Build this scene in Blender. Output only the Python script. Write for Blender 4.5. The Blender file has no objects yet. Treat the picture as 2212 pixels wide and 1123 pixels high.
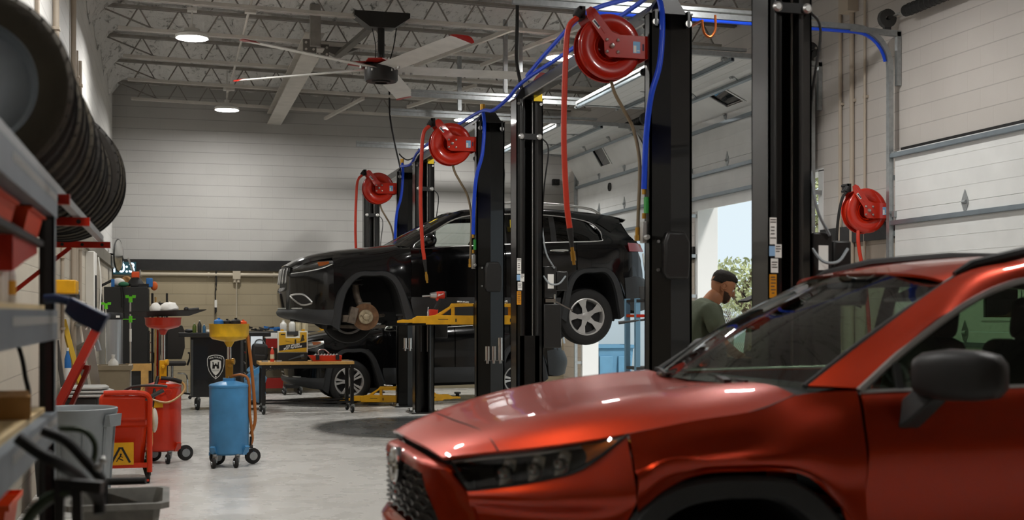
import bpy, bmesh, math, random
from mathutils import Vector as V, Matrix

scene = bpy.context.scene
COL = scene.collection
rnd = random.Random(11)

# ---------------------------------------------------------------- camera, sky, exposure
FPX, HORIZON, CAM_H = 2700.0, 679.0, 1.45          # focal length in pixels of the 2212 x 1123 frame
YAW = math.atan(734 / 2700)
SY, CY = math.sin(YAW), math.cos(YAW)
cam_data = bpy.data.cameras.new('camera')
cam = bpy.data.objects.new('camera', cam_data)
COL.objects.link(cam)
cam.location = (0, 0, CAM_H)
cam.rotation_euler = (math.pi / 2, 0, -YAW)
cam_data.sensor_width = 36
cam_data.lens = FPX / 2212 * 36
cam_data.shift_y = (HORIZON - 561.5) / 2212
cam_data.clip_start = 0.05
cam_data.clip_end = 300
cam_data.dof.use_dof = True
cam_data.dof.focus_distance = 14.5
cam_data.dof.aperture_fstop = 2.6
scene.camera = cam

world = bpy.data.worlds.new('overcast_sky')
scene.world = world
world.use_nodes = True
wn = world.node_tree.nodes
wn['Background'].inputs[0].default_value = (0.80, 0.93, 1.0, 1)
wn['Background'].inputs[1].default_value = 1.05

sun_data = bpy.data.lights.new('sun', 'SUN')
sun_data.energy = 3.0
sun_data.angle = math.radians(6)
sun_data.color = (1.0, 0.97, 0.92)
sun = bpy.data.objects.new('sun', sun_data)
COL.objects.link(sun)
sun.rotation_euler = V((-.30, .62, -.72)).to_track_quat('-Z', 'Y').to_euler()      # high over the yard, slanting along the building

vs = scene.view_settings
vs.view_transform = 'Standard'
vs.look = 'None'
vs.gamma = 1
vs.use_curve_mapping = False
vs.exposure = -0.12
LAMP_STRENGTH = 285.0                                 # glow of each high-bay lamp diffuser

# ---------------------------------------------------------------- helpers
def lin(c):
    return tuple((v / 12.92 if v <= 0.04045 else ((v + 0.055) / 1.055) ** 2.4) for v in c)

def hexc(h):
    h = h.lstrip('#')
    return lin(tuple(int(h[i:i + 2], 16) / 255 for i in (0, 2, 4)))

MATS = {}
def mat(name, color, rough=0.5, metal=0.0, noise=0.0, nscale=6.0, bump=0.0, bscale=40.0, coat=0.0,
        trans=0.0, ior=1.45, emit=None, estr=0.0, spec=0.5, alpha=1.0):
    if name in MATS: return MATS[name]
    m = bpy.data.materials.new(name)
    m.use_nodes = True
    nt = m.node_tree
    b = nt.nodes['Principled BSDF']
    col = hexc(color) if isinstance(color, str) else color
    b.inputs['Base Color'].default_value = (*col, 1)
    b.inputs['Roughness'].default_value = rough
    b.inputs['Metallic'].default_value = metal
    b.inputs['Coat Weight'].default_value = coat
    b.inputs['Coat Roughness'].default_value = 0.04
    b.inputs['Transmission Weight'].default_value = trans
    b.inputs['IOR'].default_value = ior
    b.inputs['Specular IOR Level'].default_value = spec
    b.inputs['Alpha'].default_value = alpha
    if emit:
        b.inputs['Emission Color'].default_value = (*(hexc(emit) if isinstance(emit, str) else emit), 1)
        b.inputs['Emission Strength'].default_value = estr
    tc = None
    if noise or bump:
        tc = nt.nodes.new('ShaderNodeTexCoord')
    if noise:
        n = nt.nodes.new('ShaderNodeTexNoise'); n.inputs['Scale'].default_value = nscale; n.inputs['Detail'].default_value = 5
        nt.links.new(tc.outputs['Object'], n.inputs['Vector'])
        mp = nt.nodes.new('ShaderNodeMapRange'); mp.inputs[1].default_value = 0.3; mp.inputs[2].default_value = 0.7
        mp.inputs[3].default_value = 1 - noise; mp.inputs[4].default_value = 1 + noise * 0.5
        nt.links.new(n.outputs['Fac'], mp.inputs[0])
        mx = nt.nodes.new('ShaderNodeMix'); mx.data_type = 'RGBA'; mx.blend_type = 'MULTIPLY'; mx.inputs[0].default_value = 1
        mx.inputs[6].default_value = (*col, 1)
        nt.links.new(mp.outputs[0], mx.inputs[7])
        nt.links.new(mx.outputs[2], b.inputs['Base Color'])
    if bump:
        n2 = nt.nodes.new('ShaderNodeTexNoise'); n2.inputs['Scale'].default_value = bscale; n2.inputs['Detail'].default_value = 4
        nt.links.new(tc.outputs['Object'], n2.inputs['Vector'])
        bp = nt.nodes.new('ShaderNodeBump'); bp.inputs['Strength'].default_value = bump; bp.inputs['Distance'].default_value = 0.01
        nt.links.new(n2.outputs['Fac'], bp.inputs['Height'])
        nt.links.new(bp.outputs[0], b.inputs['Normal'])
    MATS[name] = m
    return m

def glass(name, tint, rough=0.0, mix=0.1):
    """thin window glass: tinted see-through plus mirror-like fresnel reflection"""
    if name in MATS: return MATS[name]
    m = bpy.data.materials.new(name); m.use_nodes = True
    nt = m.node_tree; nt.nodes.clear()
    out = nt.nodes.new('ShaderNodeOutputMaterial')
    tr = nt.nodes.new('ShaderNodeBsdfTransparent'); tr.inputs[0].default_value = (*hexc(tint), 1)
    gl = nt.nodes.new('ShaderNodeBsdfGlossy'); gl.inputs['Roughness'].default_value = rough
    fr = nt.nodes.new('ShaderNodeLayerWeight'); fr.inputs[0].default_value = 0.5
    pw = nt.nodes.new('ShaderNodeMath'); pw.operation = 'POWER'; pw.inputs[1].default_value = 3.0
    ad = nt.nodes.new('ShaderNodeMath'); ad.operation = 'MULTIPLY_ADD'; ad.inputs[1].default_value = 0.75; ad.inputs[2].default_value = mix
    mx = nt.nodes.new('ShaderNodeMixShader')
    nt.links.new(fr.outputs['Facing'], pw.inputs[0]); nt.links.new(pw.outputs[0], ad.inputs[0])
    nt.links.new(ad.outputs[0], mx.inputs[0]); nt.links.new(tr.outputs[0], mx.inputs[1]); nt.links.new(gl.outputs[0], mx.inputs[2])
    nt.links.new(mx.outputs[0], out.inputs[0])
    MATS[name] = m
    return m

def ray(px, py):
    l = (px - 1106) / FPX
    return V((SY + CY * l, CY - SY * l, -(py - HORIZON) / FPX))
def at(px, py, Y):                                   # the place on the plane at depth Y that the photo shows at (px, py)
    r = ray(px, py); return V((0, 0, CAM_H)) + r * (Y / r.y)
def at_x(px, py, X):
    r = ray(px, py); return V((0, 0, CAM_H)) + r * (X / r.x)
def at_d(px, py, d): return V((0, 0, CAM_H)) + ray(px, py) * d
def at_z(px, py, z=0.0):
    r = ray(px, py); return V((0, 0, CAM_H)) + r * ((z - CAM_H) / r.z)

def catmull(pts, n, closed=False):
    pts = [V(p) for p in pts]; out = []
    N = len(pts)
    segs = N if closed else N - 1
    for i in range(segs):
        p1, p2 = pts[i], pts[(i + 1) % N]
        p0 = pts[i - 1] if (i > 0 or closed) else p1 * 2 - p2
        p3 = pts[(i + 2) % N] if (i + 2 < N or closed) else p2 * 2 - p1
        for k in range(n):
            t = k / n
            out.append(0.5 * ((2 * p1) + (p2 - p0) * t + (2 * p0 - 5 * p1 + 4 * p2 - p3) * t * t + (3 * p1 - p0 - 3 * p2 + p3) * t ** 3))
    if not closed: out.append(pts[-1])
    return out

class MB:
    def __init__(s): s.bm = bmesh.new()
    def face(s, pts):
        try: return s.bm.faces.new([s.bm.verts.new(p) for p in pts])
        except ValueError: pass
    def box(s, x0, y0, z0, x1, y1, z1):
        v = [s.bm.verts.new(p) for p in ((x0, y0, z0), (x1, y0, z0), (x1, y1, z0), (x0, y1, z0), (x0, y0, z1), (x1, y0, z1), (x1, y1, z1), (x0, y1, z1))]
        for f in ((0, 3, 2, 1), (4, 5, 6, 7), (0, 1, 5, 4), (1, 2, 6, 5), (2, 3, 7, 6), (3, 0, 4, 7)):
            s.bm.faces.new([v[i] for i in f])
        return s
    def cbox(s, c, size, rot=None):
        c = V(c); h = V(size) / 2
        M = rot.to_matrix() if hasattr(rot, 'to_matrix') else (rot or Matrix.Identity(3))
        v = [s.bm.verts.new(c + M @ V((h.x * a, h.y * b, h.z * d))) for a, b, d in ((-1, -1, -1), (1, -1, -1), (1, 1, -1), (-1, 1, -1), (-1, -1, 1), (1, -1, 1), (1, 1, 1), (-1, 1, 1))]
        for f in ((0, 3, 2, 1), (4, 5, 6, 7), (0, 1, 5, 4), (1, 2, 6, 5), (2, 3, 7, 6), (3, 0, 4, 7)):
            s.bm.faces.new([v[i] for i in f])
        return s
    def bar(s, p, q, w, h, up=(0, 0, 1)):
        p, q = V(p), V(q); d = (q - p); L = d.length
        if L < 1e-6: return s
        d.normalize(); up = V(up)
        if abs(d.dot(up)) > 0.99: up = V((1, 0, 0))
        x = d.cross(up).normalized(); z = x.cross(d)
        M = Matrix((x, d, z)).transposed()
        return s.cbox((p + q) / 2, (w, L, h), M)
    def ring(s, c, ax, r, n, ref=None):
        ax = V(ax).normalized(); ref = V(ref) if ref else (V((0, 0, 1)) if abs(ax.z) < 0.9 else V((1, 0, 0)))
        x = ref.cross(ax).normalized(); y = ax.cross(x)
        return [V(c) + x * (r * math.cos(2 * math.pi * i / n)) + y * (r * math.sin(2 * math.pi * i / n)) for i in range(n)]
    def loft(s, rings, cap=True, closed=True):
        vs = [[s.bm.verts.new(p) for p in r] for r in rings]
        n = len(vs[0])
        for a, b in zip(vs, vs[1:]):
            for i in range(n if closed else n - 1):
                j = (i + 1) % n
                try: s.bm.faces.new((a[i], a[j], b[j], b[i]))
                except ValueError: pass
        if cap and closed:
            for r in (vs[0][::-1], vs[-1]):
                try: s.bm.faces.new(r)
                except ValueError: pass
        return s
    def cyl(s, p, q, r, r2=None, n=16, cap=True):
        p, q = V(p), V(q); ax = q - p
        return s.loft([s.ring(p, ax, r, n), s.ring(q, ax, r if r2 is None else r2, n)], cap)
    def tube(s, pts, r, n=8, smooth=0, closed=False):
        if smooth: pts = catmull(pts, smooth, closed)
        pts = [V(p) for p in pts]; rings = []; N = len(pts)
        x = None
        for i, p in enumerate(pts):
            t = (pts[(i + 1) % N] - pts[i - 1]) if (closed or 0 < i < N - 1) else (pts[1] - pts[0] if i == 0 else pts[-1] - pts[-2])
            t.normalize()
            if x is None:
                x = t.cross(V((0, 0, 1))) if abs(t.z) < 0.9 else t.cross(V((1, 0, 0)))
            x = (x - t * x.dot(t)).normalized(); y = t.cross(x)
            rr = r[i] if isinstance(r, (list, tuple)) else r
            rings.append([p + x * (rr * math.cos(2 * math.pi * k / n)) + y * (rr * math.sin(2 * math.pi * k / n)) for k in range(n)])
        if closed: rings.append(rings[0])
        return s.loft(rings, not closed)
    def lathe(s, prof, c=(0, 0, 0), ax=(0, 0, 1), n=24, cap=False):
        """prof: (radius, height along axis)"""
        ax = V(ax).normalized()
        return s.loft([s.ring(V(c) + ax * h, ax, max(r, 1e-4), n) for r, h in prof], cap)
    def prism(s, poly, f, d0, d1):
        """poly of 2-d points, f(a, b, d) -> 3-d point"""
        a = [s.bm.verts.new(f(p[0], p[1], d0)) for p in poly]; b = [s.bm.verts.new(f(p[0], p[1], d1)) for p in poly]
        n = len(poly)
        s.bm.faces.new(a[::-1]); s.bm.faces.new(b)
        for i in range(n): s.bm.faces.new((a[i], a[(i + 1) % n], b[(i + 1) % n], b[i]))
        return s
    def grid(s, rows):
        vs = [[s.bm.verts.new(p) for p in r] for r in rows]
        for a, b in zip(vs, vs[1:]):
            for i in range(len(a) - 1):
                try: s.bm.faces.new((a[i], a[i + 1], b[i + 1], b[i]))
                except ValueError: pass
        return s
    def patch(s, rows, nu=4, nv=4, mirror=None):
        """smooth surface through rows of control points; mirror: function mapping a point to its twin"""
        rr = [catmull(r, nu) for r in rows]
        cols = [catmull([r[i] for r in rr], nv) for i in range(len(rr[0]))]
        g = [[cols[i][j] for i in range(len(cols))] for j in range(len(cols[0]))]
        s.grid(g)
        if mirror: s.grid([[mirror(p) for p in r] for r in g])
        return s
    def sphere(s, c, r, nu=16, nv=10, sc=(1, 1, 1), rot=None):
        rings = []
        for j in range(nv + 1):
            t = math.pi * j / nv; rr = max(math.sin(t), 1e-3)
            ring = [V((rr * math.cos(2 * math.pi * i / nu) * sc[0], rr * math.sin(2 * math.pi * i / nu) * sc[1], math.cos(t) * sc[2])) * r for i in range(nu)]
            rings.append([V(c) + (rot @ p if rot else p) for p in ring])
        return s.loft(rings)
    def done(s, name, material, parent=None, bevel=0.0, bseg=2, thick=0.0, sharp=38, subsurf=0, flat=False, off=-1):
        bm = s.bm
        bmesh.ops.remove_doubles(bm, verts=bm.verts, dist=1e-5)
        bmesh.ops.recalc_face_normals(bm, faces=bm.faces)
        o = None
        org = world_loc(parent) if parent else V((0, 0, 0))
        if parent:
            for v in bm.verts: v.co -= org
        else:
            lo = V((min(v.co[i] for v in bm.verts) for i in range(3))); hi = V((max(v.co[i] for v in bm.verts) for i in range(3)))
            org = V(((lo.x + hi.x) / 2, (lo.y + hi.y) / 2, lo.z))
            for v in bm.verts: v.co -= org
        if not flat:
            lim = math.radians(sharp)
            for f in bm.faces: f.smooth = True
            for e in bm.edges:
                if len(e.link_faces) == 2 and e.calc_face_angle(0) > lim: e.smooth = False
        me = bpy.data.meshes.new(name); bm.to_mesh(me); bm.free()
        me.materials.append(material)
        o = bpy.data.objects.new(name, me); COL.objects.link(o)
        if parent: o.parent = parent
        else: o.location = org
        if thick:
            md = o.modifiers.new('thick', 'SOLIDIFY'); md.thickness = thick; md.offset = off
            md = o.modifiers.new('split', 'EDGE_SPLIT'); md.split_angle = math.radians(50)
        if bevel:
            md = o.modifiers.new('bevel', 'BEVEL'); md.width = bevel; md.segments = bseg; md.limit_method = 'ANGLE'; md.angle_limit = math.radians(35)
        if subsurf:
            md = o.modifiers.new('sub', 'SUBSURF'); md.levels = subsurf; md.render_levels = subsurf
        return o

def world_loc(o):
    p = V(o.location)
    while o.parent: o = o.parent; p += V(o.location)
    return p

def tag(o, label, cat, group=None, kind=None):
    if label: o['label'] = label
    if cat: o['category'] = cat
    if group: o['group'] = group
    if kind: o['kind'] = kind
    return o

def thing(name, label, cat, loc=(0, 0, 0), group=None, kind=None):
    o = bpy.data.objects.new(name, None); COL.objects.link(o)
    o.empty_display_size = 0.1; o.location = loc
    return tag(o, label, cat, group, kind)

def struct(o, label=None):
    o['kind'] = 'structure'
    if label: o['label'] = label
    return o

def kids(o): return [c for c in list(COL.objects) if c.parent == o]
def dup(root, loc, label=None, rotz=0.0, scale=None):
    r = root.copy(); COL.objects.link(r); r.location = loc; r.rotation_euler = (0, 0, rotz)
    if scale: r.scale = scale
    if label: r['label'] = label
    for ch in kids(root):
        c = ch.copy(); COL.objects.link(c); c.parent = r
        for g in kids(ch):
            d = g.copy(); COL.objects.link(d); d.parent = c
    return r

def text_mb(body, size, place, depth=0.0015, bold=False, spacing=1.0, shear=0.0):
    """lettering as a mesh; place(x, y, d) -> world point"""
    cu = bpy.data.curves.new('t', 'FONT'); cu.body = body; cu.size = size; cu.align_x = 'CENTER'; cu.align_y = 'CENTER'
    cu.extrude = depth; cu.space_character = spacing; cu.shear = shear
    if bold: cu.offset = size * 0.018
    ob = bpy.data.objects.new('t', cu); COL.objects.link(ob)
    dg = bpy.context.evaluated_depsgraph_get()
    me = bpy.data.meshes.new_from_object(ob.evaluated_get(dg))
    bpy.data.objects.remove(ob); bpy.data.curves.remove(cu)
    mb = MB(); mb.bm.from_mesh(me); bpy.data.meshes.remove(me)
    for v in mb.bm.verts: v.co = V(place(*v.co))
    return mb
# ================================================================ materials of the building
def block_wall(name, axis, upper, lower, split, joint_dark=0.72, mortar=0.006):
    m = bpy.data.materials.new(name); m.use_nodes = True
    nt = m.node_tree; N = nt.nodes; L = nt.links; b = N['Principled BSDF']
    b.inputs['Roughness'].default_value = 0.62
    geo = N.new('ShaderNodeNewGeometry'); sep = N.new('ShaderNodeSeparateXYZ'); L.new(geo.outputs['Position'], sep.inputs[0])
    cmb = N.new('ShaderNodeCombineXYZ'); L.new(sep.outputs[0 if axis == 'x' else 1], cmb.inputs[0]); L.new(sep.outputs[2], cmb.inputs[1])
    br = N.new('ShaderNodeTexBrick'); br.inputs['Scale'].default_value = 1; br.inputs['Brick Width'].default_value = 0.406
    br.inputs['Row Height'].default_value = 0.203; br.inputs['Mortar Size'].default_value = mortar; br.inputs['Mortar Smooth'].default_value = 0.4
    br.inputs['Color1'].default_value = (1, 1, 1, 1); br.inputs['Color2'].default_value = (0.98, 0.98, 0.975, 1); br.inputs['Mortar'].default_value = (.95, .945, .94, 1)
    L.new(cmb.outputs[0], br.inputs['Vector'])
    # bed joints stay dark, upright joints are filled with paint
    dv = N.new('ShaderNodeMath'); dv.operation = 'DIVIDE'; dv.inputs[1].default_value = 0.203; L.new(sep.outputs[2], dv.inputs[0])
    fr = N.new('ShaderNodeMath'); fr.operation = 'FRACT'; L.new(dv.outputs[0], fr.inputs[0])
    pp = N.new('ShaderNodeMath'); pp.operation = 'PINGPONG'; pp.inputs[1].default_value = 0.5; L.new(fr.outputs[0], pp.inputs[0])
    jm = N.new('ShaderNodeMapRange'); jm.inputs[1].default_value = .012; jm.inputs[2].default_value = .035; jm.inputs[3].default_value = joint_dark - .12; jm.inputs[4].default_value = 1; L.new(pp.outputs[0], jm.inputs[0])
    jn = N.new('ShaderNodeMix'); jn.data_type = 'RGBA'; jn.blend_type = 'MULTIPLY'; jn.inputs[0].default_value = 1; L.new(br.outputs['Color'], jn.inputs[6]); L.new(jm.outputs[0], jn.inputs[7])
    gt = N.new('ShaderNodeMath'); gt.operation = 'GREATER_THAN'; gt.inputs[1].default_value = split; L.new(sep.outputs[2], gt.inputs[0])
    mx = N.new('ShaderNodeMix'); mx.data_type = 'RGBA'; mx.inputs[6].default_value = (*hexc(lower), 1); mx.inputs[7].default_value = (*hexc(upper), 1)
    L.new(gt.outputs[0], mx.inputs[0])
    ml = N.new('ShaderNodeMix'); ml.data_type = 'RGBA'; ml.blend_type = 'MULTIPLY'; ml.inputs[0].default_value = 0.8
    L.new(mx.outputs[2], ml.inputs[6]); L.new(jn.outputs[2], ml.inputs[7])
    nz = N.new('ShaderNodeTexNoise'); nz.inputs['Scale'].default_value = 1.3; nz.inputs['Detail'].default_value = 6; L.new(geo.outputs['Position'], nz.inputs['Vector'])
    mr = N.new('ShaderNodeMapRange'); mr.inputs[1].default_value = .3; mr.inputs[2].default_value = .7; mr.inputs[3].default_value = .93; mr.inputs[4].default_value = 1.03; L.new(nz.outputs['Fac'], mr.inputs[0])
    m2 = N.new('ShaderNodeMix'); m2.data_type = 'RGBA'; m2.blend_type = 'MULTIPLY'; m2.inputs[0].default_value = 1; L.new(ml.outputs[2], m2.inputs[6]); L.new(mr.outputs[0], m2.inputs[7])
    L.new(m2.outputs[2], b.inputs['Base Color'])
    bp = N.new('ShaderNodeBump'); bp.inputs['Strength'].default_value = 0.35; bp.inputs['Distance'].default_value = 0.004; L.new(br.outputs['Fac'], bp.inputs['Height']); bp.invert = True
    n3 = N.new('ShaderNodeTexNoise'); n3.inputs['Scale'].default_value = 60; L.new(geo.outputs['Position'], n3.inputs['Vector'])
    b2 = N.new('ShaderNodeBump'); b2.inputs['Strength'].default_value = 0.15; b2.inputs['Distance'].default_value = 0.004; L.new(n3.outputs['Fac'], b2.inputs['Height']); L.new(bp.outputs[0], b2.inputs['Normal'])
    L.new(b2.outputs[0], b.inputs['Normal'])
    return m

XL, XR, YB, YF = -1.06, 7.6, 24.0, -4.5              # inside faces of the four walls
ROOF0, PITCH = 5.70, 0.02                            # underside of the roof at the left wall, falling to the right
def roof_z(x): return ROOF0 - PITCH * (x - XL)

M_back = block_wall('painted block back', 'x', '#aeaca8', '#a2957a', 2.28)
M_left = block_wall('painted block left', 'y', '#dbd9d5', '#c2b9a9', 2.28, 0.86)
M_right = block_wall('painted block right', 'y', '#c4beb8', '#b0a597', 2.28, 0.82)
M_steel = mat('white painted steel', '#c9c4bc', 0.45, noise=0.12, nscale=5)
M_steel_dim = mat('grey primed steel', '#8b8680', 0.55, noise=0.2, nscale=8)
M_galv = mat('galvanised steel', '#a9adae', 0.38, 0.75, noise=0.15, nscale=20)
M_black = mat('black satin paint', '#1a1918', 0.32, noise=0.15, nscale=12)
M_blackm = mat('black matt plastic', '#1c1b1a', 0.6)
M_rubber = mat('black rubber', '#1b1a19', 0.75, noise=0.2, nscale=30)
M_chrome = mat('bright chrome', '#d8d8d6', 0.16, 1.0)
M_alu = mat('bright aluminium', '#b9b8b5', 0.34, 0.9, noise=0.08)
M_red = mat('red enamel', '#b3210c', 0.33, noise=0.14, nscale=5, coat=0.4)
M_redplast = mat('red plastic', '#b8260f', 0.45)
M_yellow = mat('yellow enamel', '#e0a414', 0.36, noise=0.15, nscale=9)
M_white = mat('white plastic', '#e4e1da', 0.45)
M_paper = mat('white paper', '#e8e6e0', 0.8)
M_blue = mat('blue rubber hose', '#1545c8', 0.35)
M_bluep = mat('blue plastic', '#2b6fb5', 0.45)
M_greyp = mat('grey plastic', '#8b9194', 0.5, noise=0.12, nscale=7)
M_wood = mat('pale birch wood', '#c69a57', 0.5, noise=0.2, nscale=14)
M_orange = mat('orange plastic', '#e2521d', 0.45)
M_green = mat('lime green plastic', '#5ec21e', 0.4)
M_brass = mat('brass', '#b98c3c', 0.32, 0.9)
M_dgrey = mat('dark grey plastic', '#3a3a39', 0.5)
M_brown = mat('tan rubber hose', '#7a6a51', 0.5)

# floor: sealed pale concrete, two darker round patches in the bays
def floor_mat():
    m = bpy.data.materials.new('sealed concrete floor'); m.use_nodes = True
    nt = m.node_tree; N = nt.nodes; L = nt.links; b = N['Principled BSDF']
    geo = N.new('ShaderNodeNewGeometry')
    nz = N.new('ShaderNodeTexNoise'); nz.inputs['Scale'].default_value = 0.6; nz.inputs['Detail'].default_value = 7; nz.inputs['Roughness'].default_value = .62
    L.new(geo.outputs['Position'], nz.inputs['Vector'])
    cr = N.new('ShaderNodeValToRGB'); cr.color_ramp.elements[0].position = .3; cr.color_ramp.elements[1].position = .72
    cr.color_ramp.elements[0].color = (*hexc('#c2c0bb'), 1); cr.color_ramp.elements[1].color = (*hexc('#cdcbc6'), 1)
    L.new(nz.outputs['Fac'], cr.inputs[0]); col = cr.outputs[0]
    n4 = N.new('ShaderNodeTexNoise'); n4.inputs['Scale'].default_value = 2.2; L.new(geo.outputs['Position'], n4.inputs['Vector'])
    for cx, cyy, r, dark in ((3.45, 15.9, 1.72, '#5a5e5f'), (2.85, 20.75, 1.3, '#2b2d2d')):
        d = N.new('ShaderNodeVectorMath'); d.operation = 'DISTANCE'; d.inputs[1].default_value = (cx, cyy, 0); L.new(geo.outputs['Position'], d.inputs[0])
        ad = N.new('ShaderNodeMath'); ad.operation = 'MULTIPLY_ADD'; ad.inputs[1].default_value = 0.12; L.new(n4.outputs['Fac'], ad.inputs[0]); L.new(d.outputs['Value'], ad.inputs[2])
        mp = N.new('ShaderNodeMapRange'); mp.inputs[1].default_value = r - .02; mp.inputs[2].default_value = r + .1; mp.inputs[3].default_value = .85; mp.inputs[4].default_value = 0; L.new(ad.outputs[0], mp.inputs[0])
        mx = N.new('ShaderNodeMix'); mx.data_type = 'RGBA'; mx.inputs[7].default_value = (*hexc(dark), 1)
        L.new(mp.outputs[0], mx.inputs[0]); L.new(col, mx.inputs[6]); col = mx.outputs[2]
    L.new(col, b.inputs['Base Color'])
    n2 = N.new('ShaderNodeTexNoise'); n2.inputs['Scale'].default_value = 3; n2.inputs['Detail'].default_value = 5; L.new(geo.outputs['Position'], n2.inputs['Vector'])
    mr = N.new('ShaderNodeMapRange'); mr.inputs[1].default_value = .3; mr.inputs[2].default_value = .7; mr.inputs[3].default_value = .22; mr.inputs[4].default_value = .34; b.inputs['Specular IOR Level'].default_value = .28; L.new(n2.outputs['Fac'], mr.inputs[0]); L.new(mr.outputs[0], b.inputs['Roughness'])
    bp = N.new('ShaderNodeBump'); bp.inputs['Strength'].default_value = .02; bp.inputs['Distance'].default_value = .02; L.new(nz.outputs['Fac'], bp.inputs['Height']); L.new(bp.outputs[0], b.inputs['Normal'])
    return m

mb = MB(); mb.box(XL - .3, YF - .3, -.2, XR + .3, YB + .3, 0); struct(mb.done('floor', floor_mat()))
mb = MB(); mb.box(XL - .3, YB, 0, XR + .3, YB + .3, 5.9); struct(mb.done('wall_back', M_back))
mb = MB(); mb.box(XL - .3, YF, 0, XL, YB, 5.9); struct(mb.done('wall_left', M_left))
mb = MB(); mb.box(XL - .3, YF - .3, 0, XR + .3, YF, 5.9); struct(mb.done('wall_front', M_back))

DOORS = [(8.25, 11.89), (13.69, 17.33), (19.13, 22.77)]      # openings in the right wall (near to far)
DTOP = 3.2
mb = MB()
edges = [YF] + [e for d in DOORS for e in d] + [YB]
for i in range(0, len(edges), 2): mb.box(XR, edges[i], 0, XR + .3, edges[i + 1], 5.9)
for a, b_ in DOORS: mb.box(XR, a, DTOP, XR + .3, b_, 5.9)
struct(mb.done('wall_right', M_right))

def foam_mat():
    m = bpy.data.materials.new('sprayed insulation'); m.use_nodes = True
    nt = m.node_tree; N = nt.nodes; L = nt.links; b = N['Principled BSDF']; b.inputs['Roughness'].default_value = .9
    geo = N.new('ShaderNodeNewGeometry')
    mp = N.new('ShaderNodeMapping'); mp.inputs['Scale'].default_value = (1.9, .6, 1); L.new(geo.outputs['Position'], mp.inputs[0])
    n1 = N.new('ShaderNodeTexNoise'); n1.inputs['Scale'].default_value = 5.2; n1.inputs['Detail'].default_value = 9; n1.inputs['Roughness'].default_value = .72; n1.inputs['Distortion'].default_value = .8
    L.new(mp.outputs[0], n1.inputs['Vector'])
    cr = N.new('ShaderNodeValToRGB'); e = cr.color_ramp.elements
    e[0].position = .33; e[0].color = (*hexc('#62605c'), 1); e[1].position = .45; e[1].color = (*hexc('#dedcd8'), 1)
    x = e.new(.7); x.color = (*hexc('#e6e4e1'), 1)
    L.new(n1.outputs['Fac'], cr.inputs[0]); L.new(cr.outputs[0], b.inputs['Base Color'])
    bp = N.new('ShaderNodeBump'); bp.inputs['Strength'].default_value = .9; bp.inputs['Distance'].default_value = .08; L.new(n1.outputs['Fac'], bp.inputs['Height']); L.new(bp.outputs[0], b.inputs['Normal'])
    return m
mb = MB()
za, zb = roof_z(XL - .3), roof_z(XR + .3)
nx, ny = 60, 180
rows = []
for j in range(ny + 1):
    y = YF - .3 + (YB + .6 - YF) * j / ny
    rows.append([V((XL - .3 + (XR - XL + .6) * i / nx, y, roof_z(XL - .3 + (XR - XL + .6) * i / nx) + .025 * math.sin(i * 1.9 + j * .7) * math.sin(j * 1.3 + i * .31) + rnd.uniform(-.014, .014))) for i in range(nx + 1)])
mb.grid(rows)
o = struct(mb.done('ceiling', foam_mat(), sharp=180)); md = o.modifiers.new('thick', 'SOLIDIFY'); md.thickness = .2; md.offset = 1 if o.data.polygons[0].normal.z > 0 else -1

# rough foam overspray where roof meets the left wall
mb = MB()
rows = []
for j in range(140):
    y = 3 + j * .15
    w = .22 + .1 * math.sin(j * .9) + rnd.uniform(-.05, .05); h = .3 + .12 * math.sin(j * .53 + 1) + rnd.uniform(-.06, .06)
    rows.append([V((XL + .005, y, roof_z(XL) - h)), V((XL + .05 + w * .2, y, roof_z(XL) - h * .6)), V((XL + .05 + w * .6, y, roof_z(XL) - h * .25)), V((XL + w + .1, y, roof_z(XL) + .01))])
mb.grid(rows); struct(mb.done('trim_1', MATS.get('foam2') or foam_mat(), sharp=180))

# timber guard rails along the walls
mb = MB(); mb.box(XL + .02, YB - .05, 2.265, XR - .02, YB - .001, 2.465)
for i in range(6): mb.cyl((XL + .6 + i * 1.5, YB - .058, 2.41), (XL + .6 + i * 1.5, YB - .05, 2.41), .014); mb.cyl((XL + .6 + i * 1.5, YB - .058, 2.31), (XL + .6 + i * 1.5, YB - .05, 2.31), .014)
M_rail = mat('black painted plank', '#252423', 0.5, noise=.25, nscale=14)
struct(mb.done('trim_2', M_rail))
mb = MB(); mb.box(XL + .001, 11.5, 2.28, XL + .05, YB - .06, 2.47); struct(mb.done('trim_3', mat('weathered grey plank', '#7c776c', .6, noise=.2)))
for n, (a, b_) in enumerate(((11.98, 13.6), (17.42, 19.04), (22.86, YB - .06))):
    mb = MB(); mb.box(XR - .045, a, 2.28, XR - .001, b_, 2.47); struct(mb.done('trim_%d' % (4 + n), M_rail))

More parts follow.
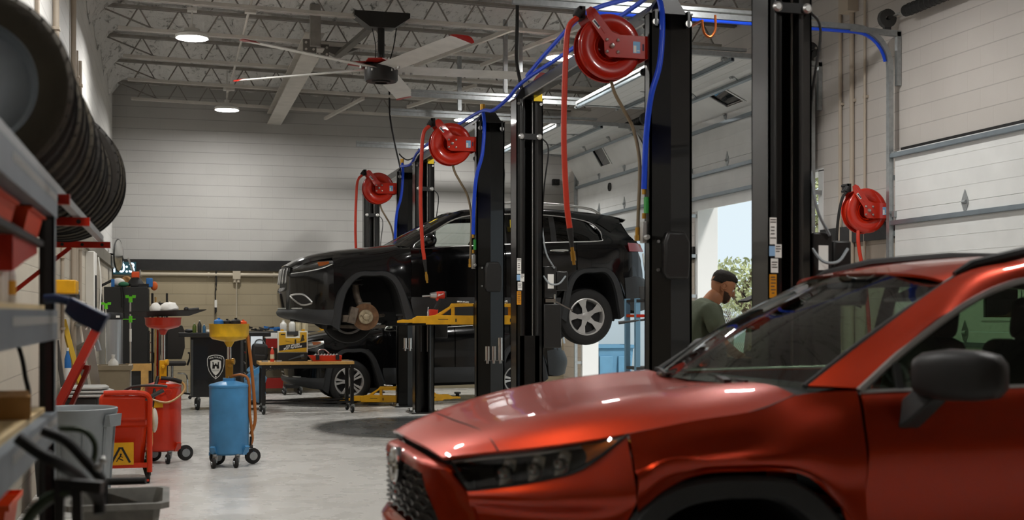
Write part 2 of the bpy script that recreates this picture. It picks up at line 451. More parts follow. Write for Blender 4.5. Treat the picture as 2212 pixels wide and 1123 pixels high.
# ================================================================ roof steel
joist_names = ['nearest the back wall', 'second from the back wall', 'third from the back wall, under the far end of the roof beam', 'fourth from the back wall',
               'carrying the large ceiling fan', 'first one nearer than the fan', 'second one nearer than the fan', 'nearest the camera']
for k, y in enumerate((23.5, 21.58, 19.65, 17.75, 16.0, 14.1, 12.2, 10.3)):
    t = thing('roof_joist', 'white steel bar joist crossing under the roof, ' + joist_names[k], 'roof joist', (3.3, y, 5.2), 'bar joists under the roof', 'structure')
    def lz(x): return 5.34 - PITCH * (x - XL)
    a, b_ = XL + .35, XR - .25
    mb = MB()
    for s in (-1, 1): mb.bar((a, y + s * .028, lz(a)), (b_, y + s * .028, lz(b_)), .03, .045)
    mb.done('lower_chord', M_steel, t)
    mb = MB()
    for s in (-1, 1): mb.bar((XL + .02, y + s * .028, lz(XL) + .3), (XR - .02, y + s * .028, lz(XR) + .3), .03, .04)
    mb.done('upper_chord', M_steel_dim, t)
    mb = MB(); n = 15; w = (b_ - a) / n
    mb.cyl((XL + .03, y, lz(XL) + .3), (a + .5, y, lz(a)), .012, n=6)
    for i in range(n):
        x = a + i * w
        mb.cyl((x + w * .5, y, lz(x) + .3), (x + .1, y, lz(x) + .01), .011, n=6)
        mb.cyl((x + w * .5, y, lz(x) + .3), (x + w - .1, y, lz(x) + .01), .011, n=6)
    mb.done('web', M_steel_dim, t)

# sloping roof beam carrying the joists, ends in a bolted splice
t = thing('roof_beam', 'wide white steel beam running from the back wall under the joists to a bolted end', 'roof beam', (1.86, 20, 5.0), kind='structure')
mb = MB(); mb.box(1.73, 17.0, 5.04, 1.99, YB, 5.06); mb.box(1.85, 17.0, 5.06, 1.87, YB, 5.24); mb.box(1.73, 17.0, 5.24, 1.99, YB, 5.26)
mb.done('beam', M_steel, t)
mb = MB(); mb.box(1.79, 16.9, 5.06, 1.93, 17.0, 5.62); mb.done('hanger', M_steel_dim, t)
mb = MB(); mb.box(1.70, 16.98, 4.98, 1.88, 17.02, 5.16); mb.box(1.92, 17.25, 4.98, 2.08, 17.29, 5.16)
mb.done('splice_plate', mat('plate steel', '#6e6a64', .5), t)
mb = MB()
for dx in (-.05, .05):
    for dz in (-.045, .045): mb.cyl((1.79 + dx, 16.965, 5.07 + dz), (1.79 + dx, 16.985, 5.07 + dz), .016); mb.cyl((2.0 + dx, 17.235, 5.07 + dz), (2.0 + dx, 17.255, 5.07 + dz), .016)
mb.done('bolt', M_steel, t)

# bridging angles and hangers right of the fan
for k, (p, q) in enumerate((((4.35, 15.9, 5.22), (3.45, 18.1, 5.1)), ((5.5, 13.9, 5.2), (4.4, 17.9, 5.12)), ((3.2, 21.6, 5.2), (2.75, 23.4, 5.1)), ((4.75, 19.7, 5.16), (4.0, 21.7, 5.1)))):
    mb = MB(); mb.bar(p, q, .05, .05)
    tag(mb.done('bridging_bar', M_steel), ['pale diagonal bar between the joists just right of the fan blade', 'longest pale diagonal bar between joists above the near lift beam', 'short pale diagonal bar close to the back wall above the work light', 'pale diagonal bar between joists beyond the perforated hangers'][k], 'brace', kind='structure')
for k, (x, y, z0) in enumerate(((4.15, 18.35, 4.52), (4.4, 16.6, 4.5), (4.62, 16.62, 4.5))):
    mb = MB(); mb.bar((x, y, z0), (x, y, 5.5), .06, .02)
    mb.bar((x + .03, y + .03, z0), (x + .03, y + .03, 5.5), .004, .06)
    for i in range(14): mb.cyl((x, y - .016, z0 + .06 + i * .07), (x, y - .0101, z0 + .06 + i * .07), .008, n=8)
    tag(mb.done('perforated_hanger', M_galv), ['perforated steel angle hanging over the third lift, farthest of three', 'left one of the two nearer perforated steel angles hanging from the roof', 'right one of the two nearer perforated steel angles hanging from the roof'][k], 'hanger', 'perforated track hangers', 'structure')

# ================================================================ overhead doors
M_panel = mat('white door panel', '#dfe0de', 0.4, noise=0.06, nscale=3)
M_strut = mat('galvanised strut', '#8f9aa1', 0.35, 0.65, noise=.1)
M_dwin = glass('door window glass', '#3b3c3c', 0.02, 0.06)
TR = 4.52; RAD = 0.42; XD = XR - .09
def door_path(s, z0):
    """point and tangent (x, z) at distance s up the door from its lower edge"""
    z1 = TR - RAD
    if z0 + s <= z1: return V((XD, 0, z0 + s)), V((0, 0, 1))
    s2 = s - (z1 - z0)
    if s2 <= RAD * math.pi / 2:
        t = s2 / RAD; return V((XD - RAD + RAD * math.cos(t), 0, z1 + RAD * math.sin(t))), V((-math.sin(t), 0, math.cos(t)))
    return V((XD - RAD - (s2 - RAD * math.pi / 2), 0, TR)), V((-1, 0, 0))
def garage_door(n, y0, y1, z0, label, win=True, port=None):
    t = thing('door_%d' % n, label, None, (XD, (y0 + y1) / 2, z0), kind='structure')
    H = 0.64; G = .003
    for k in range(5):
        a, _ = door_path(k * H + G, z0); b, _ = door_path((k + 1) * H - G * .3, z0)
        d = (b - a).normalized(); nrm = V((-d.z, 0, d.x)) * (1 if d.z >= 0 else 1)
        if nrm.x > 0.01 or (abs(nrm.x) <= .01 and nrm.z > 0): nrm = -nrm        # faces into the hall / down
        def P(u, v, w): return a + d * (u * (b - a).length) + V((0, y0 + (y1 - y0) * v, 0)) + nrm * w
        mb = MB()
        def slab(u0, u1, v0, v1, w0, w1):
            p = [P(u, v, w) for w in (w0, w1) for u, v in ((u0, v0), (u1, v0), (u1, v1), (u0, v1))]
            vv = [mb.bm.verts.new(q) for q in p]
            for f in ((0, 3, 2, 1), (4, 5, 6, 7), (0, 1, 5, 4), (1, 2, 6, 5), (2, 3, 7, 6), (3, 0, 4, 7)): mb.bm.faces.new([vv[i] for i in f])
        hole = (.44, .58) if (win and k == 2) else None
        holeu = (.22, .78) if hole else None
        if hole:
            slab(0, 1, 0, hole[0], -.03, .01); slab(0, 1, hole[1], 1, -.03, .01); slab(0, holeu[0], hole[0], hole[1], -.03, .01); slab(holeu[1], 1, hole[0], hole[1], -.03, .01)
        else:
            slab(0, 1, 0, 1, -.03, .01)
        for r in (.25, .5, .75):
            if not hole: slab(r - .006, r + .006, .01, .99, .009, .0125)
        pn = mb.done('panel', M_panel, t)
        if hole:
            mb = MB(); slab(holeu[0] - .05, holeu[0], hole[0] - .012, hole[1] + .012, .008, .022); slab(holeu[1], holeu[1] + .05, hole[0] - .012, hole[1] + .012, .008, .022)
            slab(holeu[0], holeu[1], hole[0] - .012, hole[0], .008, .022); slab(holeu[0], holeu[1], hole[1], hole[1] + .012, .008, .022)
            mb.done('window_frame', M_panel, pn)
            mb = MB(); slab(holeu[0], holeu[1], hole[0], hole[1], -.012, -.006); mb.done('pane', M_dwin, pn)
        # strut: a hat section bolted across the panel
        for u in ((.27, .8) if k == 0 else ((.93,) if k == 4 else (.8,))):
            mb = MB(); slab(u - .035, u - .025, -.006, 1.006, .01, .055); slab(u - .03, u + .04, -.006, 1.006, .05, .06); slab(u + .03, u + .04, -.006, 1.006, .01, .055)
            mb.done('strut', M_strut, pn)
        if k < 4:
            for v in (.3, .66):
                mb = MB()
                q = [P(.99 + du, v + dv, .012) for du, dv in ((-.19, 0), (-.03, -.014), (.03, -.014), (.19, 0), (.03, .014), (-.03, .014))]
                q2 = [p + nrm * .008 for p in q]
                mb.loft([q, q2]); mb.cyl(P(.99, v - .008, .022), P(.99, v + .008, .022), .02, n=8)
                mb.done('hinge', M_galv, pn)
        for v in (-.004, 1.004):
            mb = MB(); mb.cyl(P(.98, v, .05), P(.98, v - (.012 if v < .5 else -.012), .05), .02, n=10); slab(.9, 1.0, min(v, .99 if v > .5 else v), max(v, .01 if v < .5 else v), .01, .045)
            mb.done('roller', M_galv, pn)
        if port and k == 1:
            mb = MB(); c = P(.55, port, .012); mb.lathe([(.075, 0), (.075, .02), (.05, .02), (.05, .001)], c, nrm, 20, True)
            mb.lathe([(.05, .012), (.001, .012)], c, nrm, 20); mb.done('exhaust_port', M_blackm, pn)
    # tracks either side
    for y in (y0 - .05, y1 + .05):
        xe = 4.9 if (n == 2 and y < y0) else 3.25
        mb = MB(); pts = []
        top = TR
        for i in range(4): pts.append((XD - .04, y, top - RAD - (top - RAD) * (3 - i) / 3))
        for i in range(1, 9):
            a = math.pi / 2 * i / 8; pts.append((XD - .04 - RAD + RAD * math.cos(a), y, top - RAD + RAD * math.sin(a)))
        pts.append((xe, y, top + .03))
        w = .028; ring = []
        for i, p in enumerate(pts):
            p = V(p); q = V(pts[min(i + 1, len(pts) - 1)]) - V(pts[max(i - 1, 0)]); q.normalize(); nn = V((q.z, 0, -q.x))
            ring.append([p + nn * w * a + V((0, w * b, 0)) for a, b in ((-1, -1), (1, -1), (1, 1), (-1, 1))])
        mb.loft(ring); mb.done('track', M_galv, t)
        mb = MB()
        mb.bar((XR - .62, y, TR - .02), (XR - .01, y, TR - .04), .05, .06); mb.bar((XR - .03, y, TR - .02), (XR - .03, y, TR - .6), .05, .05)
        for z in (.5, 1.1, 1.7, 2.3, 2.9): mb.box(XR - .12, y - .03, z, XR - .005, y + .03, z + .05)
        mb.done('track_bracket', M_galv, t)
        mb = MB(); mb.bar((6.6, y, TR + .075), (xe, y, TR + .085), .04, .035); mb.done('track_angle', M_galv, t)
    # spring shaft above
    mb = MB(); mb.cyl((XR - .16, y0 - .2, TR + .12), (XR - .16, y1 + .2, TR + .12), .016, n=10); mb.done('spring_shaft', M_chrome, t)
    mb = MB(); mb.tube([(XR - .16, y0 + .1, TR + .12), (XR - .16, y1 - .3, TR + .12)], .062, n=16)
    for i in range(40): y = y0 + .12 + i * (y1 - y0 - .44) / 40; mb.lathe([(.063, 0), (.068, .012), (.063, .024)], (XR - .16, y, TR + .12), (0, 1, 0), 14)
    mb.done('torsion_spring', M_blackm, t)
    for y in (y0 - .05, y1 + .06):
        mb = MB(); mb.lathe([(.03, -.03), (.1, -.03), (.1, .03), (.03, .03), (.03, -.03)], (XR - .16, y, TR + .12), (0, 1, 0), 20); mb.box(XR - .2, y - .02, TR - .02, XR - .12, y + .02, TR + .1); mb.done('cable_drum', M_dgrey, t)
    return t
garage_door(1, *DOORS[0], 0.0, 'closed white sectional overhead door at the right edge, beside the wall hose reel')
garage_door(2, *DOORS[1], 2.98, 'raised white sectional overhead door behind the man in the green shirt', port=.3)
garage_door(3, *DOORS[2], 2.72, 'raised white sectional overhead door in the far right corner behind the lifted black car', port=.5)
mb = MB(); mb.box(XR - .03, DOORS[0][0], DTOP + .01, XR - .0125, DOORS[0][1], DTOP + .045); struct(mb.done('trim_13', M_blackm))
# steel jambs
for n, (a, b_) in enumerate(DOORS):
    mb = MB()
    for y in (a, b_): mb.box(XR - .012, y - .1, 0, XR + .31, y + (.012 if y == a else .1), DTOP) if y == a else mb.box(XR - .012, y - .012, 0, XR + .31, y + .1, DTOP)
    mb.box(XR - .012, a - .1, DTOP - .012, XR + .31, b_ + .1, DTOP + .02)
    struct(mb.done('trim_%d' % (10 + n), mat('jamb paint', '#dcdcda', .5)))

# conduits on the right wall between doors 1 and 2
M_cond = mat('painted conduit', '#b7aa99', .5)
for k, (px, r, zt, lab) in enumerate(((1815, .022, 5.45, 'left'), (1840, .028, 4.95, 'middle, with a box on top'), (1868, .016, 5.5, 'right, thinnest'))):
    p = at_x(px, 300, XR - .03)
    mb = MB(); mb.cyl((XR - .03, p.y, 0.0), (XR - .03, p.y, zt), r, n=10)
    if k == 1: mb.box(XR - .14, p.y - .1, zt - .02, XR - .002, p.y + .1, zt + .24)
    for z in (1.0, 2.6, 3.9): mb.box(XR - .035, p.y - r - .02, z, XR - .001, p.y + r + .02, z + .03)
    tag(mb.done('conduit', M_cond), 'painted vertical conduit on the wall by the hose reel, ' + lab, 'conduit', 'three vertical wall conduits', 'structure')

# back wall pipe run, junction box, hanging lead
mb = MB(); mb.cyl((XL + .02, YB - .05, 2.19), (XR - .1, YB - .05, 2.19), .035, n=12)
for i in range(7): mb.box(XL + .5 + i * 1.2, YB - .06, 2.14, XL + .53 + i * 1.2, YB - .001, 2.24)
tag(mb.done('pipe', mat('beige pipe paint', '#b5aa96', .5)), 'beige pipe running along the back wall just below the black plank', 'pipe', kind='structure')
p = at(511, 592, YB - .05)
mb = MB(); mb.box(p.x - .07, YB - .09, 2.11, p.x + .07, YB - .001, 2.26); mb.cyl((p.x, YB - .04, .2), (p.x, YB - .04, 2.11), .014, n=8)
for dx in (-.035, .035): mb.cyl((p.x + dx, YB - .05, 2.05), (p.x + dx, YB - .05, 2.11), .028, n=10)
tag(mb.done('junction_box', mat('beige pipe paint', '#b5aa96')), 'beige junction box with thin conduit down the back wall', 'junction box', kind='structure')
p = at(466, 600, YB - .05)
t = thing('hanging_power_lead', 'short black power lead with white socket hanging from the back wall pipe', 'power lead', (p.x, YB - .06, 1.5))
mb = MB(); mb.tube([(p.x, YB - .07, 2.26), (p.x + .015, YB - .07, 2.05), (p.x - .012, YB - .07, 1.85), (p.x, YB - .07, 1.7)], .011, n=6, smooth=5); mb.tube([(p.x + .02, YB - .07, 2.26), (p.x - .012, YB - .07, 2.1), (p.x + .012, YB - .07, 1.9)], .008, n=6, smooth=5); mb.done('cord', M_blackm, t)
mb = MB(); mb.box(p.x - .022, YB - .095, 1.58, p.x + .022, YB - .045, 1.72); mb.done('socket', M_white, t)
mb = MB(); mb.prism([(-.02, 1.58), (.02, 1.58), (.02, 1.5), (-.02, 1.44)], lambda a, b, d: V((p.x + a, YB - .07 + d, b)), -.015, .015); mb.done('plug', M_blackm, t)

# small camera on the blue-lit back wall
p = at(1202, 393, YB - .1)
mb = MB(); mb.box(p.x - .07, YB - .1, p.z - .06, p.x + .07, YB - .001, p.z + .06); mb.cyl((p.x, YB - .13, p.z), (p.x, YB - .1, p.z), .035)
tag(mb.done('wall_camera', M_blackm, bevel=.006), 'small square black device high on the back wall right of the lift posts', 'wall camera')
# ================================================================ lamps
M_glow = mat('lamp glow', '#ffffff', .5, emit=(1.0, .985, .955), estr=LAMP_STRENGTH)
M_lamp = mat('white lamp housing', '#d8d6d0', .4)
def high_bay(loc, label):
    tail = roof_z(loc[0]) - loc[2] - .165
    t = thing('high_bay_light', label, 'ceiling light', loc, 'round high-bay lights')
    x, y, z = loc
    mb = MB(); mb.lathe([(.2, -.018), (.205, -.018), (.21, .02), (.17, .05), (.1, .06), (.1, .1), (.04, .1), (.04, .16), (.001, .16)], loc, n=36); mb.done('housing', M_lamp, t)
    mb = MB(); mb.lathe([(.2, 0), (.15, -.001), (.001, -.002)], loc, n=36); mb.done('diffuser', M_glow, t)
    mb = MB(); mb.cyl((x, y, z + .15), (x, y, z + .16 + tail), .012, n=8); mb.box(x - .06, y - .06, z + .17 + tail * .3, x + .06, y + .06, z + .21 + tail * .3); mb.done('hanger', M_lamp, t)
    return t
LIGHTS = [((.245, 16.47, 4.99), 'round glowing high-bay light nearest the left wall, left of the ceiling fan'),
          ((.91, 22.1, 4.99), 'round glowing high-bay light hanging close to the back wall, left of the sloping beam'),
          ((5.15, 16.4, 4.99), 'round glowing high-bay light beside the blue hoses right of the fan'),
          ((5.13, 22.1, 4.99), 'round glowing high-bay light low over the second hose reel, near the back wall')]
for l, s in LIGHTS: high_bay(l, s)
for x in (.4, 5.15):
    for y in (10.7, 5.0):
        high_bay((x, y, 4.99), 'round high-bay light above the front of the hall, ' + ('left' if x < 1 else 'right') + ' row, ' + {10.7: 'over the middle bay', 5.0: 'over the red car bay'}[y])

# conduit feeding the left row of lamps
t = thing('light_conduit', 'thin pale conduit with small boxes running to the light near the back wall', 'conduit', (.93, 17, 5.3), kind='structure')
mb = MB(); mb.tube([(.95, 10.5, 5.34), (.95, 21.5, 5.34), (.92, 22.05, 5.28), (.91, 22.1, 5.2)], .018, n=8); mb.done('pipe', M_steel, t)
mb = MB()
for y in (14.1, 16.05, 21.66): mb.box(.88, y - .05, 5.24, 1.02, y + .05, 5.3)
mb.done('box', M_steel, t)

# ================================================================ ceiling fan
M_fanblk = mat('black fan motor', '#1d1b19', .4)
M_blade = mat('brushed aluminium blade', '#efece6', .4, .0, noise=.08)
M_fanred = mat('red fan tip', '#a81c0c', .4)
hub = V((2.6, 16.0, 4.59))
t = thing('ceiling_fan', 'huge five-blade ceiling fan with silver blades and red tips on a black rod', 'ceiling fan', hub)
mb = MB(); mb.cyl(hub + V((0, 0, .1)), (hub.x, hub.y, 5.24), .045, n=16); mb.done('down_rod', M_fanblk, t)
mb = MB(); mb.prism([(-.36, 5.33), (.36, 5.33), (.36, 5.27), (.16, 5.13), (-.16, 5.13), (-.36, 5.27)], lambda a, b, d: V((hub.x + a, hub.y + d, b)), -.11, .11); mb.done('ceiling_mount', M_fanblk, t)
mb = MB(); p0 = V((hub.x - .1, hub.y + .1, 5.18)); q0 = V((hub.x - .32, hub.y + 1.9, 5.14)); mb.bar(p0, q0, .1, .05)
mb.prism([(-.32, 5.33), (.32, 5.33), (.32, 5.26), (0, 5.12), (-.32, 5.26)], lambda a, b, d: V((q0.x + a, q0.y + d, b)), -.08, .08); mb.done('brace', mat('grey brace', '#6a6762', .5), t)
mb = MB(); mb.lathe([(.001, -.14), (.2, -.14), (.215, -.12), (.215, .06), (.12, .1), (.001, .1)], hub, n=32); mb.lathe([(.08, -.155), (.12, -.155), (.12, -.14)], hub, n=24); mb.done('motor', M_fanblk, t)
mb = MB()
for k in range(5):
    a = math.radians(14 + 72 * k + 36) - YAW + 0
    d = V((math.cos(a), math.sin(a), 0)); n = V((-d.y, d.x, 0))
    mb.prism([(.12, -.2), (.42, -.09), (.42, .09), (.12, .2)], lambda u, w, h: hub + d * u + n * w + V((0, 0, h)), .07, .085)
mb.done('hub_plate', M_fanred, t)
mb = MB()
for k in range(5):
    a = math.radians(14 + 72 * k) - YAW
    d = V((math.cos(a), math.sin(a), 0)); n = V((-d.y, d.x, 0)); up = V((0, 0, 1))
    bl = MB()
    prof = [(.14, -.034), (.06, .0), (-.02, .018), (-.14, .016), (-.02, -.002), (.06, -.018)]
    bl.loft([[hub + d * r + n * w + up * (h + .03) for w, h in prof] for r in (.2, 2.08)])
    ob = bl.done('blade', M_blade, t)
    tp = MB(); prof2 = [(w * 1.06, h * 1.25) for w, h in prof]
    tp.loft([[hub + d * r + n * (w * s + o_) + up * (h * s + .03) for w, h in prof2] for r, s, o_ in ((2.07, 1, 0), (2.13, 1, 0), (2.18, .75, .0), (2.22, .3, .02))]); tp.done('tip', M_fanred, ob)
    for r in (.2, .3, .4): mb.cyl(hub + d * r + n * .05 + up * .0, hub + d * r + n * .05 - up * .03, .016, n=8)
mb.done('bolt', M_alu, t)
mb = MB(); mb.tube([(hub.x + .2, hub.y, 5.15), (hub.x + .16, hub.y, 4.9), (hub.x + .1, hub.y, 4.68)], .008, n=6, smooth=4); mb.tube([(hub.x - .12, hub.y, 5.15), (hub.x - .07, hub.y, 4.9), (hub.x - .08, hub.y, 4.68)], .006, n=6, smooth=4); mb.done('safety_cable', M_blackm, t)

# blue line clipped under the track of the closed door, copper hook beside it
ya = DOORS[0][1] + .05
pts = [V((3.9, ya, TR - .03)), V((5.5, ya, TR - .035))]
for i in range(0, 8):
    a = math.pi / 2 * (1 - i / 8) ; pts.append(V((XD - .04 - RAD + (RAD - .05) * math.cos(a), ya, TR - RAD + (RAD - .05) * math.sin(a))))
mb = MB(); mb.tube(pts, .018, n=8); tag(mb.done('air_hose', M_blue), 'blue line clipped under the curved silver track at upper right', 'air hose')
q = at(1545, 60, 10.9); mb = MB(); mb.tube([q + V((.0, 0, .12)), q + V((0, 0, -.02)), q + V((-.05, 0, -.09)), q + V((-.11, 0, -.06)), q + V((-.13, 0, .02)), q + V((-.13, 0, .06))], .012, n=8, smooth=5); mb.bar(q + V((-.13, 0, .06)), q + V((-.13, .95, .08)), .02, .02)
tag(mb.done('hanging_hook', mat('copper', '#a5592b', .35, .8)), 'copper coloured J hook hanging under the door track right of the nearest reel post', 'hook')
# black leads that drop from the roof to the lift beams
a = at(1118, -30, 13.4); b = at(1117, 60, 13.4); c = at(1116, 130, 13.3); d = at(1127, 192, 12.75)
mb = MB(); mb.tube([a, b, c, d], .02, n=8, smooth=6)
tag(mb.done('power_cable', M_blackm), 'thick black cable hanging from the roof onto the top of the middle lift post', 'cable')
pts = [at(841, 190, 21.6), at(843, 255, 21.5), at(855, 320, 21.2), at(864, 360, 20.9), at(866, 390, 20.0)]
mb = MB(); mb.tube(pts, .016, n=8, smooth=6)
e = at(862, 332, 21.1); mb.tube([e, e + V((.06, 0, -.06)), e + V((.16, 0, -.1)), e + V((.3, 0, -.02)), e + V((.34, 0, .1))], .012, n=6, smooth=5)
tag(mb.done('power_cable', M_blackm), 'thin black cable with a loose loop hanging down to the farthest reel post', 'cable')
# ================================================================ two-post lifts
M_liftblk = mat('black lift enamel', '#141312', .3, noise=.25, nscale=3, coat=.25)
M_cover = mat('black cover box', '#1f1e1d', .42)
LH = 3.68                                              # post height
DEEP, WID = .23, .325
def column(t, y, facing):
    """facing +1: open side looks to larger y"""
    mb = MB(); w = (WID if facing > 0 else .285) / 2; th = .012
    yb = y - facing * DEEP / 2; yo = y + facing * DEEP / 2
    def bx(x0, y0, x1, y1, z0=.02, z1=LH): mb.box(min(x0, x1), min(y0, y1), z0, max(x0, x1), max(y0, y1), z1)
    bx(-w, yb, w, yb + facing * th)                               # back plate
    for s in (-1, 1):
        bx(s * w, yb, s * (w - th), yo)                           # sides
        bx(s * w, yo, s * (w - .085), yo - facing * th)           # lips
        bx(s * (w - .085), yo - facing * th, s * (w - .075), yo - facing * .07)
    if facing > 0:
        mb.bm.clear(); n_ = .12
        bx(-w - .005, yb, w + .005, yb + th)
        for s in (-1, 1): bx(s * (w + .005), yb, s * (w - .012), yb + .1); bx(s * (w + .005), yb + .09, s * n_, yb + .1); bx(s * n_, yb + .09, s * (n_ - .012), yo); bx(s * n_, yo, s * .06, yo - .012)
    c = mb.done('column', M_liftblk, t)
    mb = MB(); mb.box(-.22, y - .24, 0, .22, y + .24, .02); bp = mb.done('base_plate', M_liftblk, t)
    mb = MB()
    for sx in (-1, 1):
        for sy in (-1, 1): mb.cyl((sx * .18, y + sy * .2, .02), (sx * .18, y + sy * .2, .06), .018, n=6); mb.cyl((sx * .18, y + sy * .2, .02), (sx * .18, y + sy * .2, .028), .03, n=12)
    mb.done('anchor_bolt', M_alu, bp)
    mb = MB(); mb.box(-w - .01, y - DEEP / 2 - .01, LH, w + .01, y + DEEP / 2 + .01, LH + .012)
    mb.prism([(-w, LH), (w, LH), (w * .45, LH + .13), (-w * .45, LH + .13)], lambda a, b, d: V((a, y + d, b)), -.06, .06)
    for s in (-1, 1): mb.bar((s * w * .8, y - facing * (DEEP / 2 + .012), LH - .1), (s * w * .8, y - facing * (DEEP / 2 + .012), LH + .02), .05, .02)
    hd = mb.done('header', M_liftblk, t)
    mb = MB()
    for s in (-1, 1):
        yy = yb - facing * .012; mb.cyl((s * w * .8, yy, LH - .07), (s * w * .8, yy - facing * .02, LH - .07), .026, n=10)
        mb.cyl((s * .12, yo, LH - .05), (s * .12, yo + facing * .012, LH - .05), .016, n=8)
    mb.done('bolt', M_alu, hd)
    # cables, tie bar across the open face
    mb = MB()
    for s in (-.045, .055): mb.cyl((s, y + facing * .03, .9), (s, y + facing * .03, LH), .009, n=8)
    mb.done('cable', M_alu, t)
    mb = MB(); z = LH - .39; yy = yo + facing * .012
    mb.box(-w + .04, min(yo, yo + facing * .02), z - .03, w - .04, max(yo, yo + facing * .02), z + .03); tb = mb.done('tie_bar', M_liftblk, t)
    mb = MB()
    for s in (-1, 1): mb.lathe([(.001, .022), (.018, .022), (.03, .012), (.03, 0)], (s * (w - .045), yo + facing * .02, z), (0, facing, 0), 16)
    mb.done('knob', M_alu, tb)
    mb = MB(); mb.tube([(w - .02, yo, z), (w + .06, yo, z - .12), (w + .03, yo - facing * .05, z - .5), (w + .01, yo - facing * .1, z - 1.0)], .008, n=6, smooth=5); mb.done('control_cord', M_blackm, t)
    return c

def arm(t, x0, y, z, dx, dy, inward):
    """yellow swing arm: from the carriage at (x0, y) towards (dx, dy)"""
    d = V((dx, dy, 0)); L = d.length; d.normalize(); n = V((-d.y, d.x, 0))
    o = V((x0, y, z))
    f = lambda a, b, h: o + d * a + n * h + V((0, 0, b))
    mb = MB()
    mb.prism([(.0, 0), (L * .62, 0), (L * .62, .095), (L * .5, .115), (.0, .105)], f, -.055, .055)
    mb.prism([(0, .25), (.27, .25), (.29, .215), (.48, .1), (.4, .1), (.26, .205), (0, .215)], f, -.035, .035)
    mb.prism([(.23, .09), (.27, .09), (.27, .23), (.23, .23)], f, -.03, .03)
    mb.prism([(L * .6, .015), (L * .8, .015), (L * .8, .07), (L * .74, .1), (L * .6, .1)], f, -.045, .045)
    mb.prism([(L * .78, .02), (L, .02), (L, .045), (L * .93, .06), (L * .86, .055), (L * .78, .07)], f, -.04, .04)
    a = mb.done('swing_arm', M_yellow, t, bevel=.005)
    mb = MB(); e = o + d * (L * .96); mb.cyl(e + V((0, 0, .04)), e + V((0, 0, .1)), .03, n=14); mb.cyl(e + V((0, 0, .1)), e + V((0, 0, .125)), .055, n=16); mb.done('lift_pad', M_rubber, a)
    mb = MB(); s_ = -1
    for hh in (-.0565, .0565): mb.prism([(.3, .058), (.42, .058), (.42, .066), (.3, .066)], f, hh - .0012, hh + .0012); mb.prism([(.2, .03), (.215, .03), (.215, .07), (.2, .07)], f, hh - .0012, hh + .0012)
    mb.done('slot', M_blackm, a)
    mb = MB()
    for i in range(3): mb.bar(o + d * (.1 + .03 * i) + V((0, 0, .25)), o + d * (.1 + .03 * i) + V((0, 0, .28)), .02, .03)
    mb.cyl(o + d * .06 + V((0, 0, .26)), o + d * .2 + V((0, 0, .27)), .014, n=8); mb.done('arm_lock', M_alu, a)

def carriage(t, y, facing, z):
    mb = MB(); yo = y + facing * DEEP / 2
    mb.box(-.105, min(y - .05 * facing, yo), z, .105, max(y - .05 * facing, yo), z + .85)
    mb.box(-.14, min(yo, yo + facing * .07), z - .02, .14, max(yo, yo + facing * .07), z + .26)
    c = mb.done('carriage', M_liftblk, t)
    for sx in (-1, 1): arm(t, sx * .12, yo + facing * .1, z + .02, sx * (.86 if z != .38 else .13), facing * (.32 if z != .38 else .9), facing)

def adapters(t, x, y, z, n, facing):
    mb = MB(); yb = y - facing * (DEEP / 2 + .045)
    for i in range(n):
        h = .16 if i < 2 else .26
        mb.cyl((x + i * .075, yb, z), (x + i * .075, yb, z + h), .03, n=14); mb.cyl((x + i * .075, yb, z - .04), (x + i * .075, yb, z), .018, n=10)
    mb.box(x - .04, yb - .008, z - .012, x + (n - 1) * .075 + .04, yb + .04, z); mb.done('pad_adapter', M_chrome, t)

def power_unit(t, y, facing):
    x = .1525
    mb = MB(); mb.box(x, y - .12, 1.10, x + .19, y + .06, 1.56); pu = mb.done('oil_tank', M_cover, t, bevel=.012)
    mb = MB(); mb.box(x + .01, y - .09, 1.62, x + .15, y + .05, 1.95); mb.box(x + .15, y - .1, 1.7, x + .27, y + .04, 1.9); mb.box(x - .01, y - .05, 1.55, x + .14, y + .03, 1.63)
    m = mb.done('motor', M_cover, t, bevel=.012)
    mb = MB(); mb.box(x + .05, y - .0915, 1.72, x + .115, y - .09, 1.87); mb.done('rating_label', M_paper, m)
    mb = MB(); mb.tube([(x, y - .1, 1.85), (x + .06, y - .13, 1.77), (x + .16, y - .13, 1.77), (x + .24, y - .105, 1.85)], .01, n=6, smooth=6); mb.tube([(x - .02, y - .1, 2.4), (x + .02, y - .12, 2.1), (x + .12, y - .1, 1.93)], .009, n=6, smooth=5); mb.done('cord', M_greyp, m)
    mb = MB(); mb.box(x + .02, y - .11, 1.575, x + .13, y - .06, 1.61); mb.cyl((x + .12, y - .1, 1.56), (x + .12, y - .1, 1.66), .01); mb.bar((x + .14, y - .1, 1.58), (x + .3, y - .16, 1.49), .014, .014); mb.done('valve', M_chrome, m)

def sticker(t, y, items):
    for z0, z1, x0, x1, m in items:
        mb = MB(); mb.box(x0, y - .0015, z0, x1, y, z1); mb.done('sticker', m, t)

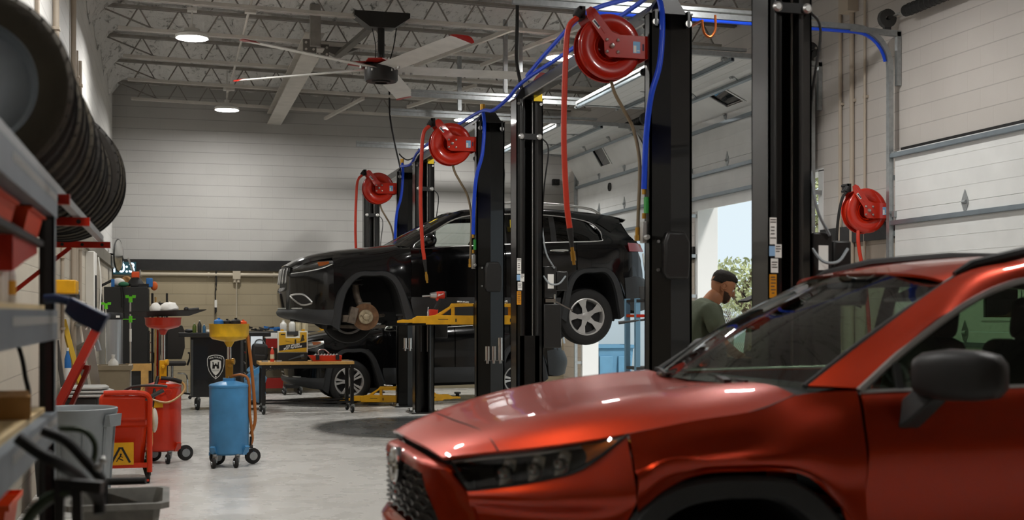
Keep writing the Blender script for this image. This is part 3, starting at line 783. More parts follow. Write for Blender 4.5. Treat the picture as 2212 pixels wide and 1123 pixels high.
WIDN = WID
def lift(X, y_near, y_far, z_near, label, near=True, n_adapt=3, labels=True, lowered=None):
    t = thing('two_post_lift', label, 'car lift', (X, y_near or y_far, 0))
    def near_part():
        y = y_near + DEEP / 2
        column(t, y, 1); carriage(t, y, 1, z_near)
        mb = MB()
        f = lambda a, b, d: V((a - .03, y_near - d, b))
        mb.prism([(-.03, 1.71), (.135, 1.71), (.15, 1.8), (.15, 1.98), (.11, 2.06), (-.03, 2.06), (-.055, 1.98), (-.055, 1.76)], f, 0, .095); cv = mb.done('lock_cover', M_cover, t, bevel=.02)
        mb = MB()
        for z in (1.78, 1.99): mb.cyl((-.105, y_near, z), (-.105, y_near - .02, z), .012, n=10)
        mb.done('screw', M_alu, cv)
        adapters(t, -.05, y, .92, n_adapt, 1)
        # air regulator on the left edge
        mb = MB(); x = -WIDN / 2
        mb.box(x - .05, y_near + .03, 1.98, x - .005, y_near + .09, 2.14); mb.cyl((x - .03, y_near + .02, 2.02), (x - .03, y_near - .03, 2.02), .018); rg = mb.done('air_regulator', M_alu, t, bevel=.004)
        mb = MB(); mb.box(x - .03, y_near + .02, 2.2, x - .005, y_near + .06, 2.32); mb.done('air_valve', mat('green tag', '#2f8a3c'), rg)
        mb = MB()
        for z in (2.16, 2.34): mb.cyl((x - .035, y_near + .04, z), (x - .035, y_near + .04, z + .04), .016, n=10)
        mb.done('fitting', M_brass, rg)
    if near: near_part()
    WID = .285
    y = y_far + DEEP / 2
    column(t, y, -1)
    zc = z_near if lowered is None else lowered
    carriage(t, y, -1, zc)
    power_unit(t, y, -1)
    w = WID / 2
    mb = MB(); mb.box(.04, y_far - .02, LH - .02, .13, y_far - .005, LH + .06); mb.done('warning_label', mat('warning yellow', '#e8c413', .5), t)
    ly = y_far - .002
    if labels:
        sticker(t, ly, [(1.87, 2.03, -w + .005, -w + .05, M_paper), (1.80, 1.86, -w + .002, -w + .04, mat('blue white label', '#8fb4d8', .6)), (1.79, 1.87, -w + .04, -w + .083, M_paper), (1.70, 1.785, -w + .012, -w + .06, M_paper), (1.55, 1.69, -w + .003, -w + .05, mat('amber label', '#cf8a17', .5))])
        mb = MB()
        for k, (z, x0, x1) in enumerate([(2.015, .008, .046), (2.0, .008, .046), (1.97, .012, .036), (1.95, .012, .036), (1.93, .012, .036), (1.905, .008, .046), (1.855, .045, .075), (1.84, .045, .078), (1.825, .045, .07), (1.76, .018, .054), (1.745, .018, .05), (1.73, .018, .054), (1.67, .012, .04), (1.655, .012, .044), (1.635, .012, .044), (1.615, .012, .036), (1.595, .012, .044), (1.575, .018, .036)]): mb.box(-w + x0, ly - .0025, z, -w + x1, ly - .0014, z + .006)
        mb.done('printing', mat('ink', '#4a4540', .7), t)
    # overhead beam between the posts
    if near:
        mb = MB(); mb.box(-.05, y_near + .1, LH + .01, .05, y_far + .2, LH + .13); ob = mb.done('overhead_beam', M_liftblk, t)
        mb = MB(); mb.cyl((.075, y_near + .1, LH + .05), (.075, y_far + .2, LH + .05), .011, n=8); mb.cyl((-.075, y_near + .1, LH + .0), (-.075, y_far + .2, LH + .0), .008, n=8); mb.done('hydraulic_line', M_alu, t)
    else:
        mb = MB(); mb.box(-.05, y_far - 3.6, LH + .01, .05, y_far + .2, LH + .13); mb.done('overhead_beam', M_liftblk, t)
    for o in list(COL.objects):
        par = o.parent
        if par == t: o.data.transform(Matrix.Translation((X, 0, 0)))
        elif par and par.parent == t: o.data.transform(Matrix.Translation((X, 0, 0)))
    return t
# parts above are laid out around x = 0; MB.done takes the thing's own place off again, so each mesh is moved by X
LX = 3.575
lift(LX + .015, None, 6.82, .12, 'near black lift post with hanging chains, stickers and amber label, rising behind the red car', near=False, lowered=.1)
lift(LX, 8.65, 12.45, .38, 'empty black two-post lift nearest the man in green, with the largest hose reel', n_adapt=3)
lift(LX, 14.1, 18.02, 1.31, 'black two-post lift with yellow arms holding up the black car', n_adapt=3)
lift(LX, 19.4, 23.05, .03, 'farthest black two-post lift with yellow arms lowered to the floor', n_adapt=2)

# ================================================================ hose reels
M_reel_shaded = mat('red reel enamel', '#a91b08', .28, noise=.1, nscale=6, coat=.5)  # nearest reel's enamel, darkened to carry the shade it hangs in
M_reelb = mat('bright red reel enamel', '#c42509', .3, noise=.1, nscale=6, coat=.5)
M_rhose = mat('red rubber hose', '#c2331a', .42)
def reel(loc, label, m, hose, inlet, hose_m=None, fit=True):
    """loc: centre of the drum; axis along y, front faces the viewpoint; bracket reaches +x"""
    t = thing('hose_reel', label, 'hose reel', loc, 'red hose reels')
    c = V(loc)
    mb = MB()
    for s in (-1, 1):
        y = s * .07
        pr = [(.085, -.03), (.11, -.02), (.135, .0), (.18, .012), (.225, .012), (.242, .0), (.246, -.012), (.24, -.018), (.225, -.002), (.18, -.002), (.135, -.014), (.1, -.035)]
        mb.lathe([(r, h + y * s) for r, h in pr], c, (0, s, 0), 48)
    mb.lathe([(.1, -.07), (.1, .07)], c, (0, 1, 0), 32)
    mb.done('drum', m, t)
    mb = MB(); mb.lathe([(.12, -.06), (.2, -.058), (.205, .058), (.12, .06)], c, (0, 1, 0), 40)
    for i in range(4): mb.tube([c + V((.2 * math.cos(a), -.045 + i * .03, .2 * math.sin(a))) for a in [2 * math.pi * k / 36 for k in range(36)]], .013, n=6, closed=True)
    mb.done('wound_hose', hose_m or M_rhose, t)
    mb = MB()
    f = lambda a, b, d: c + V((a, d, b))
    plate = [(.285, .085), (.285, -.085), (-.02, -.085), (-.055, -.06), (-.062, .03), (-.19, .2), (-.2, .255), (-.165, .28), (-.13, .265), (.0, .105), (.06, .085)]
    mb.prism(plate, f, -.105, -.098)
    mb.prism(plate, f, .098, .105)
    mb.box(*(c + V((.278, -.105, -.085))), *(c + V((.285, .105, .085))))
    mb.bar(c + V((-.16, -.102, .24)), c + V((-.05, -.102, .09)), .02, .012, (0, 1, 0))
    br = mb.done('bracket', m, t, bevel=.002)
    mb = MB()
    for a, b in ((-.04, .042), (.045, .042), (-.04, -.045), (.045, -.045)): mb.lathe([(.001, .016), (.008, .014), (.013, .006), (.013, 0)], c + V((a, -.105, b)), (0, -1, 0), 12)
    mb.lathe([(.001, .026), (.012, .024), (.018, .012), (.02, 0)], c + V((0, -.105, 0)), (0, -1, 0), 14); mb.done('bolt', M_alu, br)
    mb = MB(); mb.box(*(c + V((.165, -.107, -.045))), *(c + V((.22, -.1055, .04)))); mb.done('label', mat('blue and white label', '#7fb0d6', .5), br)
    mb = MB(); mb.box(*(c + V((.168, -.108, -.042))), *(c + V((.19, -.1072, .01)))); mb.box(*(c + V((.195, -.108, -.03))), *(c + V((.217, -.1072, -.024)))); mb.done('label_panel', M_paper, br)
    mb = MB(); q = Matrix.Rotation(math.radians(48), 3, 'Y')
    mb.cbox(c + V((-.12, -.1065, .155)), (.075, .002, .03), q); mb.done('maker_plate', M_paper, br)
    mb = MB(); mb.cbox(c + V((-.12, -.1078, .155)), (.058, .001, .012), q); mb.cbox(c + V((.245, -.1058, .0)), (.012, .001, .05)); mb.done('printing', mat('dark print', '#2b2340', .6), br)
    # roller mouth
    mb = MB(); mb.box(*(c + V((-.235, -.06, .2))), *(c + V((-.19, .06, .29))))
    for z in (.215, .275): mb.cyl(c + V((-.23, -.06, z)), c + V((-.23, .06, z)), .016, n=10)
    mb.cyl(c + V((-.24, -.08, .25)), c + V((-.27, -.08, .2)), .03, n=12); mb.done('roller_mouth', M_blackm, t)
    mb = MB(); mb.tube([c + V(p) for p in hose], .021, n=10, smooth=7); h = mb.done('hose', hose_m or M_rhose, t)
    if fit:
        e = c + V(hose[-1]); d = (e - (c + V(hose[-2]))).normalized()
        mb = MB(); mb.cyl(e, e + d * .14, .024, .014, n=10); mb.done('bend_guard', M_blackm, h)
        mb = MB(); mb.cyl(e + d * .13, e + d * .17, .013, n=8); mb.cyl(e + d * .17, e + d * .24, .018, n=10); mb.cyl(e + d * .24, e + d * .27, .012, n=8); mb.done('coupler', M_brass, h)
    if inlet:
        mb = MB(); mb.tube([c + V(p) for p in inlet], .014, n=8, smooth=7); i_ = mb.done('inlet_hose', M_brown, t)
        e = c + V(inlet[-1]); mb = MB(); mb.cyl(e + V((0, 0, -.03)), e + V((0, 0, .03)), .02, n=10); mb.cyl(e + V((0, 0, -.07)), e + V((0, 0, -.03)), .026, n=6); mb.done('fitting', M_brass, i_)
    return t
xl = LX - WID / 2 - .285
hz = [(-.26, -.08, .2), (-.335, -.09, .1), (-.36, -.1, -.2), (-.37, -.1, -.7), (-.35, -.1, -1.15), (-.325, -.1, -1.35)]
inl = [(.03, .0, -.24), (.06, 0, -.33), (.13, 0, -.45), (.21, 0, -.6), (.25, -.02, -.85), (.24, -.02, -1.2), (.235, -.02, -1.36)]
for y, m, lab in ((8.8, M_reel_shaded, 'largest, nearest red hose reel high on the black post beside the chains'), (14.25, M_reelb, 'middle red hose reel on the post that lifts the black car'), (19.55, M_reelb, 'smallest, farthest red hose reel on the post by the back wall')):
    reel((xl, y, 3.43), lab, m, hz, inl)
p = at_x(1861, 456, XR - .33)
reel((XR - .30, p.y, p.z), 'bright red hose reel mounted on the right wall over the black plank', M_reelb,
     [(-.1, -.05, -.2), (-.11, -.08, -.4), (-.03, -.1, -.9), (.03, -.1, -1.6), (.08, -.06, -2.0)], None, fit=False)
t = [o for o in COL.objects if o.get('label', '').startswith('bright red hose reel')][0]
c = V(t.location); mb = MB(); mb.tube([c + V(q) for q in ((-.26, -.08, .2), (-.32, -.08, .1), (-.36, -.06, -.2), (-.36, 0, -.9), (-.36, 0, -1.6))], .016, n=8, smooth=6); mb.done('inlet_hose', M_blackm, t)

# blue air lines along the overhead beams with drops at the near posts
mb = MB()
top = LH + .16
pts = [(LX - .1, 7.2, top + .35), (LX - .1, 8.7, top + .1)]
ys = [(8.75, 12.4), (14.15, 17.9), (19.45, 19.6)]
pts = [V((LX - .1, 5.5, top + .05)), V((LX - .1, 7.0, top + .03)), V((LX - .1, 7.9, top + .14)), V((LX - .1, 8.75, top + .02)), V((LX - .1, 10.5, top)), V((LX - .1, 12.3, top)), V((LX - .1, 12.9, top - .07)), V((LX - .1, 13.6, top - .1)), V((LX - .1, 14.2, top - .02)), V((LX - .1, 16, top)), V((LX - .1, 17.9, top)), V((LX - .1, 18.6, top - .12)), V((LX - .1, 19.45, top - .06))]
mb.tube(pts, .02, n=8, smooth=5)
mb.tube([V((LX - .1, 9.0, top + .06)), V((LX - .14, 10.2, top + .2)), V((LX - .13, 11.3, top + .12)), V((LX - .1, 12.2, top + .03))], .02, n=8, smooth=6)
t_ = mb.done('air_line', M_blue); tag(t_, 'long blue air hose running along the tops of the black lift beams', 'air hose')
for y, lab in ((8.65, 'thickest, nearest blue air hose curving down the black post by the largest reel'), (14.1, 'blue air hose curving down the post beside the middle reel'), (19.4, 'farthest blue air hose curving down beside the smallest reel')):
    x = LX - WID / 2
    t = thing('air_drop_hose', lab, 'air hose', (x, y, 2.38), 'blue air drops')
    mb = MB(); mb.tube([(LX - .08, y + .06, top + .01), (LX - .085, y - .04, top - .2), (LX - .12, y - .08, 3.3), (x - .02, y - .06, 3.05), (x - .035, y + .0, 2.75), (x - .035, y + .04, 2.38)], .022, n=10, smooth=7); h = mb.done('hose', M_blue, t)
    mb = MB(); mb.cyl((LX - .08, y + .06, top - .03), (LX - .08, y + .06, top + .06), .03, n=10); mb.done('tee_fitting', M_brass, t)
# ================================================================ the two black cars
M_carblk = mat('black car paint', '#0a0a0b', .13, coat=.35, spec=.45)
M_clad = mat('charcoal car cladding', '#2d2e2f', .55, noise=.1, nscale=10)
M_under = mat('dark underbody', '#0d0d0d', .8)
M_tyre = mat('tyre rubber', '#1d1c1b', .72, bump=.2, bscale=60)
M_rim = mat('machined alloy', '#c2c0bd', .3, .6)
M_rimdark = mat('dark alloy', '#2a2a2b', .4, .6)
M_gprivacy = glass('privacy glass', '#141516', .01, .06)
M_gclear = glass('clear car glass', '#e9eeeb', .0, .04)
M_lens = glass('lamp lens', '#dfdfdc', .02, .05)
M_amber = mat('amber lamp', '#c8691c', .25, coat=.6)
M_taillamp = mat('red lamp', '#8e1212', .2, coat=.8)
M_rust = mat('rusty brake disc', '#7a5a40', .5, .5, noise=.4, nscale=18)
M_hubm = mat('worn brake hub', '#b3a488', .5, .5, noise=.3, nscale=25)
M_castal = mat('cast knuckle', '#74685b', .6, .3, noise=.4, nscale=14)
M_seat = mat('black seat cloth', '#151515', .8)

def wheel(parent, c, r, w, side, style='five', rim_r=.235, name='wheel', dark=False):
    """c: wheel centre; side -1: outer face looks to -y"""
    c = V(c); ax = V((0, side, 0))
    mb = MB(); h = w / 2
    mb.lathe([(rim_r, -h * .86), (rim_r + .02, -h * .98), (r * .86, -h), (r * .955, -h * .86), (r * .99, -h * .6), (r, -h * .3), (r, h * .3), (r * .99, h * .6), (r * .955, h * .86), (r * .86, h), (rim_r + .02, h * .98), (rim_r, h * .86)], c, ax, 48)
    for k in (-.45, -.15, .15, .45): mb.lathe([(r + .001, h * k - .006), (r - .008, h * k), (r + .001, h * k + .006)], c, ax, 48)
    t = mb.done('tyre' if name == 'wheel' else name, M_tyre, parent)
    mb = MB(); mb.lathe([(rim_r + .004, h * .88), (rim_r - .012, h * .92), (rim_r - .022, h * .8), (rim_r - .035, h * .3), (rim_r - .03, -h * .8), (rim_r, -h * .86)], c, ax, 48)
    x = V((1, 0, 0)); z = V((0, 0, 1))
    n = 5
    for k in range(n):
        a0 = math.pi / 2 + .28 + 2 * math.pi * k / n
        if style == 'five':
            prof = [(.05, .038), (.12, .026), (rim_r * .8, .05), (rim_r - .014, .068)]
            sets = [(a0, prof)]
        else:
            prof = [(.05, .02), (.12, .014), (rim_r * .8, .02), (rim_r - .014, .026)]
            sets = [(a0 - .17, prof), (a0 + .17, prof)]
        for a, pf in sets:
            d = x * math.cos(a) + z * math.sin(a); nn = x * -math.sin(a) + z * math.cos(a)
            rings = []
            for q, (rr, ww) in enumerate(pf):
                dep = h * (.55 + .33 * (rr / rim_r))
                if q == 0 and style != 'five': nn2 = nn
                rings.append([c + d * rr + nn * ww + ax * dep, c + d * rr - nn * ww + ax * dep, c + d * rr - nn * ww * .8 + ax * (dep - .035), c + d * rr + nn * ww * .8 + ax * (dep - .035)])
            mb.loft(rings)
    mb.lathe([(.001, h * .68), (.04, h * .66), (.065, h * .6), (.07, h * .3)], c, ax, 24)
    rm = mb.done('rim', M_rim, t, bevel=.003)
    mb = MB(); mb.lathe([(rim_r - .03, h * .2), (.001, h * .15)], c, ax, 32)
    mb.lathe([(.16, h * .24), (.001, h * .25)], c, ax, 32); mb.done('brake', M_rimdark, t)
    return t

def brake_corner(parent, c):
    c = V(c); ax = V((0, -1, 0))
    mb = MB(); mb.lathe([(.09, -.03), (.165, -.03), (.165, .0), (.085, .0)], c, ax, 48); d = mb.done('brake_disc', M_rust, parent)
    mb = MB(); mb.lathe([(.088, -.02), (.088, .045), (.08, .052), (.04, .052), (.036, .075), (.02, .08), (.001, .08)], c, ax, 36)
    for k in range(5):
        a = 2 * math.pi * k / 5 + .3; p = c + V((.058 * math.cos(a), 0, .058 * math.sin(a))); mb.cyl(p + ax * .05, p + ax * .085, .008, n=8)
    mb.done('wheel_hub', M_hubm, d)
    mb = MB()
    mb.cbox(c + V((-.155, .02, .02)), (.1, .14, .2), Matrix.Rotation(.25, 3, 'Y')); mb.cbox(c + V((-.24, .03, -.02)), (.09, .1, .09)); mb.cyl(c + V((-.16, -.02, -.08)), c + V((-.16, -.02, .1)), .035, n=12)
    mb.done('brake_caliper', M_castal, parent, bevel=.012)
    mb = MB(); mb.cbox(c + V((0, .13, .03)), (.16, .12, .3)); mb.tube([c + V((-.02, .16, .1)), c + V((-.08, .2, .25)), c + V((-.1, .22, .42))], .045, n=10); mb.done('knuckle', M_castal, parent, bevel=.02)
    mb = MB(); mb.cyl(c + V((-.1, .22, .2)), c + V((-.1, .25, .62)), .032, n=12); mb.cyl(c + V((-.1, .23, .36)), c + V((-.1, .25, .62)), .05, n=14); s = mb.done('strut', M_under, parent)
    mb = MB(); pts = [c + V((-.1 + .085 * math.cos(k * .5), .235 + .085 * math.sin(k * .5), .4 + k * .0055)) for k in range(50)]; mb.tube(pts, .012, n=6)
    mb.lathe([(.1, .41), (.11, .4), (.001, .39)], c + V((-.1, .235, 0)), (0, 0, 1), 20); mb.done('spring', M_dgrey, s)
    mb = MB(); mb.bar(c + V((.3, .5, -.12)), c + V((0, .1, -.13)), .07, .04); mb.bar(c + V((-.25, .5, -.12)), c + V((0, .1, -.13)), .06, .04); mb.cyl(c + V((0, .6, 0)), c + V((0, .1, 0)), .025, n=10); mb.cyl(c + V((.28, .35, .02)), c + V((.1, .08, .0)), .02, n=10); mb.done('control_arm', M_castal, parent)

def suv(label, x0, yc, z0, droop, lifted, style, su=1.04):
    t = thing('suv_car', label, 'car', (x0 + 2.3 * su, yc, z0))
    def P(u, v, z): return V((x0 + u * su, yc - v, z0 + z))
    mir = lambda p: V((p.x, 2 * yc - p.y, p.z))
    def R(rows): return [[P(*q) for q in r] for r in rows]
    CENTRED = ('hood', 'bumper', 'lower_bumper', 'grille', 'windshield', 'roof', 'spoiler', 'rear_window', 'tailgate', 'rear_bumper')
    def part(name, rows, m, nu=4, nv=4, both=True, parent=t, **k):
        mb = MB(); g = R(rows)
        if name in CENTRED:
            mb.patch(g, nu, nv, mir); return mb.done(name, m, parent, **k)
        if both:
            m2 = MB(); m2.patch([[mir(p) for p in r] for r in g], nu, nv); m2.done(name, m, parent, **k)
        mb.patch(g, nu, nv); return mb.done(name, m, parent, **k)
    def pairs(name, build, m, parent=t, **k):
        """left and right twins, each an object of its own; build(mb, s) adds one side, s = +1 near side, -1 far side"""
        last = None
        for s in (-1, 1):
            mb = MB(); build(mb, s); last = mb.done(name, m, parent, **k)
        return last
    TH = dict(thick=.012)
    # hood
    st = [(.03, .60, (1.0, .995, .975, .945), (0, .012, .04, .09)), (.25, .70, (1.115, 1.11, 1.075, 1.02), (0, 0, 0, .01)), (.55, .775, (1.185, 1.18, 1.145, 1.085), (0, 0, 0, 0)), (.9, .80, (1.23, 1.222, 1.185, 1.13), (0, 0, 0, 0)), (1.3, .80, (1.28, 1.272, 1.24, 1.19), (0, 0, .02, .05))]
    rows = []
    for u, e, zs, du in st: rows.append([(u + du[i], v, zs[i]) for i, v in enumerate((0, e * .45, e * .82, e))])
    part('hood', rows, M_carblk, 5, 4, **TH)
    # fenders
    cols = [(.54, .60), (.70, .81), (.85, .905), (1.0, .92), (1.17, .915), (1.30, .83), (1.45, .50)]
    rows = []
    tops = [(.775, 1.085), (.788, 1.105), (.797, 1.125), (.80, 1.14), (.80, 1.165), (.80, 1.195), (.845, 1.205)]
    for k in range(4):
        r = []
        for (u, za), (v0, zt) in zip(cols, tops):
            r.append(((u, v0, zt), (u, v0 + .07, zt - .05), (u, .918, (zt - .1) * .55 + max(za, .7) * .45 if za > .6 else .95), (u, .935 if za > .55 else .93, za))[k])
        rows.append(r)
    part('fender', rows, M_carblk, 3, 4, **TH)
    # front bumper: centre and corners
    part('bumper', [[(-.01, 0, .72), (.0, .25, .72), (.04, .47, .72), (.11, .60, .72)], [(-.035, 0, .64), (-.02, .25, .64), (.03, .47, .64), (.1, .62, .62)], [(-.01, 0, .45), (.0, .25, .45), (.04, .5, .45), (.12, .66, .45)]], M_carblk, 4, 3, **TH)
    part('bumper_corner', [[(.06, .50, .93), (.1, .585, .885), (.25, .745, .905), (.42, .835, .945), (.54, .865, 1.0)], [(.05, .49, .83), (.1, .60, .82), (.26, .765, .84), (.42, .865, .86), (.55, .905, .88)], [(.05, .49, .70), (.11, .61, .68), (.27, .78, .68), (.43, .88, .68), (.57, .92, .68)], [(.04, .5, .45), (.12, .64, .45), (.28, .79, .45), (.42, .87, .45), (.54, .915, .45)]], M_carblk, 4, 4, **TH)
    part('lower_bumper', [[(-.01, 0, .46), (.02, .4, .46), (.13, .67, .46), (.3, .815, .46), (.55, .93, .46)], [(-.04, 0, .41), (-.01, .4, .41), (.1, .68, .4), (.29, .83, .38), (.53, .94, .34)], [(.0, 0, .36), (.04, .4, .35), (.15, .66, .32), (.31, .81, .29), (.51, .93, .265)], [(.2, 0, .34), (.22, .4, .33), (.3, .6, .3), (.4, .78, .28), (.53, .9, .262)]], M_clad, 4, 3, **TH)
    mb = MB(); mb.tube([P(*q) for q in ((-.012, .0, .462), (.015, .4, .462), (.125, .67, .462), (.2, .74, .463))], .009, n=6, smooth=4); mb.tube([mir(P(*q)) for q in ((-.012, .0, .462), (.015, .4, .462), (.125, .67, .462), (.2, .74, .463))], .009, n=6, smooth=4); mb.done('bumper_trim', M_alu, t)
    # grille
    mb = MB(); mb.patch(R([[(.03, 0, .99), (.04, .3, .985), (.08, .52, .96)], [(.01, 0, .86), (.03, .3, .855), (.07, .51, .84)], [(.0, 0, .72), (.02, .3, .72), (.06, .5, .72)]]), 4, 4, mir); gr = mb.done('grille', M_blackm, t)
    if style == 'five':
        mb = MB()
        for k in range(7):
            v = (k - 3) * .135; uu = -.012 + .05 * (abs(v) / .42) ** 2
            pts = [P(uu + du, v + dv, z) for dv, z, du in ((-.045, .955, .018), (.045, .955, .018), (.05, .93, .012), (.05, .80, .0), (.035, .775, -.004), (-.035, .775, -.004), (-.05, .80, .0), (-.05, .93, .012))]
            mb.tube(pts, .006, n=6, closed=True)
        mb.done('grille_ring', M_alu, gr)
        def ring_(mb, s):
            q = [P(*a) for a in ((.075, s * .655, .60), (.085, s * .665, .625), (.15, s * .715, .635), (.22, s * .765, .625), (.29, s * .815, .555), (.3, s * .825, .535), (.28, s * .81, .515), (.18, s * .74, .51))]
            mb.tube(catmull(q, 3, True), .012, n=6, closed=True)
        pairs('fog_lamp_ring', ring_, M_alu)
        pairs('fog_lamp', lambda mb, s: mb.face([P(*a) for a in ((.082, s * .668, .60), (.15, s * .722, .63), (.22, s * .772, .62), (.295, s * .826, .54), (.27, s * .807, .517), (.18, s * .745, .515))]), M_blackm, thick=.004)
    else:
        mb = MB()
        for z in (.76, .80, .84, .88, .92):
            mb.tube([P(.02, -.45, z), P(-.005, -.2, z), P(-.012, 0, z), P(-.005, .2, z), P(.02, .45, z)], .008, n=6, smooth=3)
        for z in (.52, .58, .63): mb.tube([P(.06, -.5, z), P(-.03, 0, z), P(.06, .5, z)], .009, n=6, smooth=4)
        mb.tube([P(.0, -.12, .97), P(-.02, -.1, .8), P(-.025, 0, .75), P(-.02, .1, .8), P(.0, .12, .97)], .014, n=6, smooth=4)
        mb.done('grille_bar', M_alu, gr)
    # headlights
    hl_t = [(.095, .605, .945), (.25, .715, 1.018), (.4, .775, 1.04), (.535, .825, 1.045)]
    hl_b = [(.085, .57, .888), (.25, .748, .912), (.42, .838, .95), (.535, .868, 1.0)]
    mid = [tuple((a[i] + b[i]) / 2 + (-.012 if i == 0 else .012 if i == 1 else 0) for i in range(3)) for a, b in zip(hl_t, hl_b)]
    inn = lambda rr: [(u + .025, v - .03, z) for u, v, z in rr]
    part('headlight_housing', [inn(hl_t), inn(mid), inn(hl_b)], M_dgrey if style == 'five' else M_alu, 4, 3)
    hl = part('headlight', [hl_t, mid, hl_b], M_lens, 4, 3)
    part('turn_signal', [[(.37, .76, 1.025), (.44, .80, 1.03), (.5, .82, 1.035)], [(.385, .79, .975), (.45, .82, .985), (.5, .835, 1.01)]], M_amber, 3, 3, parent=hl)
    pairs('lamp_trim', lambda mb, s: mb.tube([P(u, s * (v + .004), z - .004) for u, v, z in hl_b], .009, n=6, smooth=4), M_alu if style == 'five' else M_chrome, hl)
    # doors, with window openings above the belt
    def side(u0, u1, zb0, zb1, zlow, n=4, arch=None):
        rows = []
        us = [u0 + (u1 - u0) * i / n for i in range(n + 1)]
        for k in range(6):
            r = []
            for i, u in enumerate(us):
                zb = zb0 + (zb1 - zb0) * i / n
                lo = zlow if arch is None else arch(u)
                z = (zb, zb - .06, zb - .16, lo + (zb - .16 - lo) * .62, lo + (zb - .16 - lo) * .3, lo)[k]
                v = (.85, .885, .915, .918, .915, .925)[k]
                r.append((u, v, z))
            rows.append(r)
        return rows
    fd = part('front_door', side(1.455, 2.60, 1.205, 1.265, .57), M_carblk, 4, 3, **TH)
    ar = lambda u: .57 if u < 3.28 else .57 + min(1, (u - 3.28) / .14) * .30
    rd = part('rear_door', side(2.612, 3.50, 1.267, 1.315, .57, 6, ar), M_carblk, 3, 3, **TH)
    def ra(u):
        pts = [(3.50, .94), (3.62, .985), (3.88, .985), (4.0, .93), (4.1, .70), (4.16, .50), (4.4, .50)]
        for (a, b), (c, d) in zip(pts, pts[1:]):
            if a <= u <= c: return b + (d - b) * (u - a) / (c - a)
        return .5
    part('quarter_panel', [[(u, v0 * (1 - .12 * max(0, (u - 3.95) / .45) ** 2), z) for u, v0, z in [(uu, (.85, .89, .915, .925, .93)[k], (1.315 + .04 * (uu - 3.5), 1.25, 1.13, ra(uu) + .08, ra(uu))[k]) for uu in (3.51, 3.65, 3.8, 3.95, 4.05, 4.12, 4.2, 4.33)]] for k in range(5)], M_carblk, 3, 4, **TH)
    # greenhouse
    part('windshield', [[(1.26, 0, 1.28), (1.29, .35, 1.275), (1.37, .70, 1.23)], [(1.62, 0, 1.49), (1.645, .34, 1.485), (1.70, .655, 1.455)], [(2.0, 0, 1.70), (2.02, .32, 1.695), (2.07, .59, 1.675)]], M_gclear, 6, 6)
    part('a_pillar', [[(1.365, .70, 1.232), (1.695, .655, 1.457), (2.065, .59, 1.677), (2.3, .585, 1.715)], [(1.42, .80, 1.215), (1.74, .735, 1.47), (2.08, .655, 1.655), (2.3, .65, 1.69)], [(1.47, .845, 1.205), (1.79, .765, 1.455), (2.1, .685, 1.615), (2.3, .68, 1.645)]], M_carblk, 4, 3, **TH)
    part('roof', [[(u, 0, z), (u, .35, z - .008), (u, .5, z - .018), (u + .03, .59, z - .03)] for u, z in ((2.0, 1.70), (2.3, 1.745), (2.8, 1.77), (3.3, 1.765), (3.8, 1.73), (4.15, 1.685))], M_carblk, 4, 4, **TH)
    part('roof_side', [[(2.28, .587, 1.715), (2.8, .587, 1.742), (3.3, .587, 1.737), (3.8, .585, 1.70), (4.15, .57, 1.655)], [(2.28, .65, 1.69), (2.8, .66, 1.71), (3.3, .66, 1.705), (3.8, .66, 1.65), (4.15, .64, 1.57)], [(2.28, .68, 1.645), (2.8, .69, 1.665), (3.3, .69, 1.655), (3.78, .70, 1.58), (4.0, .74, 1.45)]], M_carblk, 4, 3, **TH)
    part('rear_pillar', [[(3.72, .70, 1.60), (3.9, .69, 1.55), (4.15, .64, 1.58)], [(3.84, .745, 1.50), (4.0, .74, 1.44), (4.22, .68, 1.46)], [(3.86, .80, 1.40), (4.05, .79, 1.38), (4.3, .74, 1.36)], [(3.84, .85, 1.325), (4.05, .845, 1.32), (4.36, .77, 1.30)]], M_carblk, 4, 4, **TH)
    def gl(u, zb, zt): return [(u, .855, zb), (u, .79, zb + (zt - zb) * .5), (u, .69, zt)]
    fwin = [gl(1.52, 1.215, 1.24), gl(1.8, 1.225, 1.45), gl(2.1, 1.24, 1.61), gl(2.35, 1.253, 1.645), gl(2.56, 1.262, 1.655)]
    part('front_side_window', fwin, M_gclear, 3, 4)
    part('rear_side_window', [gl(2.64, 1.27, 1.66), gl(2.9, 1.285, 1.665), gl(3.2, 1.30, 1.66)], M_gprivacy, 3, 4)
    part('quarter_window', [gl(3.27, 1.305, 1.655), gl(3.5, 1.315, 1.635), gl(3.7, 1.325, 1.58), gl(3.82, 1.345, 1.49)], M_gprivacy, 3, 4)
    part('b_pillar', [gl(2.555, 1.262, 1.655), gl(2.6, 1.265, 1.658), gl(2.645, 1.27, 1.66)], M_blackm, 3, 3)
    part('c_pillar', [gl(3.2, 1.30, 1.66), gl(3.235, 1.302, 1.657), gl(3.27, 1.305, 1.655)], M_blackm, 3, 3)
    def trim_(mb, s):
        q = [P(u, s * (v + .004), z) for u, v, z in ((1.49, .855, 1.205), (1.8, .77, 1.455), (2.12, .69, 1.615), (2.6, .69, 1.658), (3.2, .69, 1.66), (3.68, .70, 1.595), (3.84, .76, 1.48), (3.86, .82, 1.37), (3.8, .86, 1.325), (3.2, .86, 1.302), (2.6, .86, 1.268), (2.0, .86, 1.235))]
        mb.tube(catmull(q, 4, True), .009, n=6, closed=True)
    pairs('window_trim', trim_, M_alu)
    pairs('roof_rail', lambda mb, s: mb.tube([P(u, s * .575, z) for u, z in ((2.4, 1.735), (2.48, 1.79), (2.8, 1.815), (3.3, 1.81), (3.75, 1.77), (3.92, 1.70))], .018, n=8, smooth=5), M_alu if style == 'five' else M_blackm)
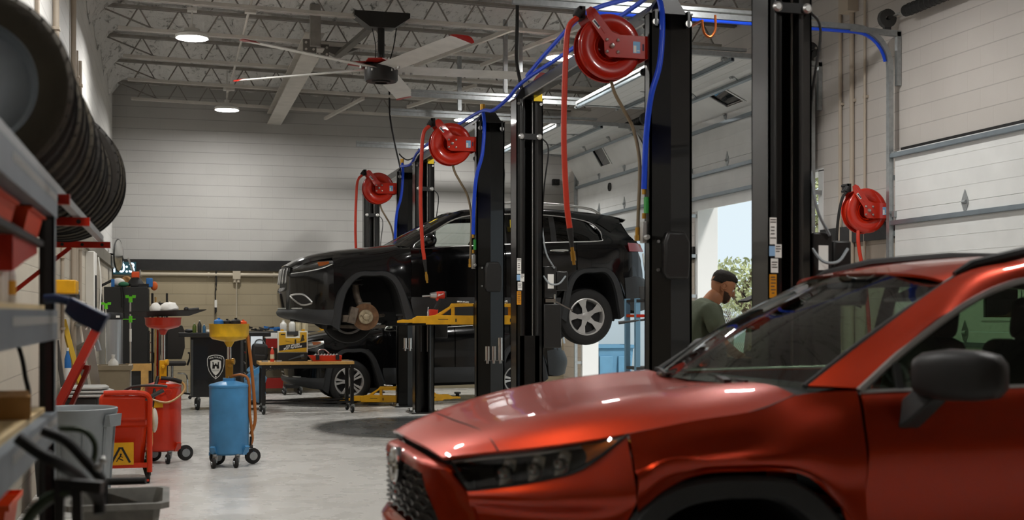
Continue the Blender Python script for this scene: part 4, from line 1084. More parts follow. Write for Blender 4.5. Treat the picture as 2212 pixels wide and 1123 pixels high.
    # rear end
    part('spoiler', [[(4.1, 0, 1.695), (4.1, .4, 1.685), (4.1, .6, 1.655)], [(4.33, 0, 1.66), (4.31, .4, 1.655), (4.24, .6, 1.63)], [(4.3, 0, 1.62), (4.28, .4, 1.61), (4.2, .58, 1.58)]], M_carblk, 4, 3)
    part('rear_window', [[(4.27, 0, 1.61), (4.25, .4, 1.60), (4.2, .6, 1.57)], [(4.47, 0, 1.30), (4.44, .42, 1.30), (4.33, .73, 1.30)]], M_gprivacy, 4, 4)
    part('tailgate', [[(4.47, 0, 1.3), (4.44, .42, 1.3), (4.34, .74, 1.3)], [(4.56, 0, 1.1), (4.52, .42, 1.1), (4.38, .77, 1.1)], [(4.55, 0, .85), (4.52, .42, .85), (4.40, .78, .85)]], M_carblk, 4, 4, **TH)
    part('rear_bumper', [[(4.13, .925, .86), (4.3, .87, .88), (4.45, .72, .86), (4.57, .4, .84), (4.6, 0, .84)], [(4.14, .93, .68), (4.35, .87, .68), (4.53, .7, .68), (4.61, .4, .68), (4.63, 0, .68)], [(4.16, .925, .46), (4.33, .86, .43), (4.5, .68, .46), (4.56, .4, .47), (4.57, 0, .47)]], M_clad, 4, 4, **TH)
    part('rear_corner', [[(4.1, .905, 1.2), (4.22, .875, 1.22), (4.34, .79, 1.24)], [(4.1, .915, 1.02), (4.27, .875, 1.0), (4.4, .79, 1.0)], [(4.12, .925, .86), (4.29, .875, .87), (4.42, .78, .85)]], M_carblk, 3, 4)
    part('tail_lamp', [[(4.17, .90, 1.31), (4.28, .85, 1.31), (4.38, .76, 1.30)], [(4.19, .905, 1.2), (4.31, .86, 1.2), (4.42, .77, 1.2)]], M_taillamp, 3, 3, thick=.01)
    part('reflector_panel', [[(4.42, .76, 1.19), (4.5, .6, 1.19), (4.53, .45, 1.19)], [(4.45, .76, .98), (4.535, .6, .97), (4.56, .45, .97)]], M_paper if style == 'five' else M_carblk, 3, 3)
    # arches, sills, wells
    for nm, poly in (('front_arch_flare', [(.505, .265), (.60, .70), (.79, .905), (1.0, .925), (1.2, .915), (1.355, .76), (1.5, .335)]), ('rear_arch_flare', [(3.28, .36), (3.38, .80), (3.52, .965), (3.72, .99), (3.92, .985), (4.06, .80), (4.15, .40)])):
        c = (sum(p[0] for p in poly) / len(poly), .42)
        q = catmull([(a, b, 0) for a, b in poly], 4)
        rows = [[(p.x, .925, p.y) for p in q], [(p.x + (c[0] - p.x) * .05, .955, p.y - .02) for p in q], [(p.x + (c[0] - p.x) * .19, .95, p.y - .065) for p in q], [(p.x + (c[0] - p.x) * .22, .90, p.y - .075) for p in q]]
        g0 = R(rows); pairs(nm, lambda mb, s: mb.grid(g0 if s > 0 else [[mir(p) for p in r] for r in g0]), M_clad)
        rows = [[(p.x + (c[0] - p.x) * .2, v, p.y - .07) for p in q] for v in (.91, .3)]; g = R(rows)
        g2 = R([[(p.x + (c[0] - p.x) * .2, .32, p.y - .07) for p in q], [(c[0], .32, .3)] * len(q)]); 
        def well_(mb, s):
            for gg in (g, g2): mb.grid(gg if s > 0 else [[mir(p) for p in r] for r in gg])
        pairs(nm.replace('arch_flare', 'wheel_well'), well_, M_under)
    part('sill', [[(1.44, .925, .60), (2.2, .925, .60), (3.3, .925, .60)], [(1.46, .935, .48), (2.2, .935, .48), (3.28, .935, .48)], [(1.5, .90, .34), (2.2, .90, .35), (3.27, .90, .36)]], M_clad, 4, 3, **TH)
    mb = MB()
    mb.cbox(P(2.35, 0, .42), (1.75 * su, 1.7, .2)); mb.cbox(P(.75, 0, .55), (1.2 * su, .62, .5)); mb.cbox(P(3.9, 0, .6), (1.2 * su, .62, .4)); mb.cyl(P(1.2, .3, .28), P(4.2, .3, .34), .04, n=8); mb.done('underbody', M_under, t)
    # cabin
    mb = MB(); mb.cbox(P(1.62, 0, 1.1), (.5, 1.4, .2)); mb.done('dashboard', M_seat, t, bevel=.05)
    for v in (.38, -.38):
        mb = MB(); mb.cbox(P(2.5, v, 1.1), (.14, .48, .6), Matrix.Rotation(.2, 3, 'Y')); mb.cbox(P(2.3, v, .84), (.5, .5, .14)); s = mb.done('seat', M_seat, t, bevel=.05)
        mb = MB(); mb.cbox(P(2.58, v, 1.5), (.1, .26, .18)); mb.done('headrest', M_seat, s, bevel=.04)
    mb = MB(); mb.cbox(P(3.45, 0, 1.05), (.16, 1.3, .7), Matrix.Rotation(.2, 3, 'Y')); mb.done('rear_seat', M_seat, t, bevel=.05)
    # mirrors, handles
    for s in (1, -1):
        mb = MB(); mb.sphere(P(1.66, s * 1.0, 1.3), 1, 20, 12, (.085, .13, .085)); mb.bar(P(1.62, s * .86, 1.22), P(1.66, s * .95, 1.27), .07, .04); mb.done('door_mirror', M_carblk, t)
    for u, z in ((2.35, 1.14), (3.28, 1.19)):
        pairs('door_handle', lambda mb, s: mb.tube([P(u - .11, s * .92, z), P(u - .08, s * .955, z + .005), P(u + .08, s * .955, z + .01), P(u + .11, s * .92, z + .01)], .012, n=8, smooth=3), M_alu if style == 'five' else M_carblk)
    # running gear
    zf = .36 - droop
    for u in (.93, 3.64):
        for s in (1, -1):
            c = P(u, s * .805, zf)
            if lifted and u < 1 and s == 1: brake_corner(t, P(u, .80, zf)); continue
            wheel(t, c, .36, .225, -s, style)
    return t
car1 = suv('black car raised on the middle lift, bare brake disc at its front wheel arch', 1.315, 16.03, 1.06, 0.0, True, 'five')
car2 = suv('black car standing on the floor behind the rolling table, under the raised car', 1.79, 21.05, -.02, -.02, False, 'double')
# stickers on the raised car's glass
def YC(u, v, z): return V((1.315 + u * 1.04, 16.03 - v, 1.06 + z))
mb = MB(); mb.face([YC(2.68, .835, 1.58), YC(2.78, .835, 1.58), YC(2.78, .85, 1.48), YC(2.68, .85, 1.48)]); s_ = mb.done('window_sticker', mat('sticker yellow', '#e2c51a', .6), car1, thick=.002)
mb = MB()
for z in (1.555, 1.535, 1.515): mb.face([YC(2.70, .845, z), YC(2.76, .845, z), YC(2.76, .847, z - .01), YC(2.70, .847, z - .01)])
mb.done('printing', M_blackm, s_)
for k, (u, w, m) in enumerate(((1.60, .09, 'white paper'), (1.76, .09, 'sticker yellow'))):
    mb = MB(); q = []
    for du, v in ((0, .42), (0, .56), (w, .53), (w, .40)):
        uu = u + du; z = 1.285 + (uu - 1.3) * .56 - (v / .6) ** 2 * .015 + .02; q.append(YC(uu, v, z))
    mb.face(q); mb.done('dash_ticket', MATS[m], car1, thick=.002)
# ================================================================ the red car in front
M_carred = bpy.data.materials.new('metallic red paint'); M_carred.use_nodes = True
_b = M_carred.node_tree.nodes['Principled BSDF']
_b.inputs['Base Color'].default_value = (*hexc('#ad2d04'), 1); _b.inputs['Metallic'].default_value = .8; _b.inputs['Roughness'].default_value = .4
_b.inputs['Coat Weight'].default_value = .7; _b.inputs['Specular IOR Level'].default_value = .2; _b.inputs['Coat Roughness'].default_value = .03
M_mirror = mat('textured black mirror shell', '#262524', .5)
M_wind = glass('windscreen glass', '#c9d2cc', .0, .06)
M_sideg = glass('green side glass', '#9db39a', .0, .05)
M_lampin = mat('dark lamp interior', '#2a2928', .3)
RYC = 4.88
red = thing('suv_car', 'shiny red car filling the lower right, seen from its front corner', 'car', (3.2, RYC, 0))
def Q(x, v, z): return V((x, RYC - v, z))
qm = lambda p: V((p.x, 2 * RYC - p.y, p.z))
def QR(rows): return [[Q(*q) for q in r] for r in rows]
def rpart(name, rows, m, nu=5, nv=5, centred=False, parent=red, one=False, **k):
    g = QR(rows)
    if centred:
        mb = MB(); mb.patch(g, nu, nv, qm); return mb.done(name, m, parent, **k)
    if not one:
        m2 = MB(); m2.patch([[qm(p) for p in r] for r in g], nu, nv); m2.done(name, m, parent, **k)
    mb = MB(); mb.patch(g, nu, nv); return mb.done(name, m, parent, **k)
RT = dict(thick=.012)
# hood: stations front to back, columns centre to edge
hood = []
for x, ev, zs, dx in ((.905, .52, (.962, .962, .958, .95, .942), (0, .002, .008, .016, .024)), (1.02, .605, (1.005, 1.004, 1.0, .985, .962), (0, 0, 0, .0, .01)), (1.2, .715, (1.055, 1.056, 1.055, 1.032, .988), (0,) * 5), (1.4, .80, (1.098, 1.102, 1.104, 1.075, 1.02), (0,) * 5),
                      (1.65, .848, (1.137, 1.143, 1.147, 1.115, 1.062), (0,) * 5), (1.93, .858, (1.162, 1.17, 1.178, 1.15, 1.10), (0,) * 5), (2.12, .80, (1.172, 1.18, 1.192, 1.185, 1.158), (0, 0, .01, .03, .05))):
    hood.append([(x + dx[i], v, zs[i]) for i, v in enumerate((0, ev * .38, ev * .66, ev * .85, ev))])
rpart('hood', hood, M_carred, 5, 6, True, **RT)
mb = MB(); mb.tube([Q(1.09 + .012 * abs(v), v, z) for v, z in ((-.655, .974), (-.57, 1.001), (-.43, 1.0215), (-.25, 1.0265), (0, 1.0265), (.25, 1.0265), (.43, 1.0215), (.57, 1.001), (.655, .974))], .003, n=6, smooth=4)
mb.done('hood_seam', M_blackm, red)
# gap under the hood edge, upper grille bar, frame round the grille
rpart('hood_gap', [[(.92, 0, .952), (.93, .3, .95), (.96, .52, .938)], [(.94, 0, .905), (.95, .3, .905), (.98, .55, .90)]], M_blackm, 4, 3, True)
rpart('bumper', [[(.915, 0, .928), (.92, .28, .925), (.945, .47, .915), (.985, .56, .905)], [(.868, 0, .918), (.872, .28, .912), (.895, .42, .90), (.95, .545, .89)], [(.858, 0, .885), (.862, .28, .882), (.882, .415, .872), (.96, .56, .86)]], M_carred, 5, 4, True, **RT)
rpart('bumper_side', [[(.882, .415, .885), (.905, .475, .90), (.945, .545, .905)], [(.895, .45, .81), (.935, .515, .82), (1.005, .60, .822)], [(.925, .495, .72), (.965, .55, .735), (1.03, .615, .76)], [(.945, .52, .60), (.99, .58, .60), (1.05, .63, .60)], [(.94, .5, .47), (1.0, .6, .45), (1.07, .66, .45)]], M_carred, 5, 4, **RT)
rpart('bumper_corner', [[(1.0, .598, .822), (1.13, .69, .848), (1.25, .755, .876), (1.36, .805, .915), (1.44, .83, .968), (1.506, .847, 1.036)],
                        [(1.005, .622, .808), (1.13, .725, .812), (1.26, .80, .818), (1.37, .855, .828), (1.45, .90, .845), (1.508, .926, .865)],
                        [(1.015, .60, .775), (1.15, .685, .768), (1.275, .755, .766), (1.385, .815, .77), (1.455, .875, .775), (1.508, .915, .80)],
                        [(1.03, .605, .70), (1.155, .685, .70), (1.28, .755, .70), (1.385, .815, .70), (1.445, .875, .70), (1.475, .925, .72)],
                        [(1.07, .65, .50), (1.17, .72, .50), (1.28, .78, .50), (1.36, .84, .50), (1.40, .89, .50), (1.42, .925, .52)]], M_carred, 4, 4, **RT)
rpart('lower_bumper', [[(.865, 0, .66), (.872, .3, .655), (.905, .48, .64), (1.0, .62, .60)], [(.835, 0, .61), (.845, .3, .605), (.885, .49, .58), (1.02, .65, .5)], [(.86, 0, .5), (.87, .3, .5), (.92, .5, .45), (1.06, .67, .44)]], M_carred, 4, 4, True, **RT)
rpart('front_lip', [[(.84, 0, .52), (.86, .3, .51), (.93, .52, .46), (1.08, .68, .45), (1.40, .90, .5)], [(.82, 0, .42), (.84, .3, .42), (.92, .54, .40), (1.09, .70, .38), (1.4, .91, .36)], [(.9, 0, .28), (.92, .3, .28), (1.0, .5, .27), (1.15, .66, .26), (1.4, .88, .25)]], M_clad, 4, 4, True, **RT)
gr = rpart('grille', [[(.90, 0, .885), (.905, .28, .88), (.92, .415, .87)], [(.91, 0, .78), (.915, .3, .775), (.93, .46, .77)], [(.90, 0, .66), (.91, .32, .655), (.94, .50, .65)]], M_blackm, 4, 4, True)
mb = MB()
for i in range(7):
    z = .685 + i * .031; e = .49 - (z - .66) * .33
    pts = [Q(.868 + .008 * math.sin(k * 1.6 + i * math.pi) - .0 + .05 * (abs(-e + 2 * e * k / 28) / .5) ** 3, -e + 2 * e * k / 28, z + .007 * math.cos(k * 1.6 + i * math.pi)) for k in range(29)]
    mb.tube(pts, .0065, n=5)
mb.done('grille_mesh', mat('gloss black grille', '#161515', .25), gr)
# oval emblem
mb = MB(); mb.tube([Q(.845, .075 * math.cos(a), .858 + .062 * math.sin(a)) for a in [2 * math.pi * k / 36 for k in range(36)]], .008, n=8, closed=True)
mb.tube([Q(.845, .028 * math.cos(a), .852 + .055 * math.sin(a)) for a in [2 * math.pi * k / 30 for k in range(30)]], .006, n=8, closed=True)
mb.tube([Q(.845, .055 * math.cos(a), .88 + .022 * math.sin(a)) for a in [2 * math.pi * k / 30 for k in range(30)]], .006, n=8, closed=True)
mb.done('emblem', M_chrome, red)
mb = MB(); mb.cyl(Q(.852, 0, .858), Q(.87, 0, .858), .07, n=32); mb.done('emblem_base', M_blackm, red)
# headlights
h_t = [(.945, .548, .938), (1.03, .612, .955), (1.2, .718, .98), (1.38, .795, 1.012), (1.505, .848, 1.036)]
h_b = [(1.005, .60, .826), (1.13, .69, .852), (1.25, .755, .88), (1.36, .808, .92), (1.505, .85, 1.032)]
h_m = [tuple((a[i] + b[i]) / 2 + (-.008 if i == 0 else .014 if i == 1 else 0) for i in range(3)) for a, b in zip(h_t, h_b)]
sh = lambda r, d: [(x + d, v - d, z) for x, v, z in r]
rpart('headlight_housing', [sh(h_t, .05), sh(h_m, .06), sh(h_b, .05)], M_lampin, 4, 4)
hl = rpart('headlight', [h_t, h_m, h_b], M_lens, 5, 4)
for k, (x, v, z, r) in enumerate(((1.13, .635, .895, .038), (1.22, .69, .91, .036), (1.30, .735, .93, .034))):
    mb = MB(); c = Q(x, v, z); ax = V((-.75, -.66, 0)).normalized()
    mb.lathe([(r, .02), (r * 1.05, .0), (r, .016), (r * .8, -.02), (.001, -.035)], c, ax, 24); mb.lathe([(r * .62, .012), (r * .4, .024), (.001, .028)], c, ax, 20)
    mb.bar(c + V((0, 0, -r * 1.5)) + ax * .0, c + V((.02, -.015, r * 1.4)), .05, .012, ax); mb.done('lamp_projector', M_chrome, hl)
mb = MB()
for s in (1, -1): mb.tube([Q(x + .02, s * (v - .02), z - .012) for x, v, z in h_t], .009, n=6, smooth=4)
mb.done('lamp_chrome', M_alu, hl)
mb = MB(); mb.tube([Q(.955, .552, .925), Q(.985, .58, .872), Q(1.015, .605, .832)], .007, n=6, smooth=4); mb.tube([Q(x - .004, v + .006, z + .003) for x, v, z in h_b], .006, n=6, smooth=4); mb.done('lamp_bezel', M_blackm, hl)
rpart('turn_signal', [[(1.36, .782, .998), (1.42, .805, 1.008), (1.475, .83, 1.02)], [(1.375, .80, .968), (1.42, .82, .985), (1.47, .838, 1.01)], [(1.37, .805, .94), (1.41, .82, .965), (1.465, .84, 1.0)]], M_amber, 3, 3, parent=hl)
# front fender
fx = [(1.512, .846, 1.036, .785), (1.62, .852, 1.056, .86), (1.75, .858, 1.078, .905), (1.9, .862, 1.096, .908), (2.02, .852, 1.115, .905), (2.15, .815, 1.15, .88), (2.28, .835, 1.168, .76), (2.375, .862, 1.17, .66)]
rows = [[(x, v, z) for x, v, z, a in fx],
        [(x, max(v, .83) + .024, z - .05) for x, v, z, a in fx],
        [(x, .905 if z < 1.16 else .9, z - .12) for x, v, z, a in fx],
        [(x, .928, max(.945 if x < 2.2 else .93, a + .02)) for x, v, z, a in fx],
        [(x, .915, (max(.945, a + .02) - .04) if x < 2.2 else .85) for x, v, z, a in fx],
        [(x, .935, a) for x, v, z, a in fx]]
rows[3] = [(x, .928, .95 if 1.6 < x < 2.2 else (.90 if x < 1.6 else .93)) for x, v, z, a in fx]
rows[4] = [(x, .917, max(a + .015, .9) if 1.55 < x < 2.25 else .83) for x, v, z, a in fx]
rpart('fender', rows, M_carred, 4, 4, **RT)
for s in (1, -1):
    mb = MB(); mb.tube([Q(x, s * v, z) for x, v, z in ((1.50, .8475, 1.036), (1.65, .8535, 1.0605), (1.8, .860, 1.0815), (1.93, .8625, 1.0985), (2.05, .842, 1.126), (2.16, .806, 1.157))], .0045, n=6, smooth=4); mb.done('shut_line', M_blackm, red)
rpart('fender_rear', [[(2.27, .935, .77), (2.32, .93, .72), (2.375, .93, .66)], [(2.33, .93, .62), (2.35, .928, .6), (2.375, .925, .58)], [(2.40, .925, .45), (2.38, .92, .43), (2.378, .92, .42)]], M_carred, 3, 3, **RT)
# arch flare and wheel well
AC = (1.875, .52)
poly = [(1.36, .40), (1.415, .62), (1.49, .762), (1.60, .85), (1.76, .888), (1.98, .888), (2.11, .862), (2.25, .752), (2.36, .60), (2.42, .40)]
def flare(poly, ac, nm):
    q = catmull([(a, b, 0) for a, b in poly], 5)
    def g_(s): return [[Q(p.x + (ac[0] - p.x) * k, s * v, p.y + (ac[1] - p.y) * k) for p in q] for k, v in ((-.01, .93), (.03, .955), (.17, .957), (.2, .945), (.22, .88))]
    for s in (-1, 1):
        mb = MB(); mb.grid(g_(s)); mb.done(nm + '_arch_flare', M_clad, red)
        mb = MB(); mb.grid([[Q(p.x + (ac[0] - p.x) * .21, s * v, p.y + (ac[1] - p.y) * .21) for p in q] for v in (.89, .3)])
        mb.grid([[Q(p.x + (ac[0] - p.x) * .21, s * .32, p.y + (ac[1] - p.y) * .21) for p in q], [Q(ac[0], s * .32, .35)] * len(q)]); mb.done(nm + '_wheel_well', M_under, red)
flare(poly, AC, 'front'); flare([(a + 2.69, b) for a, b in poly], (AC[0] + 2.69, AC[1]), 'rear')
for x in (1.88, 4.57):
    for s in (1, -1): wheel(red, Q(x, s * .80, .366), .364, .225, -s, 'five', .225)
# doors and quarter
def rside(x0, x1, zb0, zb1, n, zlow=.46):
    rows = []
    for k in range(7):
        r = []
        for i in range(n + 1):
            x = x0 + (x1 - x0) * i / n; zb = zb0 + (zb1 - zb0) * i / n
            lo = zlow(x) if callable(zlow) else zlow
            z = (zb, zb - .045, zb - .13, zb - .23, lo + (zb - .23 - lo) * .6, lo + (zb - .23 - lo) * .3, lo)[k]
            r.append((x, (.864, .89, .908, .92, .882, .88, .905)[k], z))
        rows.append(r)
    return rows
rpart('front_door', rside(2.387, 3.50, 1.168, 1.185, 4), M_carred, 5, 4, **RT)
rarch = lambda x: .46 if x < 4.05 else .46 + min(1, (x - 4.05) / .2) * .36
rpart('rear_door', rside(3.512, 4.36, 1.185, 1.21, 5, rarch), M_carred, 4, 4, **RT)
def qa(x):
    pts = [(4.37, .84), (4.5, .89), (4.72, .89), (4.85, .84), (4.98, .70), (5.06, .48), (5.4, .48)]
    for (a, b), (c, d) in zip(pts, pts[1:]):
        if a <= x <= c: return b + (d - b) * (x - a) / (c - a)
    return .48
rpart('quarter_panel', [[(x, (.864, .9, .918, .918, .93)[k] * (1 - .1 * max(0, (x - 5.0) / .4) ** 2), (1.21, 1.15, 1.05, qa(x) + .06, qa(x))[k]) for x in (4.37, 4.55, 4.75, 4.92, 5.03, 5.1, 5.3)] for k in range(5)], M_carred, 4, 4, **RT)
rpart('sill', [[(2.42, .92, .47), (3.2, .92, .47), (4.1, .92, .47)], [(2.42, .93, .38), (3.2, .93, .38), (4.1, .93, .38)], [(2.42, .88, .27), (3.2, .88, .27), (4.1, .88, .27)]], M_clad, 4, 3, **RT)
# glass house
rpart('windshield', [[(2.03, 0, 1.185), (2.09, .35, 1.183), (2.24, .71, 1.178)], [(2.36, 0, 1.41), (2.41, .33, 1.405), (2.56, .67, 1.385)], [(2.79, 0, 1.625), (2.83, .3, 1.617), (2.955, .59, 1.588)]], M_wind, 8, 8, True)
rpart('cowl', [[(2.12, 0, 1.165), (2.14, .35, 1.172), (2.17, .62, 1.178), (2.2, .78, 1.15)], [(2.08, 0, 1.178), (2.12, .35, 1.178), (2.22, .66, 1.172), (2.30, .80, 1.165)]], M_blackm, 4, 3, True)
for s in (1, -1):
    mb = MB(); mb.bar(Q(2.12, s * .30 + .2, 1.192), Q(2.17, s * .30 - .25, 1.20), .016, .012); mb.bar(Q(2.08, s * .3 + .12, 1.19), Q(2.12, s * .3 - .05, 1.2), .03, .015); mb.done('wiper', M_blackm, red)
rpart('a_pillar', [[(2.255, .735, 1.18), (2.585, .685, 1.385), (2.975, .605, 1.592), (3.25, .60, 1.652)], [(2.33, .81, 1.178), (2.66, .735, 1.375), (2.98, .67, 1.565), (3.25, .65, 1.635)], [(2.40, .858, 1.176), (2.70, .782, 1.378), (2.885, .735, 1.47), (3.236, .668, 1.59)]], M_carred, 5, 4, **RT)
for s in (1, -1):
    mb = MB(); mb.tube([Q(x, s * v, z) for x, v, z in ((2.245, .722, 1.184), (2.575, .678, 1.39), (2.965, .597, 1.594))], .011, n=6, smooth=6)
    mb.done('windshield_moulding', M_dgrey, red)
rpart('roof', [[(x + d, v, z + h) for d, v, h in ((0, 0, .03), (.01, .35, .022), (.05, .52, .006), (.09, .60, -.018))] for x, z in ((2.83, 1.598), (3.1, 1.645), (3.5, 1.68), (4.0, 1.695), (4.6, 1.68), (5.15, 1.62))], M_carred, 5, 5, True, **RT)
rpart('roof_side', [[(3.18, .603, 1.635), (3.6, .605, 1.665), (4.1, .605, 1.675), (4.7, .60, 1.655), (5.24, .58, 1.60)], [(3.2, .65, 1.625), (3.6, .66, 1.64), (4.1, .66, 1.645), (4.7, .65, 1.62), (5.2, .63, 1.56)], [(3.23, .67, 1.595), (3.6, .685, 1.605), (4.1, .685, 1.605), (4.6, .68, 1.57), (5.0, .70, 1.47)]], M_carred, 4, 4, **RT)
rpart('rear_pillar', [[(4.62, .69, 1.56), (4.85, .68, 1.53), (5.2, .62, 1.55)], [(4.85, .74, 1.42), (5.0, .73, 1.40), (5.28, .67, 1.40)], [(4.95, .82, 1.28), (5.08, .81, 1.28), (5.34, .74, 1.26)], [(4.9, .862, 1.215), (5.08, .86, 1.21), (5.38, .78, 1.2)]], M_carred, 4, 4, **RT)
def rg(x, zb, zt): return [(x, .862, zb), (x, .79, zb + (zt - zb) * .5), (x, .69 if zt > 1.5 else .74, zt)]
rpart('front_side_window', [rg(2.56, 1.178, 1.262), rg(2.75, 1.18, 1.392), rg(3.0, 1.182, 1.525), rg(3.25, 1.184, 1.582), rg(3.47, 1.186, 1.596)], M_sideg, 5, 5)
rpart('corner_window', [rg(2.43, 1.176, 1.19), rg(2.48, 1.177, 1.218), rg(2.545, 1.178, 1.255)], M_sideg, 3, 3)
rpart('rear_side_window', [rg(3.54, 1.188, 1.598), rg(3.9, 1.195, 1.598), rg(4.3, 1.205, 1.58)], M_sideg, 4, 4)
rpart('quarter_window', [rg(4.38, 1.21, 1.575), rg(4.6, 1.215, 1.545), rg(4.85, 1.22, 1.40)], M_gprivacy, 4, 4)
rpart('b_pillar', [rg(3.46, 1.186, 1.597), rg(3.5, 1.187, 1.598), rg(3.545, 1.188, 1.598)], M_blackm, 3, 3)
mb = MB(); mb.bar(Q(2.552, .866, 1.175), Q(2.552, .835, 1.27), .03, .02, (0, 1, 0)); mb.done('window_post', M_dgrey, red)
for s in (-1, 1):
    mb = MB()
    q = [Q(x, s * (v + .004), z) for x, v, z in ((2.385, .864, 1.172), (2.62, .80, 1.325), (2.88, .738, 1.468), (3.1, .69, 1.555), (3.3, .675, 1.59), (3.7, .685, 1.602), (4.3, .685, 1.59), (4.65, .70, 1.545), (4.9, .77, 1.38), (4.9, .86, 1.222))]
    mb.tube(q, .015, n=6, smooth=5); mb.tube([Q(x, s * .87, z) for x, z in ((2.385, 1.17), (2.9, 1.177), (3.5, 1.186), (4.3, 1.206), (4.9, 1.22))], .011, n=6, smooth=4); mb.done('window_trim', M_alu, red)
    mb = MB(); mb.tube([Q(x, s * .575, z) for x, z in ((2.98, 1.608), (3.06, 1.645), (3.3, 1.698), (3.75, 1.735), (4.3, 1.735), (4.8, 1.695), (4.95, 1.645))], [.012, .022, .024, .024, .024, .022, .012], n=8, smooth=0); mb.done('roof_rail', M_blackm, red)
# rear
rpart('rear_window', [[(5.2, 0, 1.60), (5.18, .4, 1.595), (5.12, .6, 1.56)], [(5.42, 0, 1.22), (5.40, .42, 1.22), (5.3, .74, 1.22)]], M_gprivacy, 4, 4, True)
rpart('tailgate', [[(5.42, 0, 1.22), (5.4, .42, 1.22), (5.32, .77, 1.22)], [(5.49, 0, 1.0), (5.46, .42, 1.0), (5.36, .8, 1.0)], [(5.46, 0, .75), (5.44, .42, .75), (5.35, .82, .75)]], M_carred, 4, 4, True, **RT)
rpart('rear_bumper', [[(5.08, .92, .74), (5.3, .85, .75), (5.42, .7, .76), (5.49, .35, .76), (5.5, 0, .76)], [(5.1, .92, .4), (5.3, .86, .36), (5.44, .7, .36), (5.5, .35, .38), (5.51, 0, .38)]], M_clad, 4, 4, True, **RT)
mb = MB(); mb.cbox(Q(3.2, 0, .36), (1.9, 1.65, .16)); mb.cbox(Q(1.7, 0, .6), (1.2, .62, .5)); mb.cbox(Q(4.8, 0, .5), (1.2, .62, .4)); mb.done('underbody', M_under, red)
# door mirror on a black foot
for s in (-1, 1):
    mb = MB()
    rot = Matrix.Rotation(math.radians(-52 * s), 3, 'Z')
    rings = []
    for j, (a, w, h, o_) in enumerate(((-.155, .02, .03, .0), (-.15, .055, .06, 0), (-.12, .075, .08, .0), (-.03, .085, .092, .002), (.07, .083, .088, .002), (.135, .07, .075, 0), (.158, .045, .05, 0), (.163, .015, .02, 0))):
        rings.append([Q(2.66, s * 1.065, 1.235) + rot @ V((a, math.copysign(abs(math.cos(t)) ** .6, math.cos(t)) * w, o_ + math.copysign(abs(math.sin(t)) ** .6, math.sin(t)) * h)) for t in [2 * math.pi * k / 28 for k in range(28)]])
    mb.loft(rings); mr = mb.done('door_mirror', M_mirror, red)
    mb = MB(); mb.loft([[Q(*p) for p in ((2.50, s * .885, 1.02), (2.60, s * .885, 1.02), (2.62, s * .885, 1.14), (2.54, s * .885, 1.14))], [Q(*p) for p in ((2.52, s * .95, 1.06), (2.60, s * .95, 1.06), (2.66, s * .95, 1.18), (2.56, s * .95, 1.19))], [Q(*p) for p in ((2.57, s * 1.02, 1.14), (2.64, s * 1.02, 1.14), (2.68, s * 1.02, 1.2), (2.6, s * 1.02, 1.2))]]); mb.done('mirror_foot', M_mirror, mr, bevel=.01)
    mb = MB(); q = [rot @ V((a, .07, h)) for a, h in ((-.13, -.06), (.13, -.06), (.13, .06), (-.13, .06))]; mb.face([Q(2.66, s * 1.065, 1.235) + V((p.x, p.y, p.z)) + V((.0, 0, 0)) for p in q]); mb.done('mirror_glass', M_chrome, mr)
    mb = MB(); mb.tube([Q(2.93 + a, s * (.915 + b), 1.03 + c_) for a, b, c_ in ((.2, -.005, 0), (.23, .03, .004), (.4, .035, .01), (.43, -.005, .012))], .013, n=8, smooth=4); mb.done('door_handle', M_carred, red)
# cabin
mb = MB(); mb.patch(QR([[(2.16, -.68, 1.14), (2.1, 0, 1.155), (2.16, .68, 1.14)], [(2.42, -.68, 1.17), (2.42, 0, 1.165), (2.42, .68, 1.17)], [(2.62, -.68, 1.12), (2.64, 0, 1.12), (2.62, .68, 1.12)], [(2.66, -.68, .8), (2.68, 0, .75), (2.66, .68, .8)]]), 6, 5); mb.done('dashboard', mat('dark dash', '#232322', .6), red)
mb = MB(); c = Q(2.78, .37, 1.07); ax = V((-.92, 0, .38)).normalized(); u_ = V((0, 1, 0)); w_ = ax.cross(u_)
mb.tube([c + u_ * (.185 * math.cos(a)) + w_ * (.185 * math.sin(a)) for a in [2 * math.pi * k / 30 for k in range(30)]], .016, n=8, closed=True); mb.bar(c - u_ * .17, c + u_ * .17, .04, .02); mb.cyl(c, c + ax * .2, .05, n=12); mb.done('steering_wheel', M_blackm, red)
for v in (.37, -.37):
    mb = MB(); mb.cbox(Q(3.42, v, 1.02), (.15, .50, .66), Matrix.Rotation(.22, 3, 'Y')); mb.cbox(Q(3.18, v, .68), (.54, .52, .16)); st = mb.done('seat', M_seat, red, bevel=.06, bseg=3)
    mb = MB(); mb.cbox(Q(3.53, v, 1.43), (.11, .28, .19), Matrix.Rotation(.15, 3, 'Y')); hr = mb.done('headrest', M_seat, st, bevel=.045, bseg=3)
    mb = MB()
    for d in (-.07, .07): mb.cyl(Q(3.50, v + d, 1.3), Q(3.52, v + d, 1.38), .007, n=8)
    mb.done('headrest_post', M_chrome, hr)
mb = MB(); mb.cbox(Q(4.35, 0, 1.0), (.16, 1.35, .62), Matrix.Rotation(.22, 3, 'Y')); mb.cbox(Q(4.1, 0, .7), (.5, 1.35, .16))
for v in (.4, -.4): mb.cbox(Q(4.44, v, 1.38), (.1, .26, .15))
mb.done('rear_seat', M_seat, red, bevel=.05, bseg=3)
mb = MB(); mb.patch(QR([[(2.9, 0, 1.595), (2.93, .4, 1.585), (3.02, .58, 1.55)], [(3.6, 0, 1.66), (3.6, .4, 1.65), (3.6, .6, 1.60)], [(5.0, 0, 1.62), (5.0, .4, 1.61), (5.0, .6, 1.55)]]), 4, 4, qm); mb.done('headliner', mat('grey headliner', '#4b4a47', .9), red)
